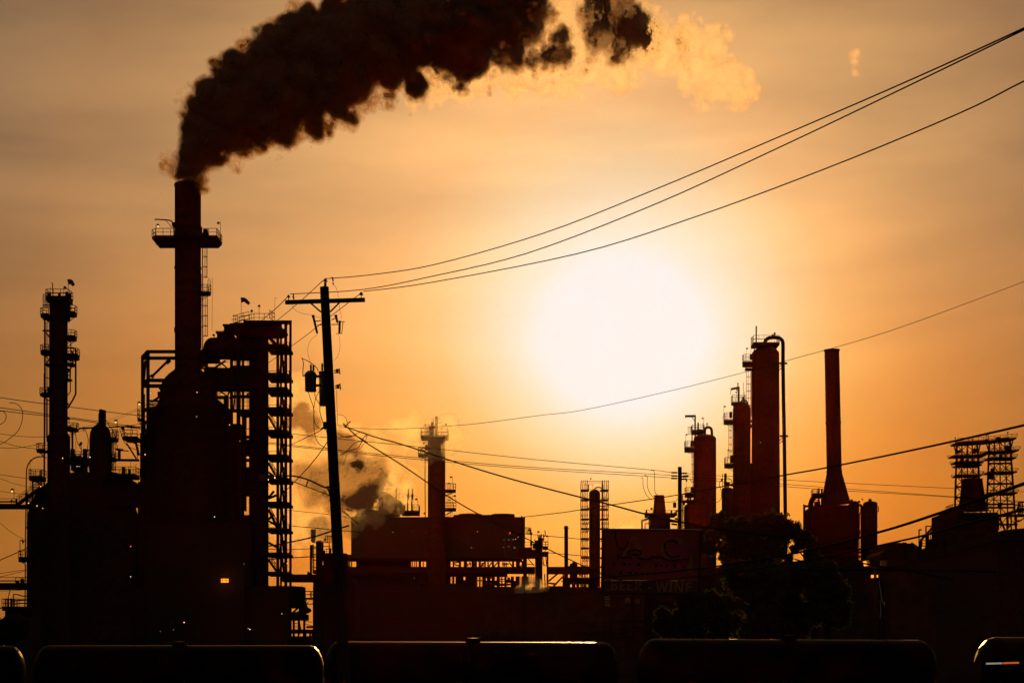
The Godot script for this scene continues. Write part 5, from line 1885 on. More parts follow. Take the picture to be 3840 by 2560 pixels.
# ---------------------------------------------------------------- the round-topped towers under the sun
func build_towers() -> void:
	var d := 430.0
	sheet(2680, 1210, 2.85)
	var o := thing("fractionating_tower", "tallest of the round-topped towers, with a fat pipe hooked over its head", "tower", foot(552, d))
	vessel(402, 692, 262, d, 0.48, 1e9, 36, 0.35)
	part("shell", o, M.stack)
	pipe([[528, 262], [530, 235], [545, 195], [570, 168], [610, 158], [660, 158], [700, 166], [724, 190], [733, 230], [733, 400], [738, 800], [746, 1200], [752, 1600], [762, 2500], [762, 3700]], 40, d - 1.0, true, 14)
	part("overhead_pipe", o, M.shell)
	platform(o, 405, 680, 234, d, 5.0, 0.5, L(80, d))
	for x in [425, 460, 478, 658]:
		bar(P(x, 245, d), P(x, 300, d), 0.2)
	part("platform_post", o, M.steel)
	bar(P(446, 262, d), P(447, 34, d), 0.28)
	part("mast", o, M.steel)
	bar(P(390, 360, d), P(390, 157, d), 0.07)
	bar(P(390, 157, d), P(404, 160, d), 0.1)
	part("thin_pipe", o, M.steel)
	for q in [[618, 132, 0.2], [640, 122, 0.3], [648, 116, 0.2]]:
		box(P(q[0], q[1], d - 1), Vector3(q[2], q[2] * 2.5, 0.3))
	bar(P(610, 130, d - 1), P(655, 124, d - 1), 0.1)
	part("relief_valve", o, M.steel)
	var dn := d - 1.5
	platform(o, 304, 412, 425, dn, 3.0, 0.9, L(78, d), 1)
	slab(335, 482, 402, 500, dn, 2.0)
	bar(P(318, 450, dn), P(318, 482, dn), 0.1)
	bar(P(332, 450, dn), P(332, 490, dn), 0.1)
	part("lower_shelf", o, M.steel)
	slab(386, 335, 412, 385, dn, 1.5)
	part("manway", o, M.shell)
	flood(o, 340, 420, 268, dn, 0.7)
	ladder(o, 388, 500, 960, dn, -50)
	bar(P(398, 500, dn), P(398, 1000, dn), 0.18)
	part("thin_pipe", o, M.steel)
	for q in [[690, 433, 778, 433], [700, 1210, 788, 1210]]:
		bar(P(q[0], q[1], d - 1), P(q[2], q[3], d - 1), 0.4)
		part("pipe_guide", o, M.steel)
	for q in [[690, 475, 718, 447], [692, 505, 718, 478], [700, 1255, 728, 1228], [703, 1285, 728, 1260]]:
		bar(P(q[0], q[1], d - 1), P(q[2], q[3], d - 1), 0.2)
	part("pipe_strut", o, M.steel)
	bulb(o, 492, 1280, d - 3.2, 0.14, M.glow_white)
	# the middle one
	var e := 425.0
	var m := thing("fractionating_tower", "middle one of the round-topped towers, close against the tallest", "tower", foot(293, e))
	vessel(197, 387, 868, e, 0.6, 1e9, 32)
	part("shell", m, M.stack)
	platform(m, 187, 322, 858, e, 3.0, 0.4, L(76, e))
	for x in [205, 215, 300]:
		bar(P(x, 865, e), P(x, 905, e), 0.18)
	part("platform_post", m, M.steel)
	slab(248, 640, 257, 700, e - 0.5, 0.5)
	slab(254, 684, 270, 880, e - 0.5, 0.9)
	bar(P(262, 692, e - 0.5), P(176, 710, e - 0.5), 0.45)
	bar(P(176, 710, e - 0.5), P(174, 765, e - 0.5), 0.1)
	bar(P(232, 712, e - 0.5), P(250, 725, e - 0.5), 0.2)
	part("davit", m, M.steel)
	pipe([[278, 875], [285, 845], [305, 830], [335, 830], [350, 845], [356, 885]], 16, e - 0.5)
	pipe([[300, 860], [318, 838], [330, 862]], 10, e - 0.5)
	part("overhead_pipe", m, M.shell)
	for q in [[285, 828, 300, 850], [300, 790, 318, 830], [318, 850, 345, 870], [365, 875, 380, 905]]:
		slab(q[0], q[1], q[2], q[3], e - 0.6, 1.0)
		part("valve", m, M.steel)
	bar(P(309, 790, e), P(309, 635, e), 0.08)
	bar(P(320, 790, e), P(320, 735, e), 0.08)
	part("aerial", m, M.steel)
	flood(m, 238, 790, 735, e, -0.3)
	platform(m, 104, 205, 1045, e - 1, 3.0, 0.8, L(76, e), 1)
	slab(167, 950, 190, 1010, e - 1, 1.5)
	part("manway", m, M.shell)
	flood(m, 100, 1040, 888, e - 1, 0.7)
	bar(P(90, 985, e - 1), P(90, 1088, e - 1), 0.05)
	bar(P(90, 1088, e - 1), P(150, 1090, e - 1), 0.05)
	part("conduit", m, M.steel)
	ladder(m, 188, 1075, 1450, e - 1, -38)
	platform(m, 110, 210, 1512, e - 1, 3.0, 0.8, L(68, e), 1)
	slab(174, 1415, 200, 1490, e - 1, 1.5)
	part("manway", m, M.shell)
	flood(m, 142, 1500, 1352, e - 1, 0.5)
	bar(P(142, 1362, e - 1), P(200, 1362, e - 1), 0.08)
	part("conduit", m, M.steel)
	slab(380, 1035, 412, 1055, e, 2.0)
	slab(384, 1085, 398, 1120, e, 1.5)
	part("tie_platform", m, M.steel)
	bar(P(388, 900, e), P(388, 1020, e), 0.12)
	part("thin_pipe", m, M.steel)
	slab(385, 1500, 412, 2300, e + 2, 1.0)
	part("tie_platform", m, M.steel)
	# the left-hand one
	sheet(2530, 1540, 3.267)
	var g := 405.0
	var t := thing("fractionating_tower", "round-topped tower behind the short pole, hooped pipe and crane arm on its head", "tower", foot(374, g))
	vessel(234, 511, 288, g, 0.4, 1e9, 34, 0.1)
	part("shell", t, M.stack)
	pipe([[373, 310], [373, 240], [385, 210], [412, 202], [440, 210], [456, 240], [459, 330]], 32, g - 0.5, true, 14)
	part("overhead_pipe", t, M.shell)
	bar(P(253, 320, g), P(253, 55, g), 0.3)
	bar(P(256, 64, g), P(130, 66, g), 0.42)
	bar(P(208, 72, g), P(250, 128, g), 0.12)
	bar(P(134, 66, g), P(136, 95, g), 0.06)
	part("davit", t, M.steel)
	platform(t, 210, 358, 250, g, 3.0, 0.4, L(66, g))
	slab(232, 248, 352, 285, g, 2.0)
	slab(300, 222, 338, 252, g, 1.0)
	part("valve", t, M.steel)
	bar(P(290, 250, g), P(290, 148, g), 0.3)
	bar(P(282, 150, g), P(298, 150, g), 0.2)
	part("vent_pipe", t, M.steel)
	for q in [[160, 198, 215, 200], [160, 288, 215, 290], [166, 198, 166, 288], [180, 198, 180, 288], [195, 198, 195, 288]]:
		bar(P(q[0], q[1], g), P(q[2], q[3], g), 0.07)
	part("basket_rail", t, M.steel)
	slab(210, 200, 222, 420, g, 0.4)
	part("thin_pipe", t, M.steel)
	for x in [393, 406]:
		bar(P(x, 185, g), P(x, 148, g), 0.1)
	bar(P(385, 158, g), P(412, 158, g), 0.1)
	bar(P(350, 145, g), P(350, 290, g), 0.12)
	part("relief_valve", t, M.steel)
	flood(t, 360, 250, 85, g, -0.9)
	flood(t, 138, 450, 285, g, 0.6)
	platform(t, 126, 242, 457, g - 1, 3.2, 0.8, L(78, g), 1)
	slab(202, 370, 236, 430, g - 1, 1.5)
	part("manway", t, M.shell)
	bar(P(212, 490, g - 1), P(212, 760, g - 1), 0.08)
	bar(P(226, 490, g - 1), P(226, 930, g - 1), 0.14)
	for y in [565, 655, 745, 840]:
		bar(P(205, y, g - 1), P(236, y, g - 1), 0.12)
	part("ladder", t, M.steel)
	tube(smooth(pts([[236, 870], [215, 870], [200, 860], [195, 840]], g - 1)), 0.09, 5)
	part("conduit", t, M.steel)
	platform(t, 130, 236, 1015, g - 2, 3.0, 0.7, L(70, g), 1)
	slab(205, 930, 236, 990, g - 1, 1.5)
	part("manway", t, M.shell)
	flood(t, 145, 1000, 848, g - 2, 0.2)
	# smaller vessels between
	var s := thing("small_vessel", "small round-headed vessel with pipes on top, between the two towers' feet", "vessel", foot(648, 415))
	vessel(578, 718, 935, 415, 0.4, 1e9, 24)
	part("shell", s, M.stack)
	for q in [[590, 770, 592, 960, 0.12], [625, 770, 622, 900, 0.5], [610, 776, 632, 776, 0.3], [570, 846, 590, 846, 0.5]]:
		bar(P(q[0], q[1], 414), P(q[2], q[3], 414), q[4])
		part("thin_pipe", s, M.steel)
	pipe([[615, 815], [650, 820], [690, 845], [710, 890], [714, 930]], 7, 414)
	part("thin_pipe", s, M.shell)
	pipe([[578, 850], [555, 870], [552, 920], [570, 970], [572, 1060], [555, 1100], [515, 1126]], 7, 414)
	part("thin_pipe", s, M.shell)
	for q in [[610, 875, 680, 905], [650, 880, 672, 930], [690, 890, 715, 920], [615, 895, 640, 935]]:
		slab(q[0], q[1], q[2], q[3], 414, 1.0)
		part("valve", s, M.steel)
	ladder(s, 725, 960, 1400, 415, 0.0)
	var k := thing("small_tank", "squat tank with a crowded top rail just behind the short pole", "tank", foot(260, 395))
	var kp := []
	kp.append([0.0, 0.0])
	for q in [[150, 1e9], [150, 1180], [140, 1160], [100, 1130], [40, 1115]]:
		kp.append([L(q[0], 395), P(0, q[1], 395).y if q[1] < 1e8 else 0.0])
	kp.append([0.0, P(0, 1112, 395).y])
	lathe(foot(265, 395), kp, 32)
	part("shell", k, M.stack)
	platform(k, 95, 245, 1105, 393, 3.0, 0.3, L(70, 393))
	for q in [[135, 1010, 235, 1060], [155, 1070, 175, 1130], [190, 1060, 205, 1120], [215, 1090, 245, 1115], [100, 1110, 130, 1150]]:
		slab(q[0], q[1], q[2], q[3], 393, 1.2)
		part("valve", k, M.steel)
	ladder(k, 108, 1150, 1440, 393, -14)
	# the squat tapered stack beside the sign
	sheet(2100, 1750, 1.96)
	var x := thing("squat_furnace", "furnace with a squat tapered stack rising behind the sign", "furnace", foot(730, 440))
	cyl(652, 812, 360, 1600, 440, 24)
	part("body", x, M.stack)
	cyl(682, 782, 212, 360, 440, 28, 36)
	part("tapered_stack", x, M.stack)
	cyl(690, 768, 210, 218, 440, 28)
	part("rim", x, M.stack)
	platform(x, 632, 850, 352, 440, 8.0, 0.4, L(22, 440))
	for q in [[632, 315, 642, 365], [816, 318, 826, 365], [668, 300, 682, 312]]:
		slab(q[0], q[1], q[2], q[3], 438, 1.0)
		part("valve", x, M.steel)
	pipe([[605, 480], [603, 400], [612, 392], [655, 380]], 14, 438)
	pipe([[625, 480], [626, 420], [632, 415], [655, 412]], 9, 438)
	part("side_pipe", x, M.shell)
	ladder(x, 862, 320, 480, 438, 0.0)
	for q in [[845, 380, 870, 385], [800, 400, 870, 405], [820, 420, 860, 424]]:
		bar(P(q[0], q[1], 438), P(q[2], q[3], 438), 0.4)
	part("bracket", x, M.steel)

func build_scaffold() -> void:
	sheet(2130, 1780, 3.41)
	var d := 480.0
	var o := thing("scaffolded_column", "column wrapped in a cage of scaffolding, just left standing behind the sign".replace("just left standing", "standing"), "column", foot(345, d))
	vessel(270, 413, 188, d, 0.75, 1e9, 28)
	part("shell", o, M.stack)
	var c := foot(330, d)
	prism([[275, 640], [285, 900], [262, 940], [275, 1010], [290, 640]], d - 2, 2.0)
	part("shell_bulge", o, M.stack)
	pipe([[340, 205], [345, 175], [370, 162], [420, 164], [440, 185], [444, 230], [444, 1400]], 16, d - 1)
	part("overhead_pipe", o, M.shell)
	var w := L(175, d)
	var top := P(340, 75, d).y
	var ctr := P(341, 75, d)
	var xs := [-1.0, -0.86, -0.7, -0.55, 0.55, 0.7, 0.86, 1.0]
	for i in xs.size():
		for z in [-1.0, 1.0]:
			bar(Vector3(ctr.x + xs[i] * w, 0, ctr.z + z * w * 0.55), Vector3(ctr.x + xs[i] * w, top - absf(z - 1.0) * 0.3, ctr.z + z * w * 0.55), 0.11)
			part("scaffold_standard", o, M.steel)
	var n := int(top / 2.1)
	for i in n:
		var y := top - 0.3 - i * 2.1
		for z in [-1.0, 1.0]:
			var q := Vector3(ctr.x, y, ctr.z + z * w * 0.55)
			bar(q - Vector3(w * 1.02, 0, 0), q - Vector3(w * 0.45, 0, 0), 0.09)
			bar(q + Vector3(w * 0.45, 0, 0), q + Vector3(w * 1.02, 0, 0), 0.09)
			if i < 2:
				bar(q - Vector3(w, 0, 0), q + Vector3(w, 0, 0), 0.1)
		for x in [-1.0, -0.55, 0.55, 1.0]:
			bar(Vector3(ctr.x + x * w, y, ctr.z - w * 0.55), Vector3(ctr.x + x * w, y, ctr.z + w * 0.55), 0.09)
		if i % 3 == 1:
			bar(Vector3(ctr.x - w, y, ctr.z + w * 0.55), Vector3(ctr.x - w * 0.5, y - 4.2, ctr.z + w * 0.55), 0.07)
			bar(Vector3(ctr.x + w, y, ctr.z + w * 0.55), Vector3(ctr.x + w * 0.5, y - 4.2, ctr.z + w * 0.55), 0.07)
	part("ledgers", o, M.steel).set_meta("kind", "stuff")
	for y in [203, 325, 445, 570, 692, 818, 940, 1062, 1180]:
		var q := P(341, y, d)
		for sgn in [-1, 1]:
			box(q + Vector3(sgn * w * 0.7, 0, 0), Vector3(w * 0.55, 0.25, w * 1.1))
		part("scaffold_deck", o, M.wood)
	for y in [640, 735, 850, 1110]:
		for x in [200, 230, 255]:
			bar(P(x, y, d - 3), P(x + 10, y - 40, d - 3), 0.14)
	part("ladder", o, M.steel)
	slab(258, 125, 270, 200, d - 2, 0.8)
	slab(435, 75, 448, 205, d - 2, 0.8)
	part("hoist_post", o, M.steel)
	flood(o, 289, 75, 42, d, 0.2)
	for q in [[205, 125, 330, 125], [320, 125, 320, 180], [215, 125, 215, 190]]:
		bar(P(q[0], q[1], d - 2), P(q[2], q[3], d - 2), 0.1)
	part("top_railing", o, M.steel)

func build_furnaces() -> void:
	var d := 460.0
	sheet(2980, 1280, 1.8237)
	var o := thing("furnace_chimney", "plain straight chimney flaring into a cone above a ribbed furnace", "chimney", foot(290, d))
	# the shaft leans a little, as in the picture
	var a := P(256.5, 62, d)
	var b := P(273, 895, d)
	lathe(b, [[L(51, d), 0.0], [L(50, d), a.distance_to(b)], [L(46, d), a.distance_to(b)], [L(46, d), a.distance_to(b) - 3.0]], 32, (a - b).normalized())
	part("shaft", o, M.stack)
	for y in [66, 560, 896]:
		var t: float = (y - 62.0) / 833.0
		lathe(a.lerp(b, t), [[L(50, d), 0.0], [L(54, d), 0.0], [L(54, d), 0.35], [L(50, d), 0.35]], 32, (a - b).normalized())
		part("band", o, M.stack)
	var c := P(283, 1112, d)
	lathe(c, [[0.0, 0.0], [L(102, d), 0.0], [L(51, d), c.distance_to(b)]], 32, (b - c).normalized())
	part("cone", o, M.stack)
	slab(140, 1118, 445, 1350, d - 8, 16.0)
	block(145, 1345, 440, d - 7.5, 15.0)
	part("casing", o, M.stack)
	for x in [150, 165, 180, 210, 230, 262, 285, 302, 318, 335, 350, 365, 385, 400, 415, 430]:
		bar(P(x, 1130, d - 8.4), P(x, 1345, d - 8.4), L(8, d))
		part("rib", o, M.rust)
	for y in [1365, 1395, 1425, 1455]:
		slab(145, y, 440, y + 12, d - 8.2, 0.8)
		part("girt", o, M.rust)
	cyl(135, 178, 1095, 1118, d - 8, 18)
	part("roof_vent", o, M.steel)
	for q in [[160, 1004], [181, 1006]]:
		cyl(q[0], q[0] + 14, q[1], 1110, d - 7, 12)
		part("stub_stack", o, M.stack)
	pipe([[112, 1500], [112, 1150], [114, 1105], [128, 1072], [152, 1058], [200, 1056]], 36, d - 9, true, 16)
	part("flue_pipe", o, M.shell)
	pipe([[67, 1490], [67, 1145], [70, 1130], [82, 1126], [140, 1127]], 15, d - 9, true, 12)
	part("outer_pipe", o, M.shell)
	platform(o, 121, 160, 1044, d - 9, 3.0, 0.3, 1.0)
	for y in [1086, 1096]:
		bar(P(134, y, d - 9), P(165, y, d - 9), 0.2)
	for y in [1145, 1172, 1195, 1250, 1275, 1300, 1330]:
		bar(P(118, y, d - 9), P(146, y + 6, d - 9), 0.35)
	bar(P(76, 1171, d - 9), P(100, 1171, d - 9), 0.7)
	part("pipe_bracket", o, M.steel)
	platform(o, 84, 104, 1320, d - 9, 2.0, 0.3, 2.4)
	var v := thing("furnace_vessel", "domed vessel touching the ribbed furnace, joined to the next by a pipe", "vessel", foot(408, d))
	vessel(374, 442, 1090, d, 0.5, 1e9, 24)
	cyl(382, 400, 1080, 1098, d, 12)
	part("shell", v, M.stack)
	pipe([[370, 1125], [430, 1124], [450, 1118], [462, 1125], [464, 1500]], 22, d - 3, false)
	part("pipe", v, M.shell)
	for q in [[436, 1096, 450, 1096], [450, 1150, 475, 1150], [450, 1170, 475, 1170], [445, 1300, 470, 1310], [440, 1420, 475, 1422], [440, 1470, 475, 1472], [440, 1440, 475, 1446]]:
		bar(P(q[0], q[1], d), P(q[2], q[3], d), 0.5)
	part("pipe_bracket", v, M.steel)
	ladder(v, 447, 1170, 1490, d - 1, 0.0)
	flood(v, 470, 1120, 1075, d - 3, -0.6)
	slab(400, 1300, 450, 1325, d - 3, 3.0)
	part("shelf", v, M.steel)
	var w := thing("furnace_vessel", "capped round vessel at the outer end of the ribbed furnace", "vessel", foot(520, d - 4))
	vessel(472, 568, 1092, d - 4, 0.35, 1e9, 28)
	cyl(505, 530, 1084, 1100, d - 4, 14)
	cyl(508, 527, 1076, 1086, d - 4, 14)
	part("shell", w, M.stack)
	ladder(w, 575, 1130, 1165, d - 4, 0.0)
	for y in [1130, 1145, 1160]:
		bar(P(565, y, d - 4), P(579, y, d - 4), 0.16)
	part("bracket", w, M.steel)
	# the black tapered furnace
	sheet(3400, 1600, 3.136)
	var e := 255.0
	var f := thing("black_furnace", "black furnace with a blunt tapered cone on top, struts at its side", "furnace", foot(770, e))
	var p0 := P(779, 990, e)
	lathe(p0, [[L(168, e), 0.0], [L(116, e), P(779, 625, e).y - p0.y], [L(120, e), P(779, 620, e).y - p0.y], [L(120, e), P(779, 614, e).y - p0.y], [0.0, P(779, 614, e).y - p0.y]], 36)
	part("cone", f, M.stack)
	block(474, 1006, 1082, e - 4.5, 9.0)
	prism([[1070, 1010], [1085, 1020], [1095, 1060], [1095, 1215], [1070, 1215]], e - 4, 8.0)
	part("casing", f, M.stack)
	slab(445, 978, 475, 1020, e - 4, 1.0)
	slab(505, 985, 680, 1010, e - 4, 6.0)
	part("cornice", f, M.stack)
	platform(f, 505, 610, 990, e, 4.0, 0.2, L(62, e))
	fence_line(PackedVector3Array([P(950, 988, e + 2), P(1010, 988, e + 2)]), L(55, e), 1.0)
	part("railing", f, M.steel)
	pipe([[455, 1000], [440, 1040], [235, 1265], [185, 1320], [172, 1350], [170, 1480]], 28, e - 4.5, true, 10)
	part("raking_pipe", f, M.shell)
	for q in [[462, 1080, 355, 1340, 14], [1095, 1070, 1160, 1210, 20], [232, 1168, 465, 1168, 12], [232, 1168, 232, 1420, 14], [290, 1240, 465, 1240, 20], [320, 1200, 320, 1420, 10], [345, 1180, 352, 1330, 8], [255, 1260, 255, 1430, 24], [284, 1180, 284, 1330, 7]]:
		bar(P(q[0], q[1], e - 4), P(q[2], q[3], e - 4), L(q[4], e))
		part("strut", f, M.rust)
	fence_line(PackedVector3Array([P(188, 1405, e - 4), P(245, 1405, e - 4)]), L(70, e), 0.9)
	fence_line(PackedVector3Array([P(415, 1340, e - 4), P(465, 1340, e - 4)]), L(80, e), 0.7)
	part("railing", f, M.steel)
	for q in [[260, 1320, 310, 1420], [330, 1340, 370, 1420], [430, 1300, 460, 1420], [370, 1330, 385, 1360]]:
		slab(q[0], q[1], q[2], q[3], e - 4, 1.2)
		part("valve", f, M.steel)
	prism([[190, 1440], [230, 1425], [300, 1415], [350, 1370], [475, 1352], [475, 1700], [150, 1700], [165, 1450]], e - 4, 6.0)
	part("foundation", f, M.concrete)
	var g := thing("lamp_post", "plain lamp post with a small head, beside the black furnace's struts", "lamp post", foot(153, e - 6))
	block(148, 1205, 158, e - 6, 0.3)
	part("post", g, M.steel)
	box(P(166, 1211, e - 6.2), Vector3(L(22, e), L(15, e), 0.3))
	part("lamp_head", g, M.can)
	# the pair of lattice towers
	for s in [0, 1]:
		var h := 520.0
		var t := thing("lattice_tower", ["lattice tower with railed decks, the one behind the black cone", "lattice tower with railed decks, the one standing clear of the black cone"][s], "lattice tower", foot(715 if s == 0 else 1110, h), "pair of lattice towers joined by a bridge at their tops")
		var x0 := [[595, 835], [978, 1220]]
		var x1 := [[566, 890], [938, 1290]]
		var yt: float = [212.0, 182.0][s]
		var y1 := 1190.0
		var legs := []
		for i in 2:
			for z in [-4.5, 4.5]:
				legs.append([P(x0[s][i], yt - (25.0 if i == 1 and s == 1 else 0.0), h + z * 0.8), P(x1[s][i], y1, h + z)])
		for l in legs:
			var far: Vector3 = l[1] + (l[1] - l[0]).normalized() * 1.0
			bar(l[0], far, 0.46)
			bar(far, Vector3(far.x, 0, far.z), 0.46)
			part("leg", t, M.rust)
		for i in 3:
			var k := (i + 1) / 4.0
			bar((legs[0][0] as Vector3).lerp(legs[2][0], k), (legs[0][1] as Vector3).lerp(legs[2][1], k), 0.3)
			part("upright", t, M.rust)
		var ys: Array = [[350, 425, 462, 580, 705, 830], [300, 380, 430, 545, 670, 790, 910, 950, 1150]][s]
		var over: Array = [[62, 30, 8, 10, 0, 0], [62, 25, 0, 20, 0, 10, 0, 0, 0]][s]
		for i in ys.size():
			var k: float = (ys[i] - yt) / (y1 - yt)
			var la: float = lerpf(x0[s][0], x1[s][0], k) - over[i]
			var lb: float = lerpf(x0[s][1], x1[s][1], k) + over[i]
			var tilt := 22.0 if i == 0 and s == 1 else 6.0 if i == 0 else 3.0
			if over[i] >= 8:
				var pa := P(la, ys[i] + tilt * 0.5, h)
				var pb := P(lb, ys[i] - tilt * 0.5, h)
				bar(pa, pb, 7.0, 0.36)
				var dk := part("deck", t, M.rust)
				fence_line(PackedVector3Array([pa + Vector3(0, 0.2, 4.5), pb + Vector3(0, 0.2, 4.5)]), L(28, h), 1.6, false, 0.05)
				fence_line(PackedVector3Array([pa + Vector3(0, 0.2, -4.5), pb + Vector3(0, 0.2, -4.5)]), L(28, h), 1.6, false, 0.05)
				part("railing", dk, M.steel)
			else:
				for z in [-4.2, 4.2]:
					bar(P(la, ys[i] + tilt * 0.5, h + z), P(lb, ys[i] - tilt * 0.5, h + z), 0.5)
				part("girt", t, M.rust)
		var lv: Array = [yt] + ys
		if s == 0:
			lv.append(990)
		for i in lv.size() - 1:
			var k0: float = (lv[i] - yt) / (y1 - yt)
			var k1: float = (lv[i + 1] - yt) / (y1 - yt)
			if k1 - k0 < 0.05:
				continue
			for j in 2:
				var u0 := j * 0.5
				for z in [-4.2, 4.2]:
					var l0 := lerpf(x0[s][0], x1[s][0], k0)
					var r0 := lerpf(x0[s][1], x1[s][1], k0)
					var l1 := lerpf(x0[s][0], x1[s][0], k1)
					var r1 := lerpf(x0[s][1], x1[s][1], k1)
					bar(P(lerpf(l0, r0, u0), lv[i], h + z), P(lerpf(l1, r1, u0 + 0.5), lv[i + 1], h + z), 0.19)
					bar(P(lerpf(l0, r0, u0 + 0.5), lv[i], h + z), P(lerpf(l1, r1, u0), lv[i + 1], h + z), 0.19)
			part("cross_brace", t, M.rust)
		var xa: float = x0[s][0]
		for q in [[0.15, 285, 30], [0.9, 280, 40], [0.3, 385, 30], [0.55, 390, 30], [0.92, 270, 34]] if s == 0 else [[0.95, 245, 50], [0.88, 280, 40], [0.15, 575, 60], [0.2, 500, 30], [0.45, 370, 30], [0.6, 340, 30], [0.55, 910, 40]]:
			var x := lerpf(x0[s][0], x0[s][1], q[0])
			slab(x - q[2] * 0.4, q[1] - q[2] * 0.5, x + q[2] * 0.4, q[1] + q[2] * 0.6, h - 1, 2.0)
			part("winch", t, M.steel)
		# raking arms under the top deck
		for q in [[560, 215, 592, 330], [870, 200, 845, 330]] if s == 0 else [[940, 190, 975, 300], [1255, 155, 1222, 300]]:
			bar(P(q[0], q[1], h), P(q[2], q[3], h), 0.3)
			part("raking_arm", t, M.rust)
		for x in [730, 712] if s == 0 else [1105, 1120]:
			bar(P(x, yt, h + 2), P(x - 4, 350, h + 2), 0.12)
		part("ladder", t, M.steel)
		var ta := P(558 if s == 0 else 925, 207 if s == 0 else 186, h)
		var tb := P(925 if s == 0 else 1258, 186 if s == 0 else 150, h)
		bar(ta, tb, 7.0, 0.45)
		var td := part("top_deck", t, M.rust)
		fence_line(PackedVector3Array([ta + Vector3(0, 0.3, 4.5), tb + Vector3(0, 0.3, 4.5)]), L(36, h), 1.5, false, 0.05)
		fence_line(PackedVector3Array([ta + Vector3(0, 0.3, -4.5), tb + Vector3(0, 0.3, -4.5)]), L(36, h), 1.5, false, 0.05)
		part("railing", td, M.steel)
		for q in [[700, 180, 24], [800, 172, 26], [630, 190, 16], [760, 176, 14]] if s == 0 else [[1185, 130, 30], [1090, 128, 20], [950, 150, 16], [1140, 135, 14]]:
			slab(q[0] - q[2], q[1] - 8, q[0] + q[2], q[1] + 22, h - 1, 2.0)
			part("sheave_housing", t, M.steel)
		for q in [[576, 132, 205], [780, 146, 180], [730, 126, 190]] if s == 0 else [[1194, 66, 150], [942, 103, 185], [963, 92, 180]]:
			bar(P(q[0], q[1], h), P(q[0] + 4, q[2], h), 0.12)
			ball(P(q[0], q[1], h), 0.25, 6)
		part("beacon", t, M.steel)
	var r := thing("tank_gangway", "level gangway with a railed basket at the picture's edge, behind the lattice tower", "walkway", foot(1340, 470))
	slab(1095, 1025, 1420, 1050, 470, 3.0)
	part("deck", r, M.rust)
	for q in [[1320, 885, 1320, 1025], [1340, 890, 1340, 1025], [1365, 890, 1365, 1025], [1320, 888, 1420, 884], [1330, 930, 1420, 930], [1330, 960, 1420, 960], [1330, 1000, 1420, 1000], [1285, 920, 1320, 918], [1295, 990, 1330, 900], [1300, 1105, 1350, 1100], [1350, 1100, 1420, 1050], [1310, 1120, 1340, 1105]]:
		bar(P(q[0], q[1], 470), P(q[2], q[3], 470), 0.3)
	part("railing", r, M.steel)
	for x in [1190, 1240, 1300]:
		block(x - 5, 1045, x + 5, 470.5, 0.7)
		part("leg", r, M.rust)
	bar(P(1150, 1150, 470), P(1310, 1150, 470), 0.4)
	bar(P(1190, 1200, 470), P(1240, 1150, 470), 0.25)
	part("brace", r, M.rust)

# ---------------------------------------------------------------- tanks, sheds, sign, trees, lamps of the near ground
func big_tank(x0: float, x1: float, y: float, d: float, label: String) -> Node3D:
	var o := thing("storage_tank", label, "storage tank", foot((x0 + x1) * 0.5, d), "flat storage tanks")
	var a := P(x0, y, d)
	var b := P(x1, y, d)
	var r := (b.x - a.x) * 0.5
	a.y = P(x0, y, d - r).y
	lathe(foot((x0 + x1) * 0.5, d), [[0.0, 0.0], [r, 0.0], [r, a.y - 0.12], [r + 0.12, a.y - 0.12], [r + 0.12, a.y], [r, a.y], [0.0, a.y + 0.25]], 72)
	part("shell", o, M.tank)
	for k in range(1, 5):
		var h := a.y * k / 5.0
		lathe(foot((x0 + x1) * 0.5, d) + Vector3(0, h, 0), [[r, 0.0], [r + 0.035, 0.0], [r + 0.035, 0.05], [r, 0.05]], 72)
		part("seam_ring", o, M.tank)
	return o

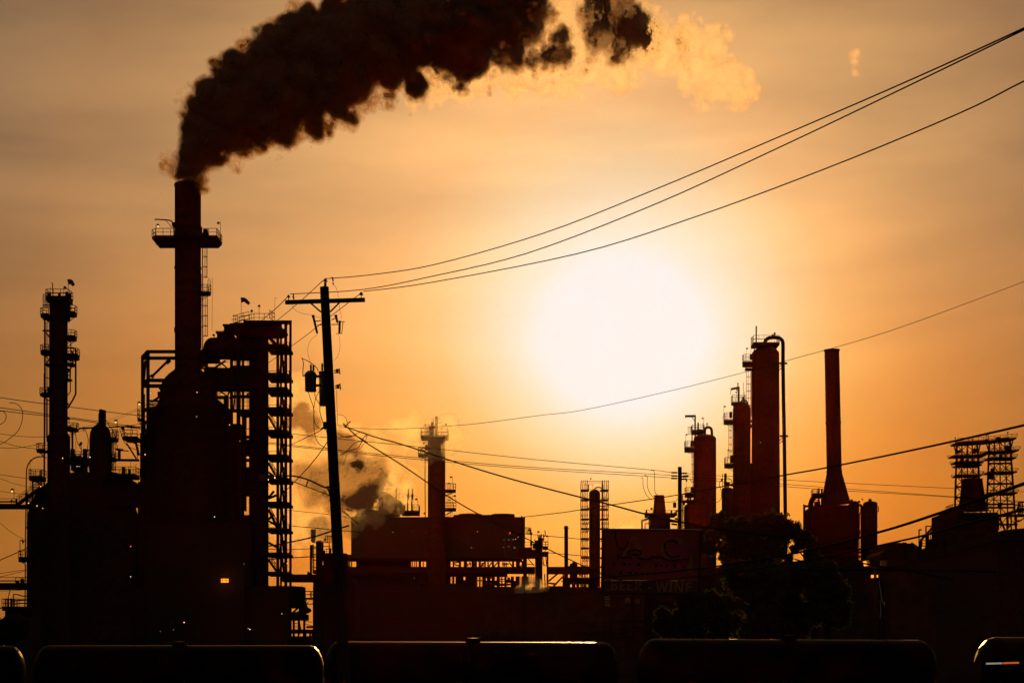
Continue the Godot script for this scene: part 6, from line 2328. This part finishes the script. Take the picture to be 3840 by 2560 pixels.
func build_tanks() -> void:
	sheet(0, 0, 0.6125)
	var o := big_tank(1112, 1720, 1358, 225, "wide flat tank behind the sign, its wall rising above the tank cars")
	sheet(2150, 2180, 4.1255)
	var d := 205.0
	for q in [[480, 242], [480, 276], [480, 312], [485, 348], [490, 376]]:
		bar(P(q[0], q[1], d), P(q[0] + 80, q[1] + 2, d), 0.5, 0.06)
		part("stair_tread", o, M.galvanised)
	bar(P(478, 235, d), P(478, 900, d), 0.08)
	bar(P(568, 235, d), P(568, 900, d), 0.08)
	part("stair_rail", o, M.steel)
	for x in [805, 818, 835, 858, 870]:
		bar(P(x, 440, d), P(x, 1240, d), 0.05)
	part("caged_ladder", o, M.steel)
	sheet(3150, 2000, 2.8)
	big_tank(-1300, 1650, 276, 205, "wide flat tank behind the two-lamp floodlight and the shed")
	sheet(0, 0, 0.6125)
	var g := thing("gabled_shed", "shed with a gabled roof rising over the wide tank, beside the black furnace", "building", foot(2080, 262))
	sheet(3150, 2000, 2.8)
	prism([[443, 400], [443, 215], [520, 155], [526, 97], [640, 95], [641, 104], [758, 103], [835, 160], [910, 205], [910, 400]], 262, 14.0)
	part("wall", g, M.concrete)
	slab(668, 92, 704, 110, 263, 2.0)
	part("roof_vent", g, M.concrete)
	bar(P(436, 219, 261.8), P(523, 152, 261.8), 0.3, 0.2)
	bar(P(752, 98, 261.8), P(916, 206, 261.8), 0.3, 0.2)
	part("roof_edge", g, M.concrete)
	slab(685, 110, 692, 400, 261.7, 0.3)
	part("downpipe", g, M.steel)
	sheet(3400, 1600, 3.136)
	var b := thing("dark_warehouse", "big dark flat-roofed warehouse cut off by the picture's edge", "building", foot(1300, 150))
	prism([[1150, 1212], [1400, 1190], [1700, 1165], [1700, 1500], [1150, 1500]], 152, 20.0)
	part("upper_wall", b, M.concrete)
	block(1092, 1325, 1750, 150, 22.0)
	part("wall", b, M.concrete)
	slab(1080, 1318, 1750, 1332, 149.6, 22.5)
	part("parapet", b, M.concrete)
	sheet(3150, 2000, 2.8)
	slab(1480, 850, 1570, 910, 148, 2.0)
	part("annex", b, M.concrete)
	# floodlight posts
	var f := thing("floodlight", "floodlight on a stout post before the wide tank, three of its lamps lit", "floodlight", foot(380, 118))
	block(357, 400, 404, 118, 0.7)
	part("post", f, M.wood)
	for q in [[420, 480, 455], [470, 488, 515]]:
		block(q[0], q[1], q[2], 118.4, 0.5)
		part("post", f, M.wood)
	bar(P(290, 350, 117.7), P(470, 350, 117.7), 0.1)
	bar(P(372, 350, 117.7), P(372, 410, 117.7), 0.14)
	part("crossbar", f, M.steel)
	var lamps := [[283, 315, 50, 62, 0.35, -16, 33, 1], [460, 315, 60, 60, 0.1, 0, 0, 0], [352, 450, 40, 36, 0.0, -9, 24, 1], [398, 448, 24, 32, 0.0, -2, 10, 1]]
	for q in lamps:
		var c := P(q[0], q[1], 117.5)
		var t := Basis(Vector3.BACK, q[4] * 0.8)
		box(c, Vector3(L(q[2], 118), L(q[3], 118), 0.4), t)
		var hd := part("lamp_housing", f, M.can)
		if q[7] == 1:
			box(P(q[0] + q[5], q[1], 117.27), Vector3(L(q[6], 118), L(q[3], 118) * 0.78, 0.04), t)
			part("lamp_glass", hd, M.window)
	tube(smooth(pts([[412, 490], [425, 590], [440, 680], [460, 745], [470, 740], [472, 715]], 117.6)), 0.035, 5)
	tube(smooth(pts([[422, 700], [430, 800], [424, 890]], 117.6)), 0.03, 5)
	part("hanging_cable", f, M.galvanised)
	var l := OmniLight3D.new()
	l.name = "floodlight_light"
	l.light_color = Color(1.0, 0.6, 0.28)
	l.light_energy = 0.35
	l.light_size = 0.4
	l.omni_range = 30.0
	l.omni_attenuation = 2.0
	l.shadow_enabled = true
	add_child(l)
	l.position = P(283, 330, 116.7)
	# a parked trailer; emission paints the light its two reflective strips throw back
	var r := thing("trailer", "dark trailer with two thin reflective strips given a painted glow, in the corner under the warehouse", "trailer", foot(1710, 44))
	var ta := P(1500, 1345, 44)
	var tb := P(2050, 1345, 44)
	box(Vector3((ta.x + tb.x) * 0.5, 1.15 + ta.y * 0.5 - 0.5, -45.3), Vector3(tb.x - ta.x, ta.y - 1.3, 2.4))
	part("box_body", r, M.tankcar)
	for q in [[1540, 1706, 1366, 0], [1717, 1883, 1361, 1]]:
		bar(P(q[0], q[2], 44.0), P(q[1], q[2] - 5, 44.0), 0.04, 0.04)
		part("glowing_reflector_strip", r, [M.strip_white, M.strip_amber][q[3]])
	for x in [1580, 1960]:
		var wp := P(x, 0, 44.3)
		lathe(Vector3(wp.x, 0.5, wp.z), [[0.0, 0.0], [0.5, 0.0], [0.5, 0.28], [0.0, 0.28]], 20, Vector3.BACK)
		part("wheel", r, M.tankcar)
	bar(Vector3(ta.x + 0.1, 1.0, -45.3), Vector3(tb.x - 0.1, 1.0, -45.3), 1.0, 0.25)
	part("chassis", r, M.steel)

func glyphs(text: String, font_name: String, weight: int, size_m: float, deep: float) -> TextMesh:
	var f := SystemFont.new()
	f.font_names = PackedStringArray([font_name])
	f.font_weight = weight
	var t := TextMesh.new()
	t.text = text
	t.font = f
	t.font_size = 64
	t.pixel_size = size_m / 64.0
	t.depth = deep
	return t

func build_sign() -> void:
	sheet(2200, 1940, 4.356)
	var d := 130.0
	var mid := P(1010, 720, d)
	var o := thing("sign_board", "big rectangular roadside sign reading AC and BEER - WINE on a thick post", "sign", Vector3(mid.x, 0, mid.z))
	var cabinet := Node3D.new()
	var w := L(1600, d)
	var h := L(1050, d)
	var y := mid.y
	o.rotation.y = deg_to_rad(-13.0)
	o.rotation.z = deg_to_rad(-1.2)
	cabinet.free()
	var save := o.position
	var put := func(called: String, mat: Material, parent: Node) -> MeshInstance3D:
		var m := MeshInstance3D.new()
		m.name = called
		m.mesh = take(Vector3.ZERO)
		m.material_override = mat
		parent.add_child(m, true)
		return m
	# frame
	var fr := L(48, d)
	box(Vector3(-w * 0.5, y, 0), Vector3(fr, h, 0.5))
	box(Vector3(w * 0.5, y, 0), Vector3(fr * 0.8, h, 0.5))
	box(Vector3(0, y - h * 0.5, 0), Vector3(w + fr, fr * 0.6, 0.52))
	var frame: MeshInstance3D = put.call("frame", M.rust, o)
	box(Vector3(0, y + h * 0.5, 0), Vector3(w + fr, fr * 0.35, 0.54))
	put.call("top_trim", M.galvanised, frame)
	# panels
	var face := paint(Color(0.12, 0.02, 0.01), 0.6)
	face.backlight_enabled = true
	face.backlight = Color(0.27, 0.07, 0.03)
	var band := paint(Color(0.03, 0.02, 0.02), 0.6)
	var letter := paint(Color(0.22, 0.11, 0.05), 0.7)
	var ink := paint(Color(0.02, 0.01, 0.01), 0.7)
	var split := y + h * 0.5 - L(835, d)
	box(Vector3(0, (y + h * 0.5 + split) * 0.5, 0.1), Vector3(w - fr, y + h * 0.5 - split - 0.004, 0.02))
	var panel: MeshInstance3D = put.call("panel", face, o)
	box(Vector3(0, (y - h * 0.5 + split) * 0.5, 0.1), Vector3(w - fr, split - y + h * 0.5 - 0.004, 0.03))
	var low: MeshInstance3D = put.call("lower_panel", band, o)
	var X := func(x: float) -> float: return L(x - 1010.0, d)
	var Y := func(q: float) -> float: return y - L(q - 720.0, d)
	for q in [["A", "Droid Serif", 700, 700, 505, 480, panel, 1.35], ["C", "Droid Serif", 700, 1340, 520, 480, panel, 1.35], ["BEER", "Droid Sans", 700, 600, 1118, 205, low, 1.12], ["-", "Droid Sans", 700, 990, 1130, 200, low, 1.1], ["WINE", "Droid Sans", 700, 1390, 1135, 205, low, 1.12]]:
		var m := MeshInstance3D.new()
		m.name = "lettering"
		m.mesh = glyphs(q[0], q[1], q[2], L(q[5], d) * 0.98, 0.03)
		m.material_override = letter
		(q[6] as Node).add_child(m, true)
		m.position = Vector3(X.call(q[3]), Y.call(q[4]), 0.135)
		m.scale = Vector3(q[7], 1.12, 1.0)
	# the dark strokes round the letters
	for s in [[[410, 215], [412, 330], [430, 420], [470, 490], [530, 530], [580, 490], [630, 400]], [[440, 640], [480, 655], [560, 660], [690, 655]], [[450, 625], [470, 600], [540, 590]], [[620, 560], [680, 540], [760, 535], [830, 560], [840, 590], [800, 610], [700, 605], [630, 590], [615, 570]], [[770, 655], [850, 672], [940, 680], [1010, 672], [1030, 645], [1100, 655], [1140, 645]], [[1150, 630], [1210, 670], [1300, 695], [1390, 702], [1500, 685], [1570, 675], [1630, 682]], [[1235, 520], [1225, 460], [1250, 405], [1310, 380], [1390, 390], [1440, 430]], [[1240, 540], [1270, 600], [1330, 640], [1420, 645], [1480, 620]]]:
		var p := PackedVector3Array()
		for q in s:
			p.append(Vector3(X.call(q[0]), Y.call(q[1]), 0.155))
		tube(smooth(p), L(13, d), 6)
		put.call("outline_stroke", ink, panel)
	# the pale swoosh at its side and the worn rows of marks
	var sw := PackedVector2Array()
	for q in [[1690, 500], [1680, 700], [1690, 890], [1540, 890], [1600, 830], [1640, 720], [1665, 600]]:
		sw.append(Vector2(X.call(q[0]), Y.call(q[1])))
	extrude(sw, 0.14, 0.02)
	put.call("pale_swoosh", letter, panel)
	for q in [[395, 765, 30], [570, 765, 40], [650, 768, 26], [805, 770, 40], [1095, 780, 40], [1180, 785, 30], [1270, 785, 30], [1400, 785, 46], [1545, 800, 34], [510, 910, 40], [670, 905, 40], [765, 915, 34], [865, 920, 34], [960, 920, 34], [1065, 915, 36]]:
		box(Vector3(X.call(q[0]), Y.call(q[1]), 0.13), Vector3(L(q[2], d), L(q[2] * 1.2, d), 0.03))
		put.call("worn_mark", ink, panel)
	# post
	var px: float = X.call(970)
	box(Vector3(px, (y - h * 0.5) * 0.5, 0.0), Vector3(L(105, d), y - h * 0.5, 0.5))
	put.call("post", M.rust, o)
	for xx in [300, 1600]:
		box(Vector3(X.call(xx), y, -0.2), Vector3(0.12, h, 0.12))
	box(Vector3(0, y, -0.22), Vector3(w - fr, 0.12, 0.12))
	put.call("back_brace", M.rust, o)
	# another pole behind with two boxes
	sheet(2150, 2180, 4.1255)
	var k := thing("utility_pole", "plain pole with two boxes near its top, seen under the sign", "utility pole", foot(925, 150))
	block(904, 190, 946, 150, 0.4)
	part("pole_shaft", k, M.wood)
	bar(P(735, 252, 149.6), P(1035, 258, 149.6), 0.1)
	part("crossarm", k, M.wood)
	slab(810, 252, 878, 325, 149.5, 0.6)
	part("pole_box", k, M.can)
	slab(965, 272, 1035, 330, 149.5, 0.6)
	part("pole_box", k, M.can)
	bar(P(840, 325, 149.6), P(850, 370, 149.6), 0.06)
	bar(P(850, 370, 149.6), P(1020, 374, 149.6), 0.06)
	part("bracket", k, M.steel)
	var k2 := thing("thin_pole", "thin pole under the sign's end nearest the scaffolded column, beside the tank's stairs", "pole", foot(598, 152))
	block(588, 235, 608, 152, 0.25)
	part("pole_shaft", k2, M.wood)
	for q in [[[-60, 645, 700, 612, 904, 603], "level line crossing under the sign, uppermost"], [[-60, 800, 300, 775, 904, 718], "line rising under the sign, second from the top"], [[300, 790, 640, 795, 904, 765], "line under the sign, third from the top"], [[606, 890, 760, 870, 904, 845], "short line under the sign, lowest"]]:
		var v: Array = q[0]
		wire(q[1], [[v[0], v[1], 151], [v[2], v[3], 150.5], [v[4], v[5], 150]], 0.07, -1, "power_line", "lines under the sign")
	for q in [[[946, 598, 1200, 620, 1700, 640], "level line passing behind the sign's post into the bushes, upper"], [[946, 705, 1200, 730, 1700, 760], "level line passing behind the sign's post into the bushes, middle"], [[946, 765, 1200, 785, 1700, 810], "level line passing behind the sign's post into the bushes, lower"], [[1190, 255, 1420, 340, 1850, 360], "line slanting from the sign's underside into the bushes"]]:
		var v: Array = q[0]
		wire(q[1], [[v[0], v[1], 150], [v[2], v[3], 149], [v[4], v[5], 147]], 0.07, -1, "power_line", "lines under the sign")

# a tree of limbs and thousands of leaf clumps
func tree(called: String, label: String, group: String, d: float, trunk: Array, blobs: Array, count: int, leaf: float, seed_no: int) -> void:
	var o := thing(called, label, "tree" if called == "tree" else "bush", foot(trunk[0], d), group)
	var rng := RandomNumberGenerator.new()
	rng.seed = seed_no
	var f := foot(trunk[0], d)
	var top := P(trunk[1], trunk[2], d)
	tube(smooth(PackedVector3Array([f, f.lerp(top, 0.5) + Vector3(rng.randf_range(-0.3, 0.3), 0, 0), top]), 4), 0.24, 8, 0.12)
	part("trunk", o, M.bark)
	var centres := PackedVector3Array()
	var radii := PackedFloat32Array()
	for b in blobs:
		var c := P(b[0], b[1], d + (b[3] if b.size() > 3 else 0.0))
		centres.append(c)
		radii.append(L(b[2], d))
		tube(smooth(PackedVector3Array([f.lerp(top, rng.randf_range(0.5, 0.95)), (top + c) * 0.5 + Vector3(0, -0.3, rng.randf_range(-0.4, 0.4)), c]), 4), 0.09, 5, 0.02)
	part("limbs", o, M.bark)
	var lm := ArrayMesh.new()
	for k in 5:                                     # one clump: a few folded leaves
		var a := rng.randf() * TAU
		var t := Vector3(cos(a), rng.randf_range(-0.6, 0.7), sin(a)).normalized()
		var s := t.cross(Vector3.UP).normalized() * 0.32
		var off := Vector3(rng.randf_range(-0.4, 0.4), rng.randf_range(-0.4, 0.4), rng.randf_range(-0.4, 0.4))
		var p0 := off
		var p1 := off + t * 0.5 + s + Vector3(0, 0.08, 0)
		var p2 := off + t * 1.0
		var p3 := off + t * 0.5 - s + Vector3(0, 0.08, 0)
		tri(p0, p1, p2)
		tri(p0, p2, p3)
	lm = take(Vector3.ZERO)
	var mm := MultiMesh.new()
	mm.transform_format = MultiMesh.TRANSFORM_3D
	mm.mesh = lm
	mm.instance_count = count
	var total := 0.0
	for r in radii:
		total += r * r
	var n := 0
	for i in radii.size():
		var m := int(count * radii[i] * radii[i] / total) if i < radii.size() - 1 else count - n
		# smaller sprays within each limb's mass give uneven edges and gaps
		var sprays := []
		for j in 26:
			var v := Vector3(rng.randfn(), rng.randfn(), rng.randfn()).normalized() * pow(rng.randf(), 0.45)
			sprays.append([centres[i] + v * radii[i], radii[i] * rng.randf_range(0.16, 0.38)])
		for j in m:
			var sp: Array = sprays[rng.randi() % 26]
			var p: Vector3 = sp[0] + Vector3(rng.randfn(), rng.randfn() * 0.8, rng.randfn()) * float(sp[1]) * 0.55
			var bs := Basis.from_euler(Vector3(rng.randf() * TAU, rng.randf() * TAU, rng.randf() * TAU)).scaled(Vector3.ONE * leaf * rng.randf_range(0.6, 1.4))
			mm.set_instance_transform(n, Transform3D(bs, p - f))
			n += 1
	var crown := MultiMeshInstance3D.new()
	crown.name = "crown"
	crown.multimesh = mm
	crown.material_override = M.leaf
	crown.set_meta("kind", "stuff")
	o.add_child(crown)

func build_trees() -> void:
	sheet(2600, 1900, 3.1367)
	tree("tree", "broad leafy tree beside the sign, its far edge open against the sky", "trees and bushes by the sign", 140, [700, 720, 420], [[280, 180, 100], [420, 260, 130], [600, 260, 150], [760, 230, 150], [900, 230, 150], [1020, 260, 150], [1150, 280, 90], [1260, 350, 80], [500, 420, 140], [700, 420, 130], [1000, 420, 130], [250, 360, 110], [330, 100, 40], [1100, 210, 50], [180, 480, 110], [1020, 560, 90], [620, 520, 130], [850, 500, 130], [420, 540, 120], [1200, 300, 95], [1290, 370, 85]], 16000, 0.16, 3)
	tree("tree", "low tree whose twigs hang against the bright gap before the outer furnace pipe", "trees and bushes by the sign", 134, [1390, 1390, 560], [[1370, 410, 70], [1385, 540, 65], [1250, 440, 60], [1330, 340, 60], [1190, 500, 45], [1140, 600, 40], [1440, 640, 90]], 3000, 0.15, 4)
	tree("bush", "dense dark bush filling the space right under the leafy tree", "trees and bushes by the sign", 128, [700, 700, 900], [[500, 820, 160], [720, 860, 190], [960, 900, 190], [620, 1050, 170], [860, 1100, 200], [1100, 1080, 200], [1240, 860, 150], [760, 1280, 180], [1000, 1290, 200], [1250, 1250, 200], [700, 1450, 160], [950, 1450, 160], [1200, 1430, 160]], 15000, 0.17, 5)
	tree("bush", "wide rounded bush in front of the great tank", "trees and bushes by the sign", 126, [1550, 1550, 900], [[1430, 800, 130], [1560, 760, 110], [1600, 900, 130], [1700, 1000, 130], [1480, 1000, 160], [1760, 1150, 110], [1500, 1200, 190], [1700, 1280, 140], [1630, 690, 40]], 9000, 0.17, 6)
	tree("bush", "spiky bush beside the sign's post, nearest the tank cars' gap", "trees and bushes by the sign", 127, [60, 60, 1300], [[-390, 1240, 55], [-330, 1290, 70], [-410, 1400, 80], [-300, 1420, 110], [-180, 1330, 110], [-60, 1250, 120], [-100, 1400, 130], [60, 1150, 110], [100, 1300, 140], [200, 1080, 110], [250, 1250, 150], [380, 1150, 120], [400, 1320, 150], [-250, 1500, 100], [0, 1480, 120], [300, 1480, 140], [-150, 1120, 50], [-60, 1060, 50]], 12000, 0.17, 7)
	sheet(0, 2000, 3.485)
	tree("bush", "ragged bush at the picture's edge under the railed deck", "bushes at the picture's edge", 150, [-20, -10, 1350], [[-30, 1260, 100], [60, 1200, 90], [120, 1130, 60], [180, 1180, 110], [100, 1320, 130], [230, 1290, 130], [300, 1180, 90], [20, 1350, 80]], 6000, 0.2, 8)

# ---------------------------------------------------------------- smoke and steam
var vapours := {}
func vapour(alpha: float, tone: Color) -> StandardMaterial3D:        # one skin of smoke: light from behind comes through it
	var key := [alpha, tone]
	if not vapours.has(key):
		var m := StandardMaterial3D.new()
		m.albedo_color = Color(tone.r, tone.g, tone.b, alpha)
		if alpha < 1.0:
			m.transparency = BaseMaterial3D.TRANSPARENCY_ALPHA
		m.roughness = 1.0
		m.specular_mode = BaseMaterial3D.SPECULAR_DISABLED
		m.backlight_enabled = true
		m.backlight = tone
		vapours[key] = m
	return vapours[key]

func plume(called: String, label: String, category: String, balls: Array, d: float, cell: float, rough: float, seed_no: int, levels: Array, alphas: Array, tone: Color, group := "", fine_k := 0.6) -> void:
	var g := billow(balls, d, cell, rough, seed_no, rough * 1.2, fine_k)
	var c := P(balls[0][0], balls[0][1], d)
	var o := thing(called, label, category, c, group)
	for i in levels.size():
		var m := nets(g[0], g[1], (g[2] as Vector3) - c, cell, levels[i])
		if m.get_surface_count() == 0:
			continue
		var q := MeshInstance3D.new()
		q.name = "smoke_layer" if category == "smoke" else "steam_layer"
		q.mesh = m
		q.material_override = vapour(alphas[i], tone)
		o.add_child(q, true)
	o.set_meta("kind", "stuff")

func build_smoke() -> void:
	sheet(0, 0, 0.6125)
	var white := Color(1.0, 0.97, 0.9)
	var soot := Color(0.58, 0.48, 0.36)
	var thin := [-0.6, -0.2, 0.2, 0.7, 1.3]
	var faint := [0.04, 0.045, 0.05, 0.05, 0.05]
	var steamy := [0.055, 0.06, 0.07, 0.07, 0.07]
	var mid := [-0.4, -0.1, 0.2, 0.5, 0.9, 1.4]
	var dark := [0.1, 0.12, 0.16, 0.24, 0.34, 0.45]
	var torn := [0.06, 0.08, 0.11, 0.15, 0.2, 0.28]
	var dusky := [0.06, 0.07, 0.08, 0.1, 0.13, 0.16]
	plume("smoke_plume", "huge black plume pouring out of the tallest chimney and bending along the picture's top", "smoke", PLUME, 291.0, 0.27, 2.7, 3, [-0.8, -0.45, -0.1, 0.25, 0.6, 1.0], [0.07, 0.11, 0.2, 0.36, 0.7, 1.0], soot, "", 0.6)
	plume("hot_gas", "thin golden gas glowing right at the tallest chimney's mouth", "smoke", [[413, 413, 13], [431, 410, 19], [449, 412, 14], [425, 398, 22], [440, 396, 20]], 291.0, 0.2, 0.9, 5, [-0.4, -0.1, 0.2], [0.1, 0.12, 0.14], white)
	# thinner smoke that hangs under and beyond it
	sheet(1500, 0, 1.68)
	plume("smoke_veil", "thin golden smoke fringing the black plume's underside, farther from the chimney", "smoke", [[150, 500, 60], [230, 440, 75], [330, 420, 85], [450, 400, 95], [560, 330, 110], [620, 400, 80], [720, 420, 85], [800, 400, 90], [900, 430, 85], [980, 430, 75], [1060, 400, 80], [900, 280, 120], [1030, 250, 110], [1150, 280, 100], [1080, 120, 130], [1250, 300, 100], [1330, 400, 70], [1370, 470, 45], [1430, 320, 80], [1480, 200, 80]], 294.0, 0.3, 2.7, 9, thin, faint, white, "", 0.8)
	plume("smoke_puff", "dark ragged smoke thinning out under the plume's tail, three-quarters along the picture's top".replace(", three-quarters along the picture's top", ""), "smoke", [[330, 250, 110], [420, 350, 90], [480, 210, 120], [600, 130, 120], [680, 220, 95], [700, 60, 120], [780, 230, 60], [960, 340, 50], [1010, 330, 45]], 292.5, 0.27, 3.0, 12, mid, dark, soot, "drifting smoke", 0.8)
	plume("smoke_puff", "small dark smoke cloud torn off beyond the end of the black plume", "smoke", [[1270, 190, 70], [1330, 150, 75], [1390, 90, 70], [1350, 20, 80], [1410, 200, 60], [1400, 290, 45], [1260, 60, 50]], 293.0, 0.27, 2.6, 14, mid, torn, soot, "drifting smoke", 0.7)
	plume("smoke_puff", "pale golden smoke shred hanging clear of the plume above the sun", "smoke", [[1830, 240, 55], [1900, 300, 77], [1880, 390, 70], [1930, 480, 70], [2020, 460, 59], [2090, 530, 55], [1890, 545, 40], [2160, 570, 37], [1780, 190, 25]], 296.0, 0.3, 2.6, 16, thin, faint, white, "drifting smoke", 0.8)
	plume("smoke_puff", "thin curl of pale smoke between the torn dark cloud and the golden shred", "smoke", [[1540, 200, 55], [1610, 240, 60], [1690, 270, 60], [1690, 350, 45], [1650, 410, 35]], 296.0, 0.27, 1.6, 18, thin, faint, white, "drifting smoke")
	sheet(0, 0, 0.6125)
	plume("smoke_puff", "tiny lone wisp of smoke high beside the upper power lines", "smoke", [[1969, 122, 17], [1968, 142, 13], [1964, 162, 9]], 300.0, 0.2, 0.9, 20, [-0.3, 0.0, 0.3], [0.05, 0.06, 0.06], white, "drifting smoke")
	# steam between the tower and the cooler building
	sheet(1080, 1440, 2.8)
	plume("steam_cloud", "broad glowing steam rising between the stair tower and the cooler building", "steam", [[930, 1150, 75], [1000, 1000, 85], [930, 900, 95], [1040, 860, 60], [800, 860, 110], [690, 800, 90], [620, 900, 120], [760, 1130, 110], [640, 1250, 90], [600, 1130, 120], [480, 1000, 130], [370, 900, 130], [250, 850, 130], [120, 900, 130], [40, 780, 130], [150, 720, 120], [300, 700, 120], [450, 760, 110], [580, 640, 80], [660, 660, 60], [60, 560, 110], [180, 480, 110], [260, 380, 70], [120, 360, 100], [30, 420, 110], [40, 200, 90], [90, 80, 60], [120, 1060, 130], [260, 1080, 130], [380, 1150, 110], [220, 1220, 130], [60, 1240, 130], [140, 1380, 110], [260, 1380, 80], [40, 1440, 70], [280, 1480, 45]], 332.0, 0.34, 2.4, 22, thin, steamy, white, "steam clouds")
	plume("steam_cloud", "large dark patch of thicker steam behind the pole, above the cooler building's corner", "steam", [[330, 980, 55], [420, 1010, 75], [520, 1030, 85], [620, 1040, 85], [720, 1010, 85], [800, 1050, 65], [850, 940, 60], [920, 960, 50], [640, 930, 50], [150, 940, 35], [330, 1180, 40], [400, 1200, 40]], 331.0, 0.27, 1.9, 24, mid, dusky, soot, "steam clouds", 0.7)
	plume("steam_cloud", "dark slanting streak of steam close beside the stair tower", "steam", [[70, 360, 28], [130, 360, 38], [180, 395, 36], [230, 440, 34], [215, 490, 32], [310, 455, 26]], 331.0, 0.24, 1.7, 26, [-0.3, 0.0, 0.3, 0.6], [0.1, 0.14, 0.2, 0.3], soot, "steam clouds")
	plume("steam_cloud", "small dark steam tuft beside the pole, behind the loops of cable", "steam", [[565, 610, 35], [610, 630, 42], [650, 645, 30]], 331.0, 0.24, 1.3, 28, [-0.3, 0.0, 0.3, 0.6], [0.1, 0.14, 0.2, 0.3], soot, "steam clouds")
	sheet(1300, 1540, 3.564)
	plume("steam_cloud", "bright steam blowing round the railed top of the straight column", "steam", [[1150, 430, 50], [1210, 420, 62], [1270, 400, 55], [1310, 330, 52], [1310, 250, 45], [1250, 260, 42], [1190, 300, 45], [1210, 230, 35], [1130, 420, 42], [1350, 360, 36], [1390, 440, 24], [1310, 180, 24], [1240, 500, 40], [1150, 520, 34]], 340.0, 0.24, 2.3, 30, [-0.3, 0.0, 0.4, 0.9], [0.05, 0.06, 0.07, 0.08], white, "steam clouds")
	plume("steam_cloud", "ragged steam swirling over the rooftop exhaust pipes", "steam", [[450, 1130, 40], [520, 1120, 50], [560, 1200, 75], [640, 1270, 70], [700, 1320, 45], [560, 1310, 60], [480, 1320, 45], [180, 1260, 45], [250, 1300, 45], [330, 1300, 38], [190, 1190, 20], [390, 1310, 40]], 356.0, 0.24, 2.0, 32, [-0.5, -0.2, 0.1, 0.4, 0.8], [0.07, 0.07, 0.08, 0.08, 0.1], white, "steam clouds")
	plume("steam_cloud", "faint wisps of steam drifting beside the straight column's head", "steam", [[870, 190, 34], [845, 240, 36], [820, 300, 38], [780, 330, 26], [960, 270, 34], [650, 210, 26], [900, 290, 30]], 343.0, 0.27, 1.4, 34, thin, faint, white, "steam clouds")
	sheet(1650, 1860, 3.563)
	plume("steam_cloud", "low bright steam curling at the foot of the pipe rack's open end", "steam", [[1110, 1268, 20], [1150, 1258, 26], [1200, 1250, 28], [1250, 1248, 28], [1235, 1200, 26], [1200, 1190, 20], [1340, 1240, 20]], 334.0, 0.22, 1.0, 36, [-0.3, 0.0, 0.3], [0.1, 0.12, 0.15], white, "steam clouds")
	sheet(1100, 1940, 3.1367)
	plume("steam_cloud", "steam puffing from the upright silencer drum", "steam", [[232, 150, 26], [250, 120, 26], [300, 110, 30], [270, 170, 26], [330, 170, 24]], 313.5, 0.22, 1.0, 38, [-0.3, 0.0, 0.3], [0.1, 0.12, 0.15], white, "steam clouds")
	sheet(2200, 1940, 4.356)
	plume("steam_cloud", "small dark smoke lick just over the sign's top edge", "steam", [[650, 175, 30], [740, 165, 34], [800, 165, 30], [860, 150, 26], [560, 180, 20]], 436.0, 0.3, 1.3, 42, [-0.3, 0.0, 0.3], [0.1, 0.12, 0.15], white, "steam clouds")

const PLUME := [[416, 402, 27], [449, 402, 25], [432, 392, 38], [434, 376, 52], [442, 361, 59], [465, 327, 85], [498, 291, 116], [535, 262, 140], [575, 236, 161], [610, 216, 172], [645, 196, 179], [690, 166, 179], [730, 138, 174], [790, 114, 166], [850, 91, 158], [910, 71, 142], [975, 51, 134], [1050, 31, 120], [1130, 6, 110], [905, 175, 62], [945, 190, 42], [1075, 115, 60], [830, 190, 70], [770, 235, 66], [650, 300, 52], [720, 270, 52]]

func build() -> void:
	materials()
	build_ground()
	build_stack()
	build_reactor()
	build_left()
	build_bridges()
	build_middle()
	build_silencer()
	build_base()
	build_towers()
	build_scaffold()
	build_furnaces()
	build_tanks()
	build_trains()
	build_pole()
	build_short_pole()
	build_sign()
	build_trees()
	build_wires()
	build_smoke()
